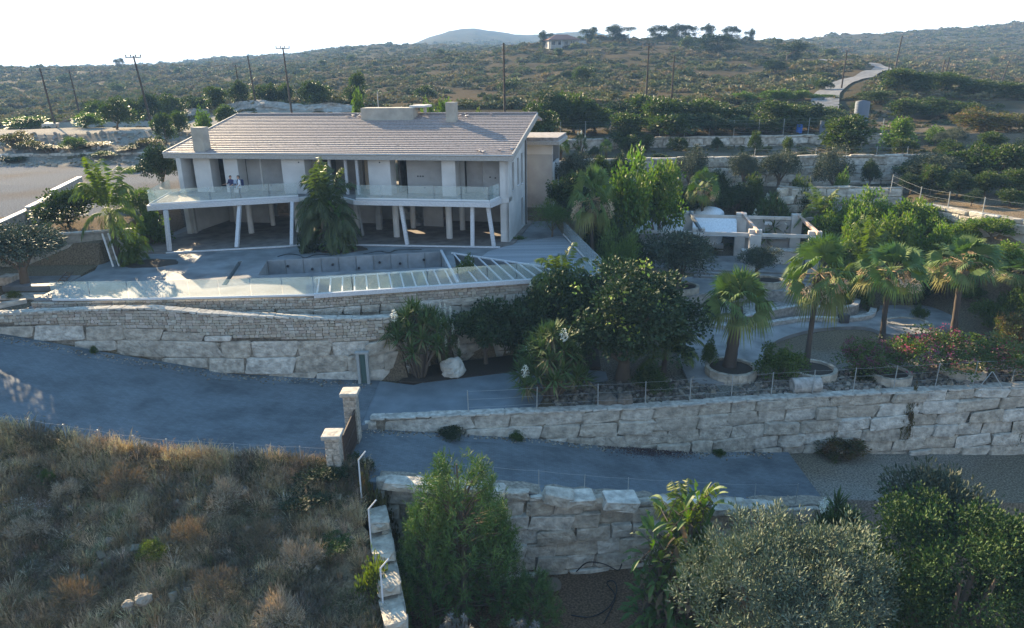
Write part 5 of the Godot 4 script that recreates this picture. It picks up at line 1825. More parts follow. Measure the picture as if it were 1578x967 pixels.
func build_plants() -> void:
	# ---- left of the terrace
	plant("olive_tree", "olive", -30.18, -43.00, 4.33, 5.86, "dense dark olive tree beside the low planter walls at the left end of the terrace", "tree")
	plant("feather_palm", "feather_palm", -26.50, -47.20, 6.29, 4.21, "arching feather palm with yellow green fronds beside the two white pipes", "palm tree", "", 0.6)
	plant("bushy_palm", "bushy_palm", -25.72, -47.60, 2.74, 2.61, "low bright leafed palm in the bed under the left balcony corner", "palm tree")
	plant("shrub", "dark_shrub", -31.63, -51.00, 4.60, 4.58, "wide dark green shrub behind the rendered wall left of the palm", "shrub")
	plant("shrub", "green_shrub", -27.96, -54.50, 4.44, 2.93, "tall mid green bush between feather palm and left gable", "shrub")
	plant("shrub", "green_shrub", -30.84, -57.00, 3.46, 2.57, "loose green shrub behind the feather palm", "shrub")
	plant("shrub", "bright_bush", -27.07, -53.50, 2.89, 2.91, "bush in shade below the left balcony glass", "shrub")
	plant("bush_tree", "carob", -30.27, -63.00, 6.60, 3.67, "round dark tree left of the villa's left chimney", "tree")
	plant("shrub", "yellow_shrub", -29.63, -41.00, -0.21, 1.01, "small yellow green plant in the planter bed under the olive tree", "shrub")
	plant("bush_tree", "bush_tree", -51.28, -97.00, 9.66, 5.20, "single leafy green tree by the pale upper track", "tree")
	plant("shrub", "bright_bush", -58.17, -102.00, 7.73, 5.32, "bright green bush by the upper track between the poles", "shrub")
	plant("shrub", "bright_bush", -69.95, -108.00, 7.06, 7.52, "low bright green bush at the far left end of the upper track", "shrub")
	plant("shrub", "green_shrub", -50.03, -84.50, 5.99, 2.97, "grey green shrub hanging over the quarried rock face", "shrub")
	plant("shrub", "rust_shrub", -55.31, -85.00, 5.37, 3.74, "brownish dry shrub on the quarried bank", "shrub")
	for p in [[-58.37, -86.50, 6.10, 4.55, "rust_shrub", "rust brown brush at the left end of the quarried bank"], [-52.92, -84.60, 4.93, 3.73, "dark_shrub", "dark bush at the foot of the quarried rock face"], [-48.82, -86.00, 5.04, 4.54, "rust_shrub", "brown bush in the middle of the quarried bank"], [-45.49, -83.00, 4.26, 3.67, "green_shrub", "grey green bush low on the quarried bank"], [-43.37, -84.00, 4.56, 3.71, "dark_shrub", "dark bush right of the middle of the quarried bank"], [-41.88, -85.50, 5.28, 3.46, "rust_shrub", "brown bush at the right end of the quarried bank"], [-55.55, -82.00, 3.94, 3.63, "dark_shrub", "dark bush under the quarried rock face at the left edge"]]:
		plant("bank_bush", p[4], p[0], p[1], p[2], p[3], p[5], "shrub")
	plant("yard_bush", "green_shrub", -38.23, -74.00, 3.51, 2.90, "green bush at the right end of the gravel yard", "shrub")
	plant("yard_bush", "dark_shrub", -34.92, -61.00, 2.89, 2.42, "dark bush beside the end of the stepped parapet", "shrub")
	plant("bush_tree", "bush_tree", -40.02, -86.00, 7.84, 3.30, "small round tree behind the left chimney", "tree")
	plant("bush_tree", "bright_bush", -34.01, -82.00, 9.00, 2.85, "upright bright green tree at the left end of the roof ridge", "tree")
	plant("bush_tree", "bush_tree", -40.09, -90.00, 8.07, 2.82, "pale green thin tree before the white cliff", "tree")
	plant("bush_tree", "bush_tree", -36.54, -96.00, 8.68, 3.33, "dark bush at the foot of the white cliff behind the roof", "shrub")
	plant("bush_tree", "bright_bush", -15.91, -80.00, 10.61, 2.34, "round lime green treetop above the roof box", "tree")
	plant("bushy_palm", "bright_bush", -8.71, -78.00, 9.65, 2.97, "yellow green treetop left of the ridge chimney", "tree")
	plant("bushy_palm", "bright_bush", -6.50, -80.00, 9.69, 2.77, "yellow green treetop behind the ridge chimney", "tree")
	plant("shrub", "yellow_shrub", -3.51, -82.00, 8.56, 2.85, "low golden bush just above the roof ridge", "shrub")
	# trees that stand left of the view and shade the drive
	for p in [[-33.0, -41.0, 5.6, 5.5], [-37.5, -44.5, 6.4, 6.0], [-34.5, -35.5, 4.6, 5.0], [-41.0, -39.0, 5.6, 5.6]]:
		plant("olive_tree", "olive", p[0], p[1], p[2], p[3] + 0.8, "olive tree outside the left edge of the view beside the drive", "tree", "olive trees beside the drive")
	# ---- in front of the villa
	plant("bushy_palm", "dark_palm", -13.06, -51.00, 5.14, 4.20, "dark overgrown feather palm clump before the middle of the villa", "palm tree")
	plant("paddle_plant", "paddle_plant", -12.51, -50.60, 3.19, 3.03, "drooping broad leaved plant at the foot of the palm clump on the terrace", "plant")
	plant("shrub", "dark_shrub", -14.50, -50.60, 1.73, 2.04, "dark shrub at the left foot of the palm clump on the terrace", "shrub")
	plant("shrub", "green_shrub", -2.96, -44.50, 1.06, 1.49, "green shrub growing up through the white steel grid", "shrub", "", -1.0, 1.3)
	plant("shrub", "green_shrub", 2.02, -43.30, 0.41, 1.05, "small spiky plant at the pointed end of the steel grid", "shrub", "", -1.0, 1.2)
	plant("pine", "acacia", 3.16, -54.00, 2.93, 3.13, "dark wispy pine like tree behind the board deck", "tree")
	# ---- below the terrace
	plant("yucca", "tree_yucca", -5.36, -38.30, 0.55, 4.88, "large many headed yucca with white flower spikes left of the boulder", "yucca")
	plant("yucca", "yucca", -3.88, -39.20, -0.21, 2.08, "slender yucca between the big yucca and the dark round tree", "yucca")
	plant("small_tree", "carob", -1.61, -40.00, -0.30, 4.09, "small round dark tree behind the grey boulder under the terrace wall", "tree")
	plant("yucca", "great_yucca", 2.07, -35.60, 0.18, 5.09, "huge spreading yucca with several white flower heads above the bay", "yucca")
	plant("yucca", "yucca", 1.13, -40.50, 0.10, 2.67, "dark yucca close to the terrace wall behind the huge yucca", "yucca")
	plant("great_carob", "great_carob", 6.26, -37.80, 1.70, 8.31, "largest dark glossy tree in the middle above the garden wall", "tree")
	plant("carob_tree", "carob", 3.60, -39.60, 0.79, 4.09, "dark tree with pale tips between deck corner and huge yucca", "tree")
	plant("carob_tree", "carob", 1.85, -39.60, 0.97, 4.45, "dark tree behind the huge yucca against the terrace wall", "tree")
	for p in [[31.55, -49.50, -1.33, 3.70, "lime_tree", "green citrus tree behind the trunk of the fourth fan palm"], [33.55, -48.50, -0.63, 3.62, "lime_tree", "green citrus tree left of the last fan palm"], [33.07, -44.50, -1.57, 2.52, "green_shrub", "green shrub at the right edge below the last fan palm"], [31.87, -45.00, -2.36, 2.56, "green_shrub", "green shrub between the fourth and last fan palms"], [29.65, -50.00, -2.15, 2.82, "dark_shrub", "dark shrub between the third and fourth fan palm trunks"], [30.80, -41.50, -2.31, 2.38, "rust_shrub", "dry shrub behind the red and pink flowering bush"], [28.26, -47.00, -3.63, 1.16, "green_shrub", "small shrub by the curved garden walk"]]:
		plant("garden_growth", p[4], p[0], p[1], p[2], p[3], p[5], "tree" if p[4] == "lime_tree" else "shrub")
	plant("shrub", "dark_shrub", 0.06, -40.60, -0.39, 1.92, "dark shrub at the terrace wall between small tree and huge yucca", "shrub")
	plant("carob_tree", "bush_tree", 7.30, -35.60, -2.91, 2.09, "green bush hanging over the coping of the garden wall", "shrub")
	plant("feather_palm", "feather_palm", 3.00, -41.20, 1.74, 3.52, "slim feather palm rising past the front corner of the deck", "palm tree")
	plant("feather_palm", "bushy_palm", 8.87, -38.80, -1.53, 4.09, "arched palm frond plant right of the largest dark tree", "palm tree")
	plant("acacia", "acacia", 7.17, -46.50, 2.16, 3.16, "feathery light green tree right of the deck corner", "tree")
	plant("fan_palm", "fan_palm", 6.08, -51.50, 5.88, 4.36, "tall fan palm with a long bare trunk beside the deck", "palm tree")
	for p in [[4.89, -58.00, 4.52, 4.15, "dark tree behind the tall fan palm beside the deck"], [9.12, -57.00, 5.19, 5.59, "broad tree with bright green top right of the tall fan palm"], [12.44, -60.00, 4.69, 4.82, "bright topped tree between the fan palms, left of the bar"], [6.91, -53.00, 2.47, 3.37, "dark bush at the trunk of the tall fan palm"], [8.70, -50.50, 1.63, 2.78, "dark bush left of the olive by the bar"]]:
		plant("garden_tree", "lime_tree" if "bright" in p[4] else "carob", p[0], p[1], p[2], p[3], p[4], "tree")
	plant("fan_palm", "fan_palm", 16.89, -62.50, 3.99, 3.69, "fan palm with withered lower leaves behind the pool bar", "palm tree")
	for p in [[20.42, -65.00, 2.24, 4.10, "dark tree right of the fan palm behind the bar"], [15.93, -64.50, 1.92, 3.49, "dark tree left of the fan palm behind the bar"]]:
		plant("garden_tree", "carob", p[0], p[1], p[2], p[3], p[4], "tree")
	plant("yucca", "great_yucca", 22.85, -62.00, 2.48, 5.14, "sunlit yucca with many pale flower spikes behind the bar's right bay", "yucca")
	plant("feather_palm", "feather_palm", 25.72, -59.00, 2.19, 3.74, "grey green feather palm right of the bar", "palm tree")
	# lime green mass right of the bar
	for p in [[26.79, -57.50, 1.99, 4.17, "lime green tree right behind the pergola"], [29.74, -58.00, 2.02, 4.47, "tallest lime green tree in the citrus group"], [32.02, -57.00, 1.90, 4.14, "lime green tree in the middle of the citrus group"], [33.13, -55.00, 1.72, 3.76, "lime green tree at the right of the citrus group"], [25.85, -52.50, 1.45, 3.36, "darker green tree in front of the citrus group"], [28.97, -53.00, 1.55, 4.12, "green citrus tree above the third fan palm"], [30.57, -51.00, 1.20, 3.51, "green citrus tree between the third and fourth fan palms"], [33.43, -52.00, 1.19, 3.15, "leafy tree behind the fourth fan palm"], [34.60, -50.50, 1.70, 3.47, "green tree below the boundary wall at the right edge"], [34.06, -47.50, 0.65, 3.08, "green tree at the right edge behind the last fan palm"], [26.70, -60.00, 0.70, 3.28, "lime green tree above the right columns of the bar"]]:
		plant("lime_tree", "lime_tree", p[0], p[1], p[2], p[3], p[4], "tree")
	plant("feather_palm", "bushy_palm", 25.74, -50.50, 1.23, 3.71, "yellowish feather palm between the second and third fan palms", "palm tree")
	plant("olive_tree", "olive", 12.17, -51.60, 1.11, 6.06, "big dark olive tree in the cracked planter by the bar", "tree", "", -1.0, 0.7)
	plant("olive_tree", "olive", 18.94, -53.00, -0.42, 3.23, "small olive tree in the round planter before the bar", "tree", "", -1.0, 0.7)
	# ---- the row of fan palms
	plant("fan_palm", "stout_fan_palm", 12.49, -38.40, 1.66, 5.02, "stout fan palm with a thick trunk, leftmost of the garden row", "palm tree", "fan palms in the garden", 0.4)
	plant("fan_palm", "fan_palm", 17.05, -38.50, 3.47, 4.68, "tall slim fan palm with tan flower stalks, second in the garden row", "palm tree", "fan palms in the garden", 1.3)
	plant("fan_palm", "fan_palm", 23.64, -42.80, 1.80, 5.47, "fan palm with hanging tan stalks, third in the garden row", "palm tree", "fan palms in the garden", 2.2)
	plant("fan_palm", "fan_palm", 28.89, -44.00, 2.02, 5.60, "fan palm beside the pink bush, fourth in the garden row", "palm tree", "fan palms in the garden", 3.4)
	plant("fan_palm", "fan_palm", 34.09, -46.00, -0.15, 4.72, "fan palm half cut off by the right edge, last in the garden row", "palm tree", "fan palms in the garden", 4.0)
	# bushes along the garden wall
	plant("flowering_bush", "green_shrub", 14.92, -37.20, -2.29, 2.88, "dark green bush between the first two fan palms", "shrub")
	plant("flowering_bush", "purple_bush", 19.99, -37.80, -2.52, 3.51, "purple leaved bush right of the second fan palm", "shrub")
	plant("flowering_bush", "bright_bush", 22.33, -38.60, -2.70, 2.09, "fresh green bush between the purple and the pink bush", "shrub")
	plant("flowering_bush", "pink_bush", 23.62, -37.40, -1.78, 4.18, "large pink bougainvillea above the garden wall", "shrub")
	plant("flowering_bush", "red_bush", 27.69, -37.60, -2.18, 3.92, "red and pink flowering bush at the right end of the garden wall", "shrub")
	plant("flowering_bush", "bright_bush", 29.50, -42.50, -4.09, 1.56, "small light green bush between the two flowering bushes", "shrub")
	plant("shrub", "dark_shrub", 19.71, -37.20, -4.09, 1.83, "dark low shrub in the planter below the purple bush", "shrub")
	plant("shrub", "green_shrub", 25.49, -50.00, -2.57, 1.69, "low shrub beside the garden walk behind the third palm", "shrub")
	plant("shrub", "green_shrub", 32.26, -48.00, -2.58, 2.27, "green shrub at the trunk of the fourth fan palm", "shrub")
	plant("shrub", "green_shrub", 11.36, -38.90, -2.72, 1.13, "green tuft left of the stout fan palm", "shrub")
	# ---- terraces behind the garden
	for p in [[16.79, -67.50, 5.26, 3.47, "round grey olive below the tall terrace wall, left of three"], [21.57, -67.00, 4.89, 3.09, "grey olive below the tall terrace wall, middle of three"], [25.09, -67.50, 5.38, 3.59, "grey olive below the tall terrace wall, right of three"], [29.76, -66.50, 5.17, 3.66, "grey green olive before the right part of the terrace wall"], [6.01, -66.00, 5.22, 3.63, "grey green olive in front of the wall behind the gable palms"]]:
		plant("olive_tree", "olive", p[0], p[1], p[2], p[3], p[4], "tree", "olives on the terraces")
	plant("garden_tree", "bright_bush", 29.50, -63.50, 3.68, 2.16, "small vivid green round tree above the short terrace wall", "tree")
	plant("acacia", "bush_tree", 34.81, -74.50, 7.13, 7.05, "wide spreading green tree on the upper terrace below the water tank", "tree")
	plant("acacia", "bright_bush", 42.39, -80.00, 6.97, 4.34, "bright feathery tree right of the wide spreading tree", "tree")
	plant("acacia", "bright_bush", 48.37, -84.00, 5.67, 2.80, "small green tree right of the feathery tree", "tree")
	for p in [[25.94, -77.50, 5.70, 1.64, "small tree on the upper terrace, left of the pair"], [28.90, -76.00, 5.32, 1.48, "small tree on the upper terrace, right of the pair"], [12.90, -80.00, 5.36, 2.82, "thin branched small tree on the upper terrace"], [15.36, -81.00, 5.10, 2.43, "thin small tree beside the thin branched one"], [22.66, -80.00, 4.94, 1.55, "small dark tree on the upper terrace near its middle"], [18.58, -81.00, 4.92, 2.57, "low shrub on the upper terrace by the wall"], [8.73, -76.00, 4.63, 1.21, "dark ball shaped shrub near the gable palms"]]:
		plant("terrace_tree", "carob" if "dark" in p[4] else "bush_tree", p[0], p[1], p[2], p[3], p[4], "tree", "", -1.0)
	plant("fan_palm", "small_fan_palm", 2.60, -71.80, 6.05, 2.15, "small fan palm next to the right gable of the villa", "palm tree")
	plant("fan_palm", "small_fan_palm", 5.05, -73.50, 6.31, 2.71, "larger small fan palm in front of the annex roof edge", "palm tree")
	plant("fan_palm", "small_fan_palm", 10.06, -76.00, 5.40, 1.88, "grassy low palm on the upper terrace", "palm tree")
	plant("yucca", "yucca", 7.55, -78.00, 6.27, 2.33, "spiky cycad like plant beside the small fan palms", "plant")
	# ---- hedge of big bushes behind the fence
	var tops := [[5.24, -89.00, 9.69, 5.89], [7.92, -90.60, 9.76, 6.99], [10.72, -92.20, 8.15, 6.13], [13.68, -93.80, 8.20, 6.23], [16.62, -95.40, 8.73, 6.96], [18.06, -89.00, 8.77, 6.50], [21.09, -90.60, 8.22, 6.02], [24.06, -92.20, 8.73, 7.14], [27.38, -93.80, 8.00, 6.24], [30.52, -95.40, 7.74, 5.92], [31.02, -89.00, 8.14, 6.12], [34.21, -90.60, 7.73, 6.03], [37.35, -92.20, 7.92, 6.13], [40.50, -93.80, 7.42, 5.21], [3.35, -84.00, 8.59, 4.65], [9.12, -90.40, 6.88, 7.05], [12.88, -84.00, 7.18, 6.55], [18.36, -85.60, 7.16, 7.24], [24.04, -87.20, 6.99, 7.38], [29.54, -88.80, 6.67, 6.93], [35.24, -90.40, 6.35, 6.45], [37.83, -85.60, 6.88, 4.20]]
	for i in tops.size():
		var a: Array = tops[i]
		plant("hedge_bush", "bush_tree" if i % 3 else "carob", a[0], a[1], a[2], a[3], "%s bush from the left in the %s row of the long dark hedge" % [ORD[i] if i < 14 else ORD[i - 14], "tall back" if i < 14 else "lower front"], "bush", "bushes of the long hedge")
	var rb := -1
	for p in [[48.27, -113.00, 7.53, 3.92], [46.82, -113.00, 8.12, 3.92], [44.58, -113.00, 8.90, 4.50], [41.62, -113.00, 9.12, 3.52], [39.19, -113.00, 8.97, 3.91], [35.59, -113.00, 8.84, 3.91], [33.42, -113.00, 7.93, 2.94]]:
		rb += 1
		plant("round_bush", "bright_bush", p[0], p[1], p[2], p[3], "%s round light green bush from the right end of the row above the hedge" % ORD[rb], "bush", "light green bushes above the hedge")
	# trees by the hill road
	for a in [[60.92, -118.00, 11.45, 7.44, "leftmost of the tall bushy trees right of the hill road"], [63.95, -116.00, 11.03, 6.28, "second tall bushy tree right of the hill road"], [69.08, -118.00, 11.15, 7.02, "tall bushy tree with lighter top in the middle right of the road"], [71.51, -115.00, 9.98, 6.25, "bushy tree right of the road, below the pole pair"], [75.24, -114.00, 9.37, 7.24, "bushy tree at the right end of the road trees"], [52.93, -108.00, 8.71, 5.89, "dark tree below the road bend"], [53.48, -100.00, 8.06, 6.38, "dark bush in front of the tall road trees"], [58.41, -101.00, 7.95, 6.45, "mid green bush in front of the road trees"], [61.10, -98.00, 7.19, 5.38, "low green bush above the rust coloured bushes"], [49.38, -104.00, 7.30, 3.80, "dark bush right beside the water tank"], [53.61, -128.00, 10.12, 3.47, "tree right on the bend of the hill road"]]:
		plant("road_tree", "bush_tree", a[0], a[1], a[2], a[3], a[4], "tree")
	for a in [[55.75, -88.00, 7.08, 6.45, "rust_shrub", "wide rust brown bush at the upper right"], [59.67, -88.00, 6.73, 5.65, "rust_shrub", "rust brown bush cut by the right edge"], [38.97, -66.00, 4.85, 4.92, "olive", "grey green tree left of the right hand bushes above the fence"], [41.85, -66.00, 5.10, 5.53, "bush_tree", "broad green tree above the post fence"], [43.46, -64.00, 5.10, 5.37, "bush_tree", "green tree at the right edge above the post fence"], [38.41, -68.00, 4.19, 4.45, "carob", "dark bush at the right end of the tall terrace wall"], [42.47, -60.00, 3.71, 3.39, "bush_tree", "tree at the right edge below the others"], [48.23, -80.00, 5.67, 3.70, "olive", "pale olive tree below the rust brown bush"], [40.96, -76.00, 5.01, 2.82, "bush_tree", "bush between the spreading tree and the wall's end"]]:
		plant("slope_tree", a[4], a[0], a[1], a[2], a[3], a[5], "tree")
	# more growth of the upper right slope
	var nth := 0
	for a in [[44.83, -74.00, 4.93, 3.14, "bush_tree"], [49.96, -76.00, 5.34, 3.75, "bush_tree"], [50.33, -72.00, 5.02, 3.06, "carob"], [36.87, -63.00, 3.80, 2.70, "bush_tree"], [37.96, -61.00, 3.65, 3.06, "carob"], [40.43, -61.00, 3.61, 3.06, "bush_tree"], [35.72, -64.00, 3.07, 2.30, "carob"], [39.87, -57.00, 2.71, 2.47, "bush_tree"], [37.44, -58.00, 2.49, 1.68, "carob"], [29.07, -72.00, 4.27, 1.53, "olive"], [33.93, -68.00, 3.78, 1.94, "carob"], [14.88, -72.00, 4.23, 2.05, "carob"], [10.70, -69.00, 4.61, 2.45, "carob"], [8.20, -66.00, 4.38, 2.35, "bush_tree"], [19.16, -66.00, 3.29, 2.36, "carob"], [21.77, -64.00, 3.05, 2.30, "bush_tree"], [25.68, -63.00, 3.13, 2.71, "bush_tree"]]:
		plant("slope_bush", a[4], a[0], a[1], a[2], a[3], "%s %s on the upper right slope, %s" % [ORD[nth % 16], {"bush_tree": "mid green bush", "carob": "dark green bush", "bright_bush": "light green bush", "olive": "grey green bush"}[a[4]], "above the post fence" if a[1] > -75.0 and a[0] > 36.0 else "by the terrace walls"], "bush", "bushes of the upper right slope")
		nth += 1
	# ---- near the viewer
	plant("young_pine", "young_pine", -2.30, -25.00, -2.21, 5.49, "bushy bright green young pine in front of the boulder wall", "tree", "", 0.3)
	plant("young_pine", "young_pine", -0.83, -25.40, -4.71, 2.66, "second young pine close to the boulder wall, right of the bushy one", "tree", "", 1.9)
	plant("young_pine", "young_pine", -3.52, -24.40, -3.71, 3.05, "low young pine beside the bank wall", "tree", "", 4.0)
	plant("young_pine", "young_pine", 0.80, -24.60, -7.46, 2.40, "small pine sapling in front of the other young pines", "tree", "", 3.0)
	plant("shrub", "yellow_shrub", -5.01, -22.60, -4.90, 2.52, "yellow green bush on the bank in front of the leaning fence posts", "shrub")
	plant("shrub", "dark_shrub", -6.96, -28.40, -4.07, 1.45, "dark green bush at the foot of the near gate pillar", "shrub")
	plant("shrub", "dark_shrub", -8.28, -27.60, -4.16, 2.55, "dark bush left of the near gate pillar on the bank", "shrub")
	plant("shrub", "rust_shrub", -6.05, -26.80, -4.68, 1.67, "brown bush behind the fence posts at the wall top", "shrub")
	plant("shrub", "green_shrub", -7.19, -24.20, -5.45, 1.55, "green bush at the right side of the dry bank", "shrub")
	plant("shrub", "dark_shrub", -8.80, -26.20, -4.63, 2.45, "wide dark shrub on the upper right of the bank", "shrub")
	plant("shrub", "yellow_shrub", -14.01, -23.30, -4.56, 1.39, "single yellow green bush in the middle of the dry bank", "shrub")
	plant("shrub", "green_shrub", -19.30, -26.00, -4.07, 0.70, "small green weed at the left of the bank", "shrub")
	for p in [[-2.11, -20.20, -4.59, 2.43, "grey leafless shrub at the lower middle, left of the other"], [0.10, -20.00, -4.73, 2.64, "grey leafless shrub at the lower middle, right of the other"], [-1.20, -19.40, -4.86, 2.36, "grey leafless shrub at the lower middle, lowest of three"]]:
		plant("grey_shrub", "grey_shrub", p[0], p[1], p[2], p[3], p[4], "shrub")
	for p in [[-8.33, -23.20, -4.94, 1.63, "silvery grey brush mound on the dry bank near the white stones"], [-8.29, -20.80, -5.25, 1.69, "silvery grey brush mound at the bottom of the bank"], [-18.32, -25.60, -3.62, 1.16, "pale straw brush at the upper left of the bank"], [-16.30, -26.40, -3.38, 1.89, "rusty brush below the tall grass at the upper left"], [-12.07, -25.80, -3.76, 1.60, "heap of pale dead stalks on the upper bank"], [-15.52, -21.20, -4.75, 1.84, "brown brush at the lower left of the bank"], [-11.07, -22.00, -5.19, 1.67, "dark brush right of the white stones"], [-18.86, -23.80, -4.07, 1.50, "pale brush at the left edge of the bank"], [-10.04, -24.20, -4.50, 1.53, "dark brush on the middle of the bank"], [-12.73, -24.00, -4.32, 1.26, "brown brush above the yellow green bush"]]:
		plant("bank_brush", "bank_brush_pale" if ("pale" in p[4] or "silvery" in p[4]) else "bank_brush_dark", p[0], p[1], p[2], p[3], p[4], "brush")
	plant("paddle_plant", "paddle_plant", 6.64, -24.60, -3.81, 3.46, "tall broad leaved plant with large paddle leaves before the boulder wall", "plant", "", 0.5)
	plant("bushy_palm", "bushy_palm", 6.90, -24.90, -4.43, 3.13, "dark feather palm behind the tall broad leaved plant", "palm tree")
	plant("paddle_plant", "paddle_plant", 5.94, -23.60, -5.25, 2.77, "lower broad leaved clump in front of the tall broad leaved plant", "plant")
	plant("great_olive", "great_olive", 9.55, -20.50, -2.17, 7.58, "very large silver green olive tree in the lower right corner", "tree", "", 1.0)
	plant("great_tree", "great_tree", 15.88, -21.50, -2.04, 7.42, "very large leafy green tree at the lower right edge", "tree", "", 2.0)
	plant("olive_tree", "olive", 17.87, -26.00, -2.82, 4.78, "olive tree with sunlit tips rising behind the large green tree", "tree")
	plant("yucca", "great_yucca", 13.99, -26.30, -4.61, 4.10, "dark yucca with one white flower at the near edge of the lower road", "yucca")
	plant("shrub", "bush_tree", 8.66, -24.00, -6.20, 3.10, "dark bush between the paddle plant and the large olive tree", "shrub")


# ---------------------------------------------------------------- scrub of the hills, grass of the bank
func build_hills() -> void:
	# scrub cushions in two shapes
	var dome := []
	var lo := leaf_mat("scrub_leaf", Color(0.5, 0.5, 0.28), 0.8, 0.2)
	for v in 3:
		var m := MB.new()
		for i in 110:
			var o := rdir()
			o.y = absf(o.y)
			var p := o * Vector3(0.5, 0.42, 0.5) * rng.randf_range(0.75, 1.05) * (1.0 + 0.25 * sin(o.x * 5.0 + v) * cos(o.z * 4.0))
			var d := (o + rdir() * 0.6).normalized()
			var k := rng.randf_range(0.75, 1.25)
			m.col = L(k, k, k)
			m.leaf(p - d * 0.08, d * 0.24, d.cross(rdir()).normalized() * 0.1)
		dome.append(m.mesh())
	var tones := [L(0.125, 0.13, 0.066), L(0.155, 0.145, 0.08), L(0.09, 0.102, 0.052), L(0.175, 0.145, 0.09), L(0.19, 0.155, 0.098), L(0.115, 0.13, 0.058)]
	var xf := [[], [], []]
	var cs := [[], [], []]
	var singles := 0
	var tries := 0
	var one := [null, null, null, null, null, null]
	for i in 6:
		var mm := StandardMaterial3D.new()
		mm = leaf_mat("scrub_tone_%d" % i, Color(0.5, 0.5, 0.28), 0.8, 0.2)
		mm.albedo_color = tones[i].linear_to_srgb()
		one[i] = mm
	while tries < 42000:
		tries += 1
		var a := rng.randf_range(-0.85, 0.85)
		var d := 112.0 * pow(9.0, pow(rng.randf(), 1.15))
		var x := a * d
		var band := sin(ground_y(x, d) * 2.1 + noise.get_noise_2d(x * 0.4, d * 0.4) * 4.0)
		var dens := 0.42 + 1.1 * noise.get_noise_2d(x * 1.1, d * 1.1) + 0.3 * band
		if a < -0.2:
			dens += 0.35
		if a > 0.5 and d > 200.0:
			dens += 0.3
		if rng.randf() > dens:
			continue
		if on_hill_road(x, d, 2.2):
			continue
		var y := ground_y(x, d)
		var s := rng.randf_range(0.9, 2.0) * (1.0 + d / 520.0)
		if rng.randf() < 0.12 or (a < -0.2 and rng.randf() < 0.25):
			s *= 1.7
		var hgt := s * rng.randf_range(0.55, 0.95)
		var t := Transform3D(Basis(Vector3.UP, rng.randf() * TAU) * Basis.from_scale(Vector3(s, hgt, s)), Vector3(x, y - 0.06 * s, -d))
		var g := rng.randi() % 3
		var ti := rng.randi() % 6
		if singles < 240 and s > 2.1 and d < 330.0 and absf(a) < 0.72 and rng.randf() < 0.5:
			singles += 1
			var o := part(numbered("hill_scrub"), dome[g], one[ti], self, t)
			tag(o, "one of the low rounded scrub bushes scattered over the dry hillside", "bush", "scrub bushes on the hills")
		else:
			xf[g].append(t)
			cs[g].append(jitter(tones[ti], 0.2))
	for i in 3600:
		var d := rng.randf_range(60.0, 112.0)
		var x := rng.randf_range(4.0, 70.0) if i % 4 else rng.randf_range(-85.0, -18.0)
		if x < 0.0 and (d < 79.5 or (d > 90.5 and d < 103.0)):
			continue
		if x > 0.0 and (absf(d - 70.4) < 0.9 or absf(d - 84.5) < 0.9) and x < 44.0:
			continue
		if rng.randf() > 0.45 + noise.get_noise_2d(x * 4.0, d * 4.0) * 1.6:
			continue
		var s := rng.randf_range(0.3, 0.85) * (1.4 if d > 86.0 else 1.0)
		var g := rng.randi() % 3
		xf[g].append(Transform3D(Basis(Vector3.UP, rng.randf() * TAU) * Basis.from_scale(Vector3(s, s * rng.randf_range(0.4, 0.9), s)), Vector3(x, ground_y(x, d) - 0.05, -d)))
		cs[g].append(jitter(tones[rng.randi() % 6], 0.25))
	for g in 3:
		many("scrub_cover", dome[g], lo, xf[g], cs[g], "low grey green scrub covering the dry hills behind the villa", "scrub")
	# larger trees scattered over the hills
	var spread := 0
	while spread < 28:
		var a := rng.randf_range(-0.7, 0.72)
		var d := rng.randf_range(125.0, 330.0)
		var x := a * d
		if on_hill_road(x, d, 3.0) or noise.get_noise_2d(x * 1.1, d * 1.1) < 0.02:
			continue
		spread += 1
		var w := rng.randf_range(3.0, 6.0)
		plant("hill_tree", "bush_tree" if rng.randf() < 0.7 else "carob", x, -d, ground_y(x, d) + w * rng.randf_range(0.5, 0.75), w, "one of the dark green rounded trees dotted over the dry hillside", "tree", "trees dotted over the hillside")
	# hilltop pines
	for p in [[44.94, -296.00, 29.12, 16.12, "big wind bent pine alone on the hilltop"], [59.15, -298.00, 26.71, 11.93, "first pine of the hilltop row, right of the big one"], [66.38, -300.00, 26.71, 10.92, "second pine of the hilltop row"], [71.69, -302.00, 26.27, 9.35, "third pine of the hilltop row"], [75.81, -299.00, 25.59, 9.26, "last pine of the hilltop row"], [86.67, -297.00, 24.40, 9.21, "small pine standing apart on the right of the hilltop"], [92.79, -297.00, 23.38, 5.97, "smallest pine at the right end of the hilltop"], [30.00, -290.00, 23.50, 7.94, "dark tree just right of the hilltop house"], [15.18, -288.00, 22.72, 7.90, "dark tree left of the hilltop house"], [66.33, -240.00, 17.50, 15.43, "broad dark shrubby tree below the hilltop row"], [78.91, -215.00, 17.69, 11.83, "dark bushy tree left above the hill road"], [-201.85, -395.00, 19.44, 6.54, "small pointed tree on the left skyline"]]:
		plant("hill_pine", "pine", p[0], p[1], maxf(p[2], ground_y(p[0], -p[1]) + minf(6.4, p[3] * 0.95)), p[3] * 1.05, p[4], "tree")
	# the hill road
	var m := MB.new()
	var path := hill_road()
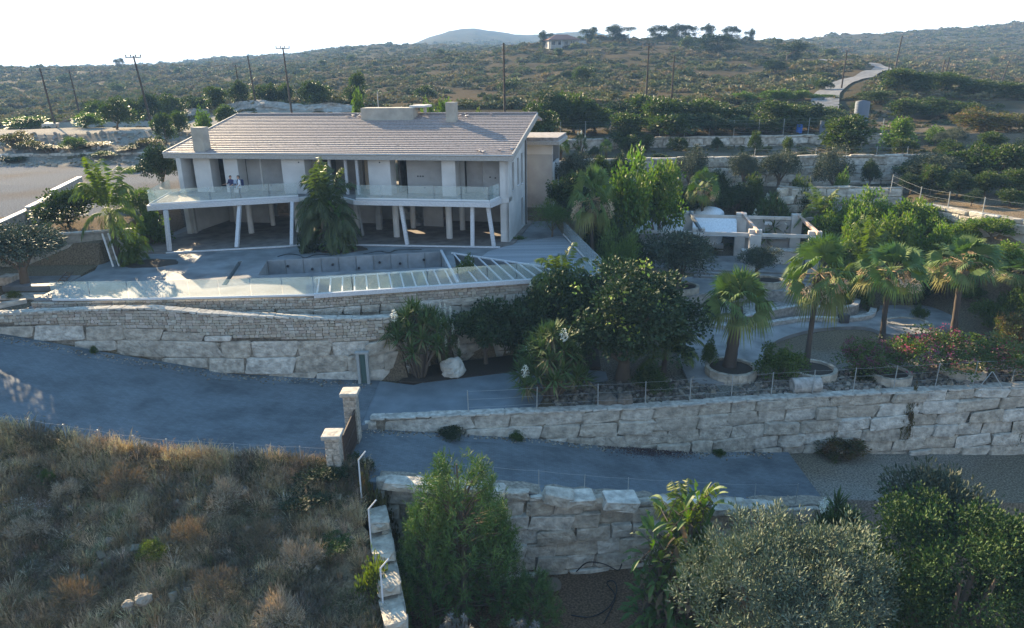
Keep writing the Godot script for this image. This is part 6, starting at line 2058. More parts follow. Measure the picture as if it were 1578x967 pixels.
	for i in path.size() - 1:
		var t0 := (path[mini(i + 1, path.size() - 1)] - path[maxi(i - 1, 0)]).normalized()
		var t1 := (path[mini(i + 2, path.size() - 1)] - path[i]).normalized()
		for j in 4:
			var f := func(k: int, t: Vector2, u: float) -> Vector3:
				var p: Vector2 = path[k] + Vector2(-t.y, t.x) * (u - 0.5) * 3.8
				var c: Vector2 = path[k]
				return Vector3(p.x, maxf(ground_y(p.x, -p.y), ground_y(c.x, -c.y)) + 0.22, p.y)
			m.quad(f.call(i, t0, j / 4.0), f.call(i + 1, t1, j / 4.0), f.call(i + 1, t1, (j + 1) / 4.0), f.call(i, t0, (j + 1) / 4.0), Vector3.UP)
	struct("hill_road", m.mesh(), mat("grey_road", L(0.19, 0.19, 0.19), 0.85, tex["blotch"], 6.0))
	# white cliff behind the left of the roof: one broken rock face
	var cm := MB.new()
	var cx := 90
	var cy := 9
	var cp := func(i: int, j: int) -> Vector3:
		var t := i / float(cx)
		var u := j / float(cy)
		var x := lerpf(-68.0, -20.0, t)
		var hh := (2.6 + 1.6 * noise.get_noise_2d(x * 2.0, 9.0)) * pow(sin(PI * clampf(t * 0.96 + 0.02, 0, 1)), 0.5)
		var d := 109.0 + 2.5 * sin(t * 5.0) + u * 2.6 + 1.6 * noise.get_noise_3d(x * 7.0, u * 30.0, 3.0) + 0.5 * noise.get_noise_3d(x * 25.0, u * 60.0, 8.0)
		return Vector3(x, ground_y(x, 108.0) - 0.4 + u * hh, -d)
	for i in cx:
		for j in cy:
			var k := 0.5 + 0.5 * noise.get_noise_3d(i * 4.0, j * 14.0, 1.0)
			cm.col = L(0.46, 0.42, 0.36).lerp(L(0.30, 0.255, 0.20), clampf(1.4 - 2.0 * k, 0, 1))
			cm.quad(cp.call(i, j), cp.call(i + 1, j), cp.call(i + 1, j + 1), cp.call(i, j + 1), Vector3(0, 0.3, 1))
	solo("chalk_cliff", cm.mesh(), mat("chalk", Color.WHITE, 0.95, tex["blotch"], 4.0, tex["rough_n"], 1.0), "low white chalk cliff behind the left half of the roof", "cliff")
	for i in 16:
		var x := lerpf(-66.0, -20.0, (i + rng.randf()) / 16.0)
		plant("cliff_bush", "bush_tree" if i % 2 else "dark_shrub", x, -112.5 - rng.randf() * 3.0, ground_y(x, 112.0) + rng.randf_range(3.2, 4.8), rng.randf_range(3.0, 5.0), "%s bush from the left along the top of the white chalk cliff" % ORD[i], "bush", "bushes on the chalk cliff")
	# the house on the hill
	var hp := Vector3(20.57, 22.08, -285.00)
	var h := thing("hill_house", "small pale house with a red hipped roof on the hilltop", "house", Vector3(hp.x, ground_y(hp.x, 285.0), hp.z), 0.2)
	h.scale = Vector3.ONE * 0.85
	var w: Material = mats["plaster"]
	box_part("wall", Vector3(-7.5, -1.0, -4.0), Vector3(5.5, 2.6, 4.0), w, h)
	box_part("wing", Vector3(5.5, -1.0, -2.5), Vector3(9.5, 2.2, 3.5), w, h)
	for x in [-6.2, -3.4, -0.6, 2.4]:
		box_part("window", Vector3(x, 0.6, 3.97), Vector3(x + 1.4, 2.0, 4.04), mat("dark_glass", L(0.02, 0.025, 0.03), 0.08), h, 0.0)
	for x in [-7.4, -2.5, 2.5, 5.4]:
		box_part("porch_post", Vector3(x, -1.0, 5.6), Vector3(x + 0.3, 2.4, 5.9), w, h, 0.0)
	m = MB.new()
	var rr := [Vector3(-8.4, 2.6, -4.8), Vector3(6.4, 2.6, -4.8), Vector3(6.4, 2.6, 6.2), Vector3(-8.4, 2.6, 6.2)]
	var ra := Vector3(-3.5, 4.9, 0.5)
	var rb := Vector3(1.6, 4.9, 0.5)
	m.quad(rr[3], rr[2], rb, ra, Vector3(0, 1, 1)); m.quad(rr[0], rr[1], rb, ra, Vector3(0, 1, -1))
	m.tri_out(rr[1], rr[2], rb, Vector3(1, 1, 0)); m.tri_out(rr[0], rr[3], ra, Vector3(-1, 1, 0))
	m.quad(rr[0], rr[1], rr[2], rr[3], Vector3.DOWN)
	part("roof", m.mesh(), mat("red_roof", L(0.30, 0.13, 0.085), 0.8, tex["fine"], 2.0), h)
	# ---- dry grass and brush of the bank
	var tuft := []
	for v in 4:
		m = MB.new()
		for i in 30:
			var a := rng.randf() * TAU
			var o := Vector3(cos(a), 0, sin(a))
			var b := o * rng.randf() * 0.14
			var hgt := rng.randf_range(0.3, 0.6)
			var lean := o * rng.randf_range(0.05, 0.35)
			var s := Vector3(-o.z, 0, o.x) * 0.012
			var k := rng.randf_range(0.7, 1.3)
			m.col = L(k, k, k)
			var mid := b + Vector3.UP * hgt * 0.6 + lean * 0.4
			m.tri(b - s, mid, b + s)
			m.tri(mid - s * 0.8, b + Vector3.UP * hgt + lean, mid + s * 0.8)
			if i % 4 == 0:
				# seed heads
				for q in 3:
					var e := rdir() * 0.05
					m.tri(b + Vector3.UP * hgt + lean, b + Vector3.UP * (hgt + 0.05) + lean + e, b + Vector3.UP * (hgt - 0.03) + lean - e)
		tuft.append(m.mesh())
	var gm := leaf_mat("dry_grass", Color(0.5, 0.46, 0.34), 0.8, 0.2)
	var gx := [[], [], [], []]
	var gc := [[], [], [], []]
	var n := 0
	while n < 12000:
		var d := rng.randf_range(15.5, 28.6)
		var x := rng.randf_range(-24.0, -3.0)
		if x > line_d(d) - 0.8:
			continue
		n += 1
		var nz := noise.get_noise_2d(x * 9.0, d * 9.0)
		var open_patch := noise.get_noise_2d(x * 16.0 + 90.0, d * 16.0)
		if open_patch < -0.03 and d < 26.8 and rng.randf() < 0.85:
			continue
		var rim := smoothstep(27.0, 28.2, d) * (1.0 if x < -9.5 else 0.35)
		var c := L(0.28, 0.20, 0.115).lerp(L(0.46, 0.345, 0.20), clampf(0.4 + nz * 2.2, 0, 1)).lerp(L(0.56, 0.42, 0.23), rim * 0.9)
		if nz < -0.18:
			c = L(0.17, 0.14, 0.095)
		if rng.randf() < 0.08:
			c = L(0.09, 0.105, 0.045)
		if rng.randf() < 0.1:
			c = L(0.40, 0.33, 0.23)
		var s := rng.randf_range(0.4, 1.0) * (1.0 + rim * 0.45) * (1.3 if rng.randf() < 0.08 else 1.0)
		var g := rng.randi() % 4
		gx[g].append(Transform3D(Basis(Vector3.UP, rng.randf() * TAU) * Basis(Vector3.RIGHT, rng.randf_range(-0.35, 0.35)) * Basis.from_scale(Vector3(s * 1.3, s, s * 1.3)), Vector3(x, ground_y(x, d) - 0.03, -d)))
		gc[g].append(jitter(c, 0.4))
	for g in 4:
		many("dry_grass", tuft[g], gm, gx[g], gc[g], "dry brown and straw coloured grass covering the foreground bank", "grass")
	# dark twiggy brush among the grass
	var bx := [[], [], []]
	var bc := [[], [], []]
	for i in 1100:
		var d := rng.randf_range(15.5, 27.6)
		var x := rng.randf_range(-24.0, -4.0)
		if x > line_d(d) - 0.9 or noise.get_noise_2d(x * 4.0 + 50.0, d * 4.0) < -0.12:
			continue
		var s := rng.randf_range(0.4, 1.0)
		var g := rng.randi() % 3
		bx[g].append(Transform3D(Basis(Vector3.UP, rng.randf() * TAU) * Basis.from_scale(Vector3(s, s * 0.75, s)), Vector3(x, ground_y(x, d) - 0.02, -d)))
		bc[g].append(jitter([L(0.16, 0.125, 0.08), L(0.125, 0.115, 0.065), L(0.22, 0.17, 0.11), L(0.09, 0.10, 0.05), L(0.26, 0.215, 0.15), L(0.30, 0.27, 0.22)][rng.randi() % 6], 0.3))
	var br := []
	for v in 3:
		m = MB.new()
		for i in 190:
			var o := rdir()
			o.y = absf(o.y)
			var p := o * Vector3(0.5, 0.5, 0.5) * pow(rng.randf(), 0.4)
			var d := (o + rdir() * 0.9 + Vector3.UP * 0.3).normalized()
			var k := rng.randf_range(0.65, 1.35)
			m.col = L(k, k, k)
			m.leaf(p, d * rng.randf_range(0.1, 0.26), d.cross(rdir()).normalized() * rng.randf_range(0.006, 0.022))
		br.append(m.mesh())
	for g in 3:
		many("dry_brush", br[g], gm, bx[g], bc[g], "dark twiggy brush growing among the dry grass of the bank", "brush")

var road_path := PackedVector2Array()
func hill_road() -> PackedVector2Array:
	if road_path.size() == 0:
		var c := Curve2D.new()
		var p := [Vector2(44.0, -104.0), Vector2(52.0, -122.0), Vector2(63.0, -141.0), Vector2(79.0, -163.0), Vector2(92.0, -186.0), Vector2(96.0, -203.0), Vector2(90.0, -222.0)]
		for i in p.size():
			var t: Vector2 = (p[mini(i + 1, p.size() - 1)] - p[maxi(i - 1, 0)]) / 6.0
			c.add_point(p[i], -t, t)
		road_path = c.tessellate_even_length(4, 2.0)
	return road_path

func on_hill_road(x: float, d: float, r: float) -> bool:
	if d > 235.0 or x < 30.0 or x > 110.0:
		return false
	for p in hill_road():
		if p.distance_squared_to(Vector2(x, -d)) < (2.5 + r) * (2.5 + r):
			return true
	return false

# ---------------------------------------------------------------- poles, gate, fences, stones and other small things
func pole(label: String, top: Vector3, base_y: float, lean: float, heads: Array, r := 0.13) -> void:
	var t := thing("utility_pole", label, "utility pole", Vector3(top.x - lean, base_y, top.z))
	var h := top.y - base_y
	var m := MB.new()
	m.tube([Vector3(0, -0.5, 0), Vector3(lean * 0.5, h * 0.5, 0), Vector3(lean, h, 0)], [r * 1.25, r, r * 0.75], 8)
	part("pole", m.mesh(), mat("pole_wood", L(0.075, 0.055, 0.042), 0.9, tex["fine"], 0.6), t)
	for y in heads:
		var c := Vector3(lean * (h - y) / h, h - y, 0)
		m = MB.new()
		m.bar(c + Vector3(-0.95, 0.02, 0.1), c + Vector3(0.95, 0.02, 0.1), 0.1, 0.11)
		part("cross_arm", m.mesh(), mat("pole_steel", L(0.13, 0.13, 0.13), 0.6), t)
		for x in [-0.88, -0.3, 0.3, 0.88]:
			m = MB.new()
			m.tube([c + Vector3(x, 0.05, 0.1), c + Vector3(x, 0.2, 0.1), c + Vector3(x, 0.34, 0.1)], [0.03, 0.09, 0.05], 8)
			part("insulator", m.mesh(), mat("insulator", L(0.16, 0.12, 0.10), 0.3), t)

func wire(a: Vector3, b: Vector3, sag: float, label: String) -> void:
	var m := MB.new()
	var pts := []
	var rad := []
	for i in 13:
		var t := i / 12.0
		pts.append(a.lerp(b, t) - a + Vector3.DOWN * sag * 4.0 * t * (1.0 - t))
		rad.append(0.018)
	m.tube(pts, rad, 4, false)
	var o := solo("overhead_wire", m.mesh(), mat("wire", L(0.03, 0.03, 0.03), 1.0), label, "cable")
	o.position = a

func boulder(label: String, at: Vector3, s: Vector3, m: Material, called := "boulder") -> void:
	var mb := MB.new()
	var f := FastNoiseLite.new()
	f.seed = rng.randi() % 1000
	f.frequency = 0.9
	mb.ball(Vector3.ZERO, Vector3.ONE, 18, 11)
	for i in mb.v.size():
		var p := mb.v[i]
		var k := 0.82 + 0.38 * f.get_noise_3d(p.x, p.y, p.z) + 0.1 * f.get_noise_3d(p.x * 3.0, p.y * 3.0, p.z * 3.0)
		mb.v[i] = p * k * s
	for i in range(0, mb.v.size(), 3):
		var nn := (mb.v[i + 2] - mb.v[i]).cross(mb.v[i + 1] - mb.v[i]).normalized()
		for k in 3:
			mb.n[i + k] = (mb.n[i + k] * 0.25 + nn).normalized()
	var o := solo(called, mb.mesh(), m, label, "rock")
	o.position = at

func build_small_things() -> void:
	pole("reddish wooden pole, leftmost, leaning above the far left track", Vector3(-63.98, 13.44, -104.00), 5.4, -0.5, [])
	pole("dark pole with two crossarms full of insulators at the far left", Vector3(-72.75, 13.37, -126.00), 4.2, -0.4, [0.15, 3.1])
	pole("tall leaning wooden pole left of the villa with one crossarm", Vector3(-45.07, 14.52, -92.00), 5.6, -0.9, [0.2])
	pole("thin pole above the left roof end, shortest of three", Vector3(-43.36, 13.72, -121.00), 6.5, -0.3, [0.3], 0.11)
	pole("bare pole above the left roof end, middle of three", Vector3(-38.16, 14.83, -112.00), 6.8, -0.4, [], 0.13)
	pole("tallest pole above the left roof half with a crossarm", Vector3(-30.54, 15.63, -104.00), 6.2, -0.3, [0.15])
	pole("straight pole behind the ridge chimney at the roof's right", Vector3(-0.52, 15.35, -92.00), 5.0, 0.0, [], 0.14)
	pole("pole with crossarm on the middle hillside, linked by wires to its shorter neighbour", Vector3(20.62, 15.61, -112.00), 6.8, 0.1, [0.2])
	pole("shorter bare pole right of the pole with wires on the middle hillside", Vector3(24.86, 13.98, -114.00), 6.9, 0.1, [])
	pole("pole beside the hill road with a small crossarm", Vector3(56.86, 14.63, -128.00), 7.2, 0.2, [0.2])
	pole("tall leaning pole at the bend of the hill road", Vector3(93.52, 18.89, -182.00), 11.0, 0.6, [], 0.16)
	pole("short thin post at the edge of the hill road", Vector3(86.43, 13.19, -172.00), 10.6, 0.0, [], 0.1)
	pole("left pole of a close pair behind the road trees", Vector3(86.26, 13.12, -150.00), 8.4, 0.3, [], 0.13)
	pole("right pole of a close pair behind the road trees", Vector3(88.24, 13.62, -152.00), 8.4, 0.5, [], 0.13)
	pole("short pole at the upper right among the road trees", Vector3(108.99, 10.91, -170.00), 8.6, 0.2, [], 0.11)
	pole("leaning pole near the right edge on the far slope", Vector3(108.95, 12.77, -165.00), 8.2, 0.9, [], 0.12)
	wire(Vector3(20.63, 15.43, -112.00), Vector3(24.87, 13.80, -114.00), 0.35, "upper wire between the two poles on the middle hillside")
	wire(Vector3(20.75, 14.89, -112.00), Vector3(24.80, 13.25, -114.00), 0.6, "lower sagging wire between the two poles on the middle hillside")
	wire(Vector3(-45.10, 14.37, -92.00), Vector3(-30.56, 15.47, -104.00), 1.6, "long wire from the tall leaning pole to the pole above the roof")

	wire(Vector3(-30.56, 15.47, -104.00), Vector3(-0.53, 15.21, -92.00), 1.8, "long wire above the roof between the pole with crossarm and the straight pole")
	wire(Vector3(-0.53, 15.21, -92.00), Vector3(20.63, 15.43, -112.00), 1.4, "wire across the middle hillside to the pole with crossarm")
	wire(Vector3(20.63, 15.43, -112.00), Vector3(56.89, 14.43, -128.00), 1.8, "long wire from the middle hillside to the pole beside the hill road")
	# ---- the gate
	var pil := mat("pillar_stone", L(0.53, 0.47, 0.385), 0.9, tex["blotch"], 1.2, tex["rough_n"], 0.6)
	for g in [["tall square stone gate pillar at the far side of the gate, with a flat cap", Vector3(-7.75, -4.75, -31.2), 2.35], ["near stone gate pillar standing in the brush, with a chipped cap", Vector3(-7.9, -4.9, -28.05), 1.95]]:
		var t := thing("gate_pillar", g[0], "pillar", g[1])
		box_part("shaft_core", Vector3(-0.27, -0.6, -0.27), Vector3(0.27, g[2], 0.27), mats["mortar"], t, 0.0)
		var y := -0.1
		while y < g[2] - 0.05:
			var hh := minf(0.32, g[2] - y)
			for sx in [-1, 1]:
				var wd := rng.randf_range(-0.06, 0.06)
				box_part("pillar_stone", Vector3(-0.31 if sx < 0 else wd + 0.005, y, -0.31), Vector3(wd - 0.005 if sx < 0 else 0.31, y + hh - 0.012, 0.31), mat("pillar_%d" % (rng.randi() % 3), L(0.53, 0.47, 0.385) * rng.randf_range(0.88, 1.08), 0.9, tex["blotch"], 1.2, tex["rough_n"], 0.6), t, 0.02)
			y += hh
		box_part("cap", Vector3(-0.42, g[2], -0.42), Vector3(0.42, g[2] + 0.2, 0.42), mats["coping"], t, 0.03)
	var gate := thing("sliding_gate", "dark rusty sliding metal gate between the two stone pillars", "gate", Vector3(-7.55, -4.85, -29.7))
	var rust := mat("rusty_steel", L(0.12, 0.085, 0.065), 0.75, tex["blotch"], 0.8)
	for y in [0.12, 0.95, 1.72]:
		box_part("rail", Vector3(-0.03, y, -1.35), Vector3(0.03, y + 0.07, 1.35), rust, gate, 0.005)
	for i in 27:
		box_part("bar", Vector3(-0.015, 0.19, -1.33 + i * 0.102), Vector3(0.015, 1.72, -1.29 + i * 0.102), rust, gate, 0.0)
	box_part("sheet", Vector3(-0.05, 0.2, -1.3), Vector3(-0.035, 1.7, 1.3), mat("gate_sheet", L(0.19, 0.15, 0.12), 0.7, tex["blotch"], 1.5), gate, 0.0)
	var gf := thing("gate_frame", "pair of grey upright gate guide posts against the retaining wall", "post", Vector3(-8.45, -4.6, -37.3))
	for x in [-0.28, 0.22]:
		box_part("guide_post", Vector3(x, -0.2, -0.1), Vector3(x + 0.16, 1.85, 0.1), mat("zinc", L(0.36, 0.37, 0.35), 0.5, tex["fine"], 1.0), gf, 0.01)
	box_part("guide_head", Vector3(-0.34, 1.852, -0.12), Vector3(0.44, 1.98, 0.14), mat("zinc", L(0.36, 0.37, 0.35), 0.5), gf, 0.01)
	box_part("guide_track", Vector3(-0.1, -0.2, -0.06), Vector3(0.2, 1.85, -0.03), mat("green_steel", L(0.06, 0.10, 0.09), 0.6), gf, 0.0)

	# ---- fences of thin posts
	var zinc := mat("zinc", L(0.36, 0.37, 0.35), 0.5, tex["fine"], 1.0)
	var fence := func(called: String, label: String, pts: Array, h: float, wires: Array, r: float) -> void:
		var t := thing(called, label, "fence", pts[0])
		for i in pts.size():
			var m := MB.new()
			m.tube([Vector3(0, -0.3, 0), Vector3(rng.randf_range(-0.04, 0.04), h, 0)], [r, r * 0.9], 6)
			part("post", m.mesh(), zinc, t, Transform3D(Basis(), pts[i] - t.position))
		for y in wires:
			var m := MB.new()
			for i in pts.size() - 1:
				m.tube([pts[i] - t.position + Vector3.UP * y, (pts[i] + pts[i + 1]) * 0.5 - t.position + Vector3.UP * (y - 0.03), pts[i + 1] - t.position + Vector3.UP * y], [0.006, 0.006, 0.006], 4, false)
			part("wire", m.mesh(), zinc, t)
	var pts := []
	for p in [-2.3, 1.2, 4.4, 6.9, 9.3, 11.6, 13.8, 16.1, 18.4, 20.7, 23.1, 25.3, 27.6, 30.5]:
		pts.append(Vector3(p, -4.6, -line_b(p) - 0.28))
	fence.call("wire_fence", "thin grey post and wire fence along the coping of the garden wall", pts, 1.35, [0.4, 0.85, 1.3], 0.028)
	var brace := MB.new()
	brace.tube([Vector3(25.45, -4.70, -35.80), Vector3(26.23, -3.90, -36.14)], [0.025, 0.025], 6)
	brace.tube([Vector3(26.68, -4.70, -35.67), Vector3(26.26, -3.90, -36.14)], [0.025, 0.025], 6)
	solo("fence_brace", brace.mesh(), zinc, "pair of slanted bracing struts at a fence post below the red bush", "strut")
	pts = []
	for i in 9:
		var x := -3.0 + i * 2.05
		pts.append(Vector3(x, lower_level(x) + 0.05, -line_c(x) - 0.25))
	fence.call("wire_fence", "faint thin post fence along the near edge of the lower road", pts, 1.1, [1.05], 0.02)
	pts = []
	for i in 12:
		var x := -24.0 + i * 1.45
		pts.append(Vector3(x, road_level(x), -28.25))
	fence.call("wire_fence", "dark thin fence posts in the dry grass along the driveway", pts, 1.0, [0.95], 0.02)
	pts = [Vector3(32.2, 2.2, -60.8), Vector3(32.6, 1.75, -57.0), Vector3(33.4, 1.75, -54.4), Vector3(34.4, 1.75, -51.8), Vector3(35.8, 1.75, -49.3), Vector3(37.4, 1.75, -47.1), Vector3(39.4, 1.75, -45.9)]
	fence.call("wire_fence", "row of pale fence posts on the boundary wall at the right", pts, 1.2, [0.6, 1.1], 0.035)
	pts = []
	for i in 15:
		pts.append(Vector3(6.0 + i * 2.9, ground_y(6.0 + i * 2.9, 86.4), -86.4))
	fence.call("mesh_fence", "dark wire fence with posts in front of the long hedge", pts, 1.9, [0.5, 1.0, 1.5, 1.85], 0.04)
	pts = []
	for i in 6:
		pts.append(Vector3(24.0 + i * 3.0, 3.5, -71.6))
	fence.call("wire_fence", "thin post fence on top of the tall terrace wall", pts, 1.1, [1.0], 0.03)
	for b in [["upper bent grey angle post on the bank wall", Vector3(-6.55, -5.6, -26.6), 2.3], ["lower bent grey angle post on the bank wall", Vector3(-5.75, -6.0, -24.2), 1.9], ["short bent post sticking out of the yellow green bush", Vector3(-4.9, -6.6, -21.6), 1.75]]:
		var m := MB.new()
		m.tube([Vector3(0, -0.5, 0), Vector3(0.03, b[2], 0), Vector3(0.36, b[2] + 0.42, 0.02)], [0.035, 0.035, 0.03], 6)
		var o := solo("bent_post", m.mesh(), mat("pale_zinc", L(0.52, 0.54, 0.55), 0.45), b[0], "post")
		o.position = b[1]

	# ---- left end of the terrace: walls, steps, pipes
	var lime: Material = mats["limestone_1"]
	var plaster := mat("bank_render", L(0.43, 0.39, 0.32), 0.9, tex["blotch"], 3.0, tex["rough_n"], 0.5)
	var w := thing("yard_wall", "pale rendered wall behind the two white pipes and the feather palm", "wall", Vector3(-28.6, 0, -47.6))
	var m2 := MB.new()
	m2.prism(PackedVector2Array([Vector2(-6.5, 0.4), Vector2(-1.5, -0.3), Vector2(2.6, -1.6), Vector2(2.6, -1.95), Vector2(-1.5, -0.65), Vector2(-6.5, 0.05)]), -1.0, 2.0)
	part("wall_face", m2.mesh(), plaster, w)
	m2 = MB.new()
	m2.prism(PackedVector2Array([Vector2(-6.5, 0.46), Vector2(-1.5, -0.24), Vector2(2.6, -1.54), Vector2(2.6, -2.0), Vector2(-1.5, -0.7), Vector2(-6.5, 0.0)]), 2.003, 2.12)
	part("wall_cap", m2.mesh(), mats["coping"], w)
	for k in 2:
		m2 = MB.new()
		m2.tube([Vector3(0, 0, 0), Vector3(-0.5, 2.2, -0.35)], [0.06, 0.06], 8)
		var o := solo("drain_pipe", m2.mesh(), mat("white_pipe", L(0.62, 0.62, 0.6), 0.5), ["left", "right"][k] + " one of two slanted white pipes leaning on the rendered wall", "pipe")
		o.position = Vector3(-26.75 + k * 0.35, 0.0, -46.9 - k * 0.1)
	# stepped parapet of the gravel yard
	var sp := thing("stepped_parapet", "stepped white topped parapet wall beside the gravel yard at the left", "wall", Vector3(-36.0, 2.0, -56.0))
	for s in [[Vector3(-33.89, 2.90, -45.95), Vector3(-35.62, 2.90, -53.08), 2.9], [Vector3(-34.90, 3.20, -51.88), Vector3(-36.65, 3.20, -57.86), 3.2], [Vector3(-36.47, 3.55, -57.60), Vector3(-38.88, 3.55, -65.71), 3.55]]:
		var a: Vector3 = s[0] - sp.position
		var b: Vector3 = s[1] - sp.position
		var y: float = s[2] - 2.0
		m2 = MB.new()
		m2.bar(Vector3(a.x, y - 1.0, a.z), Vector3(b.x, y - 1.0, b.z), 0.3, 2.0)
		part("parapet_step", m2.mesh(), plaster, sp)
		m2 = MB.new()
		m2.bar(Vector3(a.x, y + 0.045, a.z), Vector3(b.x, y + 0.045, b.z), 0.4, 0.08, 0.01)
		part("parapet_cap", m2.mesh(), mat("white_cap", L(0.66, 0.64, 0.6), 0.8), sp)
	# concrete steps and planter kerbs at the corner
	var st := thing("corner_steps", "pale concrete ledges and steps at the left end of the glass balustrade", "steps", Vector3(-28.5, 0, -41.0))
	box_part("ledge", Vector3(-2.6, -1.2, -3.6), Vector3(0.9, 0.05, -1.2), mat("terrace_concrete", L(0.235, 0.24, 0.24)), st, 0.02)
	box_part("ledge", Vector3(-2.2, -1.2, -1.195), Vector3(0.9, -0.28, 0.2), mats["coping"], st, 0.02)
	box_part("ledge", Vector3(0.1, -1.2, 0.205), Vector3(1.1, -0.5, 1.5), mat("terrace_concrete", L(0.235, 0.24, 0.24)), st, 0.02)
	m2 = MB.new()
	m2.bar(Vector3(0.0, -0.55, 0.6), Vector3(-2.9, -0.5, 2.6), 0.3, 0.7, 0.02)
	part("planter_kerb", m2.mesh(), mats["coping"], st)
	box_part("kerb", Vector3(-3.6, -0.6, -3.2), Vector3(-2.65, 0.35, -2.2), mats["coping"], st, 0.02)
	var lad := thing("short_ladder", "small dark metal ladder lying on the ledge under the olive tree", "ladder", Vector3(-27.9, 0.1, -43.2))
	for x in [0.0, 0.42]:
		m2 = MB.new()
		m2.bar(Vector3(x, 0, 0.8), Vector3(x - 0.2, 0.35, -0.8), 0.05, 0.05)
		part("ladder_rail", m2.mesh(), rust, lad)
	for i in 5:
		m2 = MB.new()
		var t := 0.1 + 0.2 * i
		m2.bar(Vector3(-0.2 * t, 0.35 * t, 0.8 - 1.6 * t), Vector3(0.42 - 0.2 * t, 0.35 * t, 0.8 - 1.6 * t), 0.04, 0.04)
		part("ladder_rung", m2.mesh(), rust, lad)
	# blocks stacked by the upper track
	for b in [[Vector3(-70.65, 5.60, -110.85), Vector3(2.6, 1.0, 1.4), "large pale stone block beside the upper track at the far left"], [Vector3(-64.41, 5.60, -104.22), Vector3(2.0, 0.6, 1.2), "flat pale stone block right of the large one by the track"], [Vector3(-41.76, 5.20, -90.91), Vector3(3.0, 0.9, 1.5), "pale stone block at the track's end near the left chimney"]]:
		var o := part(numbered("stone_block"), blocks[rng.randi() % 10], lime, self, Transform3D(Basis(Vector3.UP, 0.2) * Basis.from_scale(b[1]), b[0] + Vector3(0, b[1].y * 0.4, 0)))
		tag(o, b[2], "stone")
	# round plant beds on the terrace
	ring_bed("dark soil bed at the foot of the overgrown palm clump", Vector3(-12.4, 0.0, -50.9), 2.0, 0.5)
	ring_bed("dark soil bed at the foot of the feather palm", Vector3(-24.6, 0.0, -47.6), 1.9, 0.6)
	# ---- boulders and rubble
	mat("brown_rock", L(0.20, 0.165, 0.13), 0.95, tex["blotch"], 2.0, tex["rough_n"], 1.0)
	boulder("big rounded grey boulder under the terrace wall beside the yucca", Vector3(-3.48, -4.60, -38.34) + Vector3(0, 0.42, 0), Vector3(0.85, 0.75, 0.7), mats["limestone_3"])
	boulder("brownish flat rock in the dark bed above the garden wall", Vector3(4.94, -4.70, -34.47) + Vector3(0, 0.2, 0), Vector3(0.75, 0.42, 0.6), mats["brown_rock"])
	boulder("second brownish rock right of the flat one above the garden wall", Vector3(5.87, -4.70, -34.44) + Vector3(0, 0.2, 0), Vector3(0.55, 0.45, 0.5), mats["brown_rock"])
	boulder("larger white stone in the dry grass at the bottom left", Vector3(-12.78, -4.94, -20.30), Vector3(0.34, 0.25, 0.3), mats["mortar"])
	boulder("smaller white stone beside the larger one in the dry grass", Vector3(-13.22, -4.98, -20.10), Vector3(0.24, 0.16, 0.2), mats["mortar"])
	bed_between("dark earth bed along the terrace wall behind the boulder", PackedVector2Array([Vector2(-6.5, -37.6), Vector2(-5.0, -37.4), Vector2(-2.4, -38.1), Vector2(0.5, -38.9), Vector2(5.2, -39.2), Vector2(5.4, -42.3), Vector2(1.8, -41.8), Vector2(-4.7, -40.0), Vector2(-5.9, -38.9)]), -4.57)
	var rub := []
	var rc := []
	for i in 2600:
		var x := rng.randf_range(1.5, 30.0)
		var d := line_b(x) + rng.randf_range(0.5, 3.4)
		if noise.get_noise_2d(x * 6.0, d * 6.0) < -0.25:
			continue
		var s := rng.randf_range(0.05, 0.24)
		rub.append(Transform3D(Basis(rdir(), rng.randf() * TAU) * Basis.from_scale(Vector3(s * 1.4, s * 0.8, s)), Vector3(x, ground_y(x, d) + s * 0.25, -d)))
		rc.append(jitter([L(0.23, 0.195, 0.155), L(0.17, 0.145, 0.115), L(0.30, 0.26, 0.21), L(0.13, 0.11, 0.09)][rng.randi() % 4], 0.15))
	many("rubble", blocks[0], mats["rubble"], rub, rc, "loose grey rubble stones behind the garden wall coping", "rubble")
	rub = []; rc = []
	for i in 320:
		var x := rng.randf_range(-23.0, -5.0)
		var d := rng.randf_range(16.0, 27.5)
		var s := pow(rng.randf(), 3.0) * 0.26 + 0.05
		rub.append(Transform3D(Basis(rdir(), rng.randf() * TAU) * Basis.from_scale(Vector3(s * 1.4, s * 0.8, s)), Vector3(x, ground_y(x, d) + s * 0.2, -d)))
		rc.append(jitter(L(0.27, 0.23, 0.18), 0.2))
	many("bank_stones", blocks[1], mats["rubble"], rub, rc, "small pale stones scattered among the dry grass of the bank", "stones")
	rub = []; rc = []
	for i in 900:
		var x := rng.randf_range(-78.0, -20.0)
		var d := rng.randf_range(79.0, 91.5)
		var s := rng.randf_range(0.08, 0.4)
		rub.append(Transform3D(Basis(rdir(), rng.randf() * TAU) * Basis.from_scale(Vector3(s * 1.4, s * 0.8, s)), Vector3(x, ground_y(x, d) + s * 0.2, -d)))
		rc.append(jitter(L(0.30, 0.26, 0.21), 0.2))
	many("quarry_rubble", blocks[2], mats["rubble"], rub, rc, "broken stones strewn over the quarried bank at the left", "rubble")
	# grit and dry leaves gathered along the road edges
	rub = []; rc = []
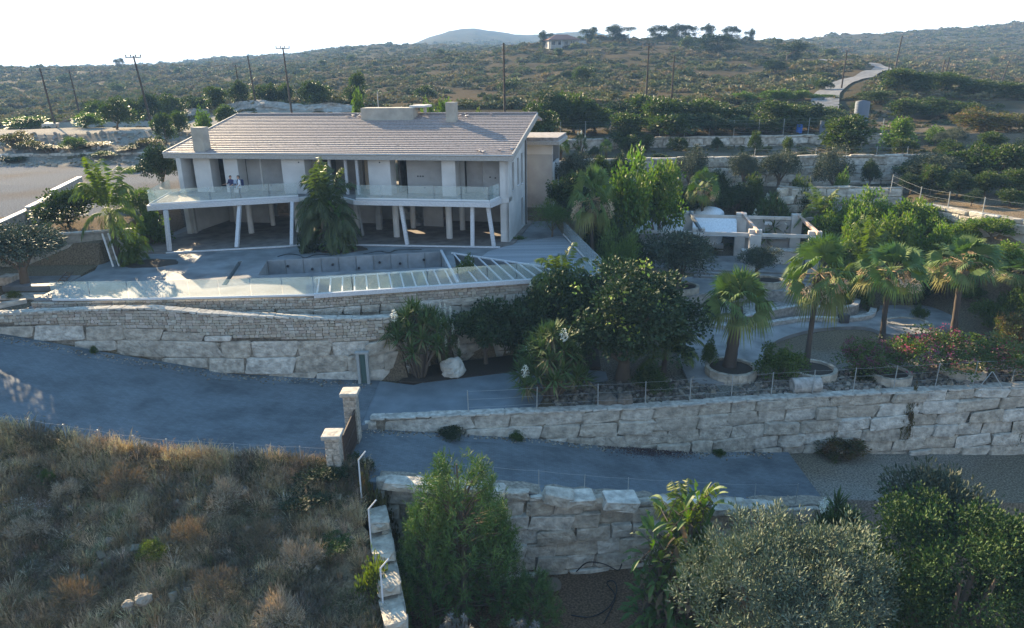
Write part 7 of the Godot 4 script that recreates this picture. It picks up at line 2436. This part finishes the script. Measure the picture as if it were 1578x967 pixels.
	for i in 2400:
		var x := rng.randf_range(-29.0, 14.0)
		var d := 0.0
		var y := 0.0
		if x < -8.0:
			d = 37.5 - absf(rng.randfn(0.0, 0.35)) if i % 3 else 28.4 + absf(rng.randfn(0.0, 0.5))
			y = road_level(x)
		else:
			d = line_b(x) - 0.12 - absf(rng.randfn(0.0, 0.25)) if i % 3 else line_c(x) + 0.2 + absf(rng.randfn(0.0, 0.3))
			y = lower_level(x)
		var s := rng.randf_range(0.02, 0.07)
		rub.append(Transform3D(Basis(Vector3.UP, rng.randf() * TAU) * Basis.from_scale(Vector3(s * 1.6, s * 0.6, s)), Vector3(x, y + s * 0.3, -d)))
		rc.append(jitter([L(0.26, 0.21, 0.15), L(0.16, 0.12, 0.08), L(0.34, 0.30, 0.24)][i % 3], 0.2))
	many("road_grit", blocks[3], mats["rubble"], rub, rc, "grit and dry leaves gathered along the edges of the roads", "gravel")
	# leaf litter at the foot of the garden wall
	var lit := MB.new()
	for i in 2600:
		var x := rng.randf_range(4.6, 9.8)
		if rng.randf() > 1.0 - absf(x - 7.2) / 2.9:
			continue
		var d := line_b(x) - 0.1 - absf(rng.randfn(0.0, 0.42))
		lit.col = jitter(L(0.06, 0.035, 0.035), 0.3)
		var a := rdir() * Vector3(1, 0.25, 1)
		lit.leaf(Vector3(x, lower_level(x) + 0.02 + rng.randf() * 0.06, -d), a * 0.09, a.cross(Vector3.UP).normalized() * 0.025)
	var lt := stuff("leaf_litter", lit.mesh(), leaf_mat("litter", Color(0.1, 0.08, 0.06), 0.9, 0.2))
	tag(lt, "dark purple leaf litter heaped at the foot of the garden wall", "leaf litter")
	# weeds on the walls and road edges
	for p in [[-3.25, -32.80, -4.96, 1.85, "dark creeping weed hanging at the left end of the garden wall", "dark_shrub"], [0.14, -32.90, -5.33, 0.80, "small green weed at the foot of the garden wall", "green_shrub"], [10.98, -34.00, -7.56, 0.70, "tiny weed at the road edge under the garden wall", "green_shrub"], [17.81, -34.90, -7.07, 2.83, "straw coloured weed patch at the end of the lower road", "rust_shrub"], [21.67, -35.60, -4.78, 0.85, "dry round tuft on the garden wall coping", "rust_shrub"], [28.29, -36.40, -5.26, 0.87, "dark tuft on the coping at the right edge", "dark_shrub"], [-0.53, -28.20, -5.78, 0.94, "reddish weed on the top of the boulder wall", "rust_shrub"], [-23.33, -37.40, -1.99, 0.43, "little green plant growing at the foot of the retaining wall", "green_shrub"], [0.63, -53.60, 0.27, 1.28, "green creeper spilling over the deck at the villa corner", "bright_bush"]]:
		plant("weed", p[5], p[0], p[1], p[2], p[3], p[4], "weed")
	# ---- things on the upper slope
	var tank_at := Vector3(44.10, 5.92, -93.00)
	var tk := thing("water_tank", "grey blue ribbed water tank among the trees of the upper slope", "tank", Vector3(tank_at.x, tank_at.y, tank_at.z))
	m2 = MB.new()
	m2.tube([Vector3(0, -0.9, 0), Vector3(0, 2.0, 0)], [0.85, 0.85], 20)
	part("tank_shell", m2.mesh(), mat("tank_grey", L(0.13, 0.155, 0.19), 0.7), tk)
	for i in 6:
		m2 = MB.new()
		m2.tube([Vector3(0, 0.05 + i * 0.33, 0), Vector3(0, 0.11 + i * 0.33, 0)], [0.88, 0.88], 20)
		part("tank_rib", m2.mesh(), mat("tank_grey", L(0.13, 0.155, 0.19), 0.7), tk)
	m2 = MB.new()
	m2.tube([Vector3(0, 2.0, 0), Vector3(0, 2.15, 0)], [0.85, 0.2], 20)
	part("tank_lid", m2.mesh(), mat("tank_grey", L(0.13, 0.155, 0.19), 0.7), tk)
	var bar_at := Vector3(34.57, 4.10, -88.00)
	m2 = MB.new()
	m2.tube([Vector3(0, 0, 0), Vector3(0, 0.35, 0), Vector3(0, 0.7, 0), Vector3(0, 1.0, 0)], [0.34, 0.37, 0.37, 0.33], 16)
	var br := solo("blue_barrel", m2.mesh(), mat("blue_plastic", L(0.03, 0.12, 0.42), 0.4), "bright blue barrel in front of the hedge on the upper terrace", "barrel")
	br.position = Vector3(bar_at.x, ground_y(bar_at.x, 88.0), bar_at.z)
	m2 = MB.new()
	m2.tube([Vector3(0, 0, 0), Vector3(0, 1.6, 0)], [0.5, 0.5], 16)
	br = solo("pale_drum", m2.mesh(), mat("tank_grey", L(0.13, 0.155, 0.19), 0.7), "pale blue drum left of the wide spreading tree", "drum")
	var d_at := Vector3(36.67, 5.48, -86.00)
	br.position = Vector3(d_at.x, ground_y(d_at.x, 86.0), d_at.z)
	# ---- black irrigation hoses and a stump on the low ground
	var hose := func(pts2: Array, label: String) -> void:
		var c := Curve3D.new()
		for i in pts2.size():
			var t: Vector3 = (pts2[mini(i + 1, pts2.size() - 1)] - pts2[maxi(i - 1, 0)]) / 6.0
			c.add_point(pts2[i], -t, t)
		var q := c.tessellate_even_length(4, 0.15)
		var rr := []
		var qq := []
		for p in q:
			qq.append(p - pts2[0]); rr.append(0.028)
		var mm := MB.new()
		mm.tube(qq, rr, 6)
		var o := solo("irrigation_hose", mm.mesh(), mat("black_hose", L(0.012, 0.012, 0.014), 0.4), label, "hose")
		o.position = pts2[0]
	hose.call([Vector3(2.36, -10.25, -25.24), Vector3(3.18, -10.25, -25.11), Vector3(4.04, -10.25, -25.68), Vector3(4.52, -10.20, -26.65), Vector3(4.45, -10.00, -27.06), Vector3(4.15, -10.20, -27.18), Vector3(4.41, -10.25, -26.29), Vector3(3.69, -10.25, -24.71)], "looping black hose lying on the bare soil at the bottom")
	hose.call([Vector3(2.82, -10.10, -27.89), Vector3(3.31, -9.50, -27.76), Vector3(4.02, -9.40, -27.52), Vector3(4.65, -9.60, -27.31), Vector3(4.81, -9.20, -27.25)], "black hose arching out of the foot of the boulder wall")
	hose.call([Vector3(-16.33, 0.02, -48.97), Vector3(-15.73, 0.05, -49.57), Vector3(-14.86, 0.03, -49.21), Vector3(-14.29, 0.02, -48.47), Vector3(-13.71, 0.02, -49.37), Vector3(-12.55, 0.02, -49.11)], "thin black cable lying on the terrace behind the pool, left end")
	hose.call([Vector3(-10.41, 0.02, -49.36), Vector3(-9.39, 0.02, -50.07), Vector3(-8.57, 0.10, -49.30), Vector3(-8.18, 0.02, -50.38), Vector3(-6.42, 0.02, -50.47)], "thin black cable lying on the terrace behind the pool, right end")
	m2 = MB.new()
	m2.tube([Vector3(0, 0, 0), Vector3(0.05, 0.35, 0.2)], [0.36, 0.33], 16)
	var stump := solo("tree_stump", m2.mesh(), mat("bark", L(0.15, 0.115, 0.085)), "grey round stump end on the soil right of the young pines", "stump")
	stump.position = Vector3(1.68, -10.30, -27.05)
	m2 = MB.new()
	m2.box(Vector3.ZERO, Vector3(0.8, 0.03, 0.6), Basis(Vector3.FORWARD, 0.12), 0.008)
	var sheet_o := solo("metal_sheet", m2.mesh(), mat("white_pipe", L(0.62, 0.62, 0.6), 0.5), "small white sheet lying beside the stout palm's planter", "sheet")
	sheet_o.position = Vector3(11.64, -4.55, -38.70)

func ring_bed(label: String, at: Vector3, r: float, squash: float) -> void:
	var m := MB.new()
	var ring := PackedVector2Array()
	for i in 24:
		var k := r * (1.0 + 0.08 * sin(i * 1.9))
		ring.push_back(Vector2(cos(TAU * i / 24.0) * k, sin(TAU * i / 24.0) * k * squash))
	m.prism(ring, -0.2, 0.04)
	var o := solo("soil_bed", m.mesh(), mat("dark_soil", L(0.10, 0.075, 0.055), 0.95, tex["soil"], 1.2, tex["rough_n"], 1.0), label, "plant bed")
	o.position = at

func bed_between(label: String, p: PackedVector2Array, y: float) -> void:
	var m := MB.new()
	m.prism(p, y - 0.5, y)
	solo("soil_bed", m.mesh(), mat("dark_soil", L(0.10, 0.075, 0.055), 0.95, tex["soil"], 1.2, tex["rough_n"], 1.0), label, "plant bed")

# ---------------------------------------------------------------- the two people on the balcony
# bones: [from, to, radius at from, radius at to, colour index]
func figure(bones: Array, cols: Array, lo: Vector3, hi: Vector3, cell: float, blend: float, mb: MB) -> void:
	# joins the tapered bones with a smooth minimum and meshes the field as surface nets
	var nx := int(ceil((hi.x - lo.x) / cell)) + 1
	var ny := int(ceil((hi.y - lo.y) / cell)) + 1
	var nz := int(ceil((hi.z - lo.z) / cell)) + 1
	var f := PackedFloat32Array()
	f.resize(nx * ny * nz)
	f.fill(1.0)
	var near := PackedFloat32Array()
	near.resize(nx * ny * nz)
	near.fill(9.0)
	var who := PackedByteArray()
	who.resize(nx * ny * nz)
	for b in bones:
		var p: Vector3 = b[0]
		var q: Vector3 = b[1]
		var rm: float = maxf(b[2], b[3]) + blend * 2.0 + cell * 2.0
		var bl := Vector3(minf(p.x, q.x), minf(p.y, q.y), minf(p.z, q.z)) - Vector3.ONE * rm - lo
		var bh := Vector3(maxf(p.x, q.x), maxf(p.y, q.y), maxf(p.z, q.z)) + Vector3.ONE * rm - lo
		var d := q - p
		var dd := maxf(d.length_squared(), 1e-8)
		for z in range(maxi(0, int(bl.z / cell)), mini(nz, int(bh.z / cell) + 1)):
			for y in range(maxi(0, int(bl.y / cell)), mini(ny, int(bh.y / cell) + 1)):
				for x in range(maxi(0, int(bl.x / cell)), mini(nx, int(bh.x / cell) + 1)):
					var c := lo + Vector3(x, y, z) * cell
					var t := clampf((c - p).dot(d) / dd, 0.0, 1.0)
					var v: float = c.distance_to(p + d * t) - lerpf(b[2], b[3], t)
					var i := (z * ny + y) * nx + x
					if v < near[i]:
						near[i] = v
						who[i] = b[4]
					var a := f[i]
					var h := clampf(0.5 + 0.5 * (a - v) / blend, 0.0, 1.0)
					f[i] = lerpf(a, v, h) - blend * h * (1.0 - h)
	var vert := {}
	for z in nz - 1:
		for y in ny - 1:
			for x in nx - 1:
				var base := (z * ny + y) * nx + x
				var s0 := f[base] < 0.0
				var mixed := false
				var acc := Vector3.ZERO
				var cnt := 0
				for e in EDGES:
					var ia: int = base + e[0].x + nx * (e[0].y + ny * e[0].z)
					var ib: int = base + e[1].x + nx * (e[1].y + ny * e[1].z)
					var fa := f[ia]
					var fb := f[ib]
					if (fa < 0.0) != (fb < 0.0):
						var t := fa / (fa - fb)
						acc += Vector3(e[0]).lerp(Vector3(e[1]), t)
						cnt += 1
				if cnt > 0:
					vert[base] = lo + (Vector3(x, y, z) + acc / cnt) * cell
	var grad := func(i: int) -> Vector3:
		return Vector3(f[i + 1] - f[i], f[i + nx] - f[i], f[i + nx * ny] - f[i]).normalized()
	var st := [1, nx, nx * ny]
	for k in vert:
		var x: int = k % nx
		var y: int = (k / nx) % ny
		var z: int = k / (nx * ny)
		for ax in 3:
			var a: int = (ax + 1) % 3
			var b2: int = (ax + 2) % 3
			if [x, y, z][a] == 0 or [x, y, z][b2] == 0:
				continue
			if (f[k] < 0.0) == (f[k + st[ax]] < 0.0):
				continue
			var q := [k, k - st[a], k - st[a] - st[b2], k - st[b2]]
			var ok := true
			for i in q:
				if not vert.has(i):
					ok = false
			if not ok:
				continue
			var o := Vector3.ZERO
			o[ax] = 1.0 if f[k] < 0.0 else -1.0
			mb.col = cols[who[k]]
			var n := []
			for i in q:
				n.append(grad.call(i))
			for tri in [[0, 1, 2], [0, 2, 3]]:
				var p0: Vector3 = vert[q[tri[0]]]
				var p1: Vector3 = vert[q[tri[1]]]
				var p2: Vector3 = vert[q[tri[2]]]
				if (p2 - p0).cross(p1 - p0).dot(o) < 0.0:
					mb.tri_n(p0, p2, p1, n[tri[0]], n[tri[2]], n[tri[1]])
				else:
					mb.tri_n(p0, p1, p2, n[tri[0]], n[tri[1]], n[tri[2]])

const EDGES := [
	[Vector3i(0, 0, 0), Vector3i(1, 0, 0)], [Vector3i(0, 1, 0), Vector3i(1, 1, 0)], [Vector3i(0, 0, 1), Vector3i(1, 0, 1)], [Vector3i(0, 1, 1), Vector3i(1, 1, 1)],
	[Vector3i(0, 0, 0), Vector3i(0, 1, 0)], [Vector3i(1, 0, 0), Vector3i(1, 1, 0)], [Vector3i(0, 0, 1), Vector3i(0, 1, 1)], [Vector3i(1, 0, 1), Vector3i(1, 1, 1)],
	[Vector3i(0, 0, 0), Vector3i(0, 0, 1)], [Vector3i(1, 0, 0), Vector3i(1, 0, 1)], [Vector3i(0, 1, 0), Vector3i(0, 1, 1)], [Vector3i(1, 1, 0), Vector3i(1, 1, 1)]]

func hand(mb: MB, wrist: Vector3, d: Vector3, palm: Vector3, skin: Color) -> void:
	# palm, four unequal curled fingers and a thumb from the side of the palm, on a grid of its own
	var side := d.cross(palm).normalized()
	var bones := [[wrist, wrist + d * 0.03, 0.026, 0.028, 0], [wrist + d * 0.03 + side * 0.02, wrist + d * 0.085 + side * 0.026, 0.02, 0.017, 0], [wrist + d * 0.03 - side * 0.02, wrist + d * 0.085 - side * 0.026, 0.02, 0.017, 0]]
	for i in 4:
		var root := wrist + d * 0.085 + side * (0.031 - 0.0205 * i)
		var l: float = [0.068, 0.078, 0.072, 0.056][i]
		var k1 := root + (d + palm * 0.25).normalized() * l * 0.45
		var k2 := k1 + (d * 0.8 + palm * 0.65).normalized() * l * 0.32
		var k3 := k2 + (d * 0.45 + palm * 0.9).normalized() * l * 0.25
		bones += [[root, k1, 0.0095, 0.0088, 0], [k1, k2, 0.0088, 0.008, 0], [k2, k3, 0.008, 0.0068, 0]]
	var th := wrist + d * 0.035 + side * 0.036
	var t1 := th + (d * 0.7 + side * 0.75).normalized() * 0.035
	var t2 := t1 + (d * 0.9 + side * 0.2 + palm * 0.4).normalized() * 0.028
	bones += [[th, t1, 0.0115, 0.0105, 0], [t1, t2, 0.0105, 0.008, 0]]
	var lo := wrist
	var hi := wrist
	for b in bones:
		for e in 2:
			lo = Vector3(minf(lo.x, b[e].x), minf(lo.y, b[e].y), minf(lo.z, b[e].z))
			hi = Vector3(maxf(hi.x, b[e].x), maxf(hi.y, b[e].y), maxf(hi.z, b[e].z))
	figure(bones, [skin], lo - Vector3.ONE * 0.045, hi + Vector3.ONE * 0.045, 0.0045, 0.006, mb)

func head(mb: MB, c: Vector3, skin: Color, hair: Color) -> void:
	# skull, jaw, nose, lips, ears and short hair; the face looks along +z; colours: 0 skin, 1 hair, 2 eyes, 3 lips
	var s := 1.0
	var bones := [
		[c + Vector3(0, 0.035, -0.018), c + Vector3(0, 0.035, 0.02), 0.082, 0.078, 0], [c + Vector3(0, -0.03, 0.02), c + Vector3(0, -0.075, 0.045), 0.06, 0.04, 0],
		[c + Vector3(0, -0.06, -0.01), c + Vector3(0, -0.15, -0.025), 0.052, 0.056, 0],
		[c + Vector3(0, 0.01, 0.092), c + Vector3(0, -0.026, 0.112), 0.009, 0.014, 0], [c + Vector3(0, 0.032, 0.09), c + Vector3(0, 0.0, 0.098), 0.01, 0.01, 0],
		[c + Vector3(-0.022, -0.052, 0.086), c + Vector3(0.022, -0.052, 0.086), 0.008, 0.008, 3],
		[c + Vector3(-0.03, 0.012, 0.088), c + Vector3(-0.028, 0.012, 0.089), 0.0095, 0.0095, 2], [c + Vector3(0.03, 0.012, 0.088), c + Vector3(0.028, 0.012, 0.089), 0.0095, 0.0095, 2],
		[c + Vector3(-0.05, 0.036, 0.078), c + Vector3(-0.015, 0.036, 0.094), 0.008, 0.008, 1], [c + Vector3(0.05, 0.036, 0.078), c + Vector3(0.015, 0.036, 0.094), 0.008, 0.008, 1],
		[c + Vector3(-0.084, 0.02, -0.005), c + Vector3(-0.084, -0.025, 0.0), 0.015, 0.011, 0], [c + Vector3(0.084, 0.02, -0.005), c + Vector3(0.084, -0.025, 0.0), 0.015, 0.011, 0],
		[c + Vector3(0, 0.06, -0.03), c + Vector3(0, 0.075, 0.03), 0.083, 0.066, 1], [c + Vector3(0, 0.01, -0.05), c + Vector3(0, -0.04, -0.05), 0.066, 0.05, 1]]
	figure(bones, [skin, hair, L(0.03, 0.025, 0.02), L(0.34, 0.14, 0.11)], c - Vector3(0.15, 0.2, 0.15), c + Vector3(0.15, 0.2, 0.17), 0.006, 0.012, mb)

func person(label: String, at: Vector3, turn: float, shirt: Color, trousers: Color, l_hand: Vector3, r_hand: Vector3, l_elbow: Vector3, r_elbow: Vector3, sc: float) -> Node3D:
	var skin := L(0.42, 0.25, 0.17)
	var t := thing("person", label, "person", at, turn)
	t.scale = Vector3.ONE * sc
	var lh := Vector3(-0.095, 0.93, 0)
	var rh := Vector3(0.095, 0.93, 0)
	var lk := Vector3(-0.115, 0.5, 0.03)
	var rk := Vector3(0.12, 0.5, 0.015)
	var la := Vector3(-0.12, 0.09, -0.01)
	var ra := Vector3(0.14, 0.09, -0.03)
	var ls := Vector3(-0.19, 1.42, -0.01)
	var rs := Vector3(0.19, 1.42, -0.01)
	var bones := [
		[Vector3(-0.06, 0.97, 0), Vector3(0.06, 0.97, 0), 0.118, 0.118, 1], [Vector3(0, 1.0, 0), Vector3(0, 1.14, 0.01), 0.128, 0.12, 0], [Vector3(-0.07, 1.27, 0.0), Vector3(0.07, 1.27, 0.0), 0.115, 0.115, 0], [Vector3(-0.045, 1.36, 0.0), Vector3(0.045, 1.36, 0.0), 0.105, 0.105, 0],
		[ls, Vector3(0, 1.43, 0), 0.058, 0.075, 0], [rs, Vector3(0, 1.43, 0), 0.058, 0.075, 0], [Vector3(0, 1.44, -0.01), Vector3(0, 1.55, 0.0), 0.058, 0.052, 2],
		[lh, lk, 0.088, 0.062, 1], [lk, la, 0.06, 0.045, 1], [rh, rk, 0.088, 0.062, 1], [rk, ra, 0.06, 0.045, 1],
		[la + Vector3(0, -0.045, -0.03), la + Vector3(-0.02, -0.05, 0.15), 0.042, 0.036, 3], [ra + Vector3(0, -0.045, -0.03), ra + Vector3(0.03, -0.05, 0.15), 0.042, 0.036, 3],
		[ls, l_elbow, 0.054, 0.044, 0], [l_elbow, l_hand, 0.04, 0.028, 2], [rs, r_elbow, 0.054, 0.044, 0], [r_elbow, r_hand, 0.04, 0.028, 2]]
	var mb := MB.new()
	figure(bones, [shirt, trousers, skin, L(0.05, 0.045, 0.04)], Vector3(-0.6, -0.04, -0.35), Vector3(0.6, 1.62, 0.55), 0.0165, 0.035, mb)
	head(mb, Vector3(0, 1.64, 0.015), skin, L(0.02, 0.016, 0.014))
	hand(mb, l_hand, (l_hand - l_elbow).normalized(), Vector3(0.5, -0.3, -0.4).normalized(), skin)
	hand(mb, r_hand, (r_hand - r_elbow).normalized(), Vector3(-0.5, -0.3, -0.4).normalized(), skin)
	part("body", mb.mesh(), mat("cloth_and_skin", Color.WHITE, 0.8), t)
	return t

func build_people() -> void:
	var a := person("person in a dark blue patterned shirt on the balcony, arm stretched out to the left", hw(Vector3(-20.28, 3.37, 2.95)), HOUSE_TURN - 0.25, L(0.035, 0.035, 0.085), L(0.16, 0.17, 0.18), Vector3(-0.46, 1.12, 0.24), Vector3(0.2, 1.02, 0.3), Vector3(-0.3, 1.16, 0.04), Vector3(0.27, 1.14, 0.07), 0.98)
	var b := person("person in a loose white shirt with a dark blue backpack standing on the balcony", hw(Vector3(-19.75, 3.37, 2.75)), HOUSE_TURN - 1.0, L(0.62, 0.64, 0.66), L(0.15, 0.16, 0.17), Vector3(-0.2, 1.0, 0.28), Vector3(0.28, 0.92, 0.1), Vector3(-0.27, 1.14, 0.03), Vector3(0.29, 1.14, -0.06), 0.97)
	var hem := MB.new()
	hem.col = L(0.62, 0.64, 0.66)
	hem.tube([Vector3(0, 0.84, 0), Vector3(0, 1.0, 0), Vector3(0, 1.2, 0)], [0.205, 0.19, 0.155], 16, false)
	part("shirt_hem", hem.mesh(), mat("cloth_and_skin", Color.WHITE, 0.8), b, Transform3D(Basis.from_scale(Vector3(1.0, 1.0, 0.72))))
	var pack := MB.new()
	pack.col = L(0.02, 0.03, 0.08)
	pack.box(Vector3(0, 1.22, -0.23), Vector3(0.32, 0.46, 0.2), Basis(), 0.05)
	var pk := part("backpack", pack.mesh(), mat("cloth_and_skin", Color.WHITE, 0.8), b)
	var strap := MB.new()
	strap.col = L(0.02, 0.025, 0.06)
	for s in [-1.0, 1.0]:
		strap.tube([Vector3(s * 0.11, 1.1, 0.125), Vector3(s * 0.12, 1.3, 0.135), Vector3(s * 0.12, 1.47, 0.07), Vector3(s * 0.12, 1.5, -0.03), Vector3(s * 0.12, 1.42, -0.14)], [0.018, 0.02, 0.022, 0.022, 0.02], 6)
	part("strap", strap.mesh(), mat("cloth_and_skin", Color.WHITE, 0.8), pk)
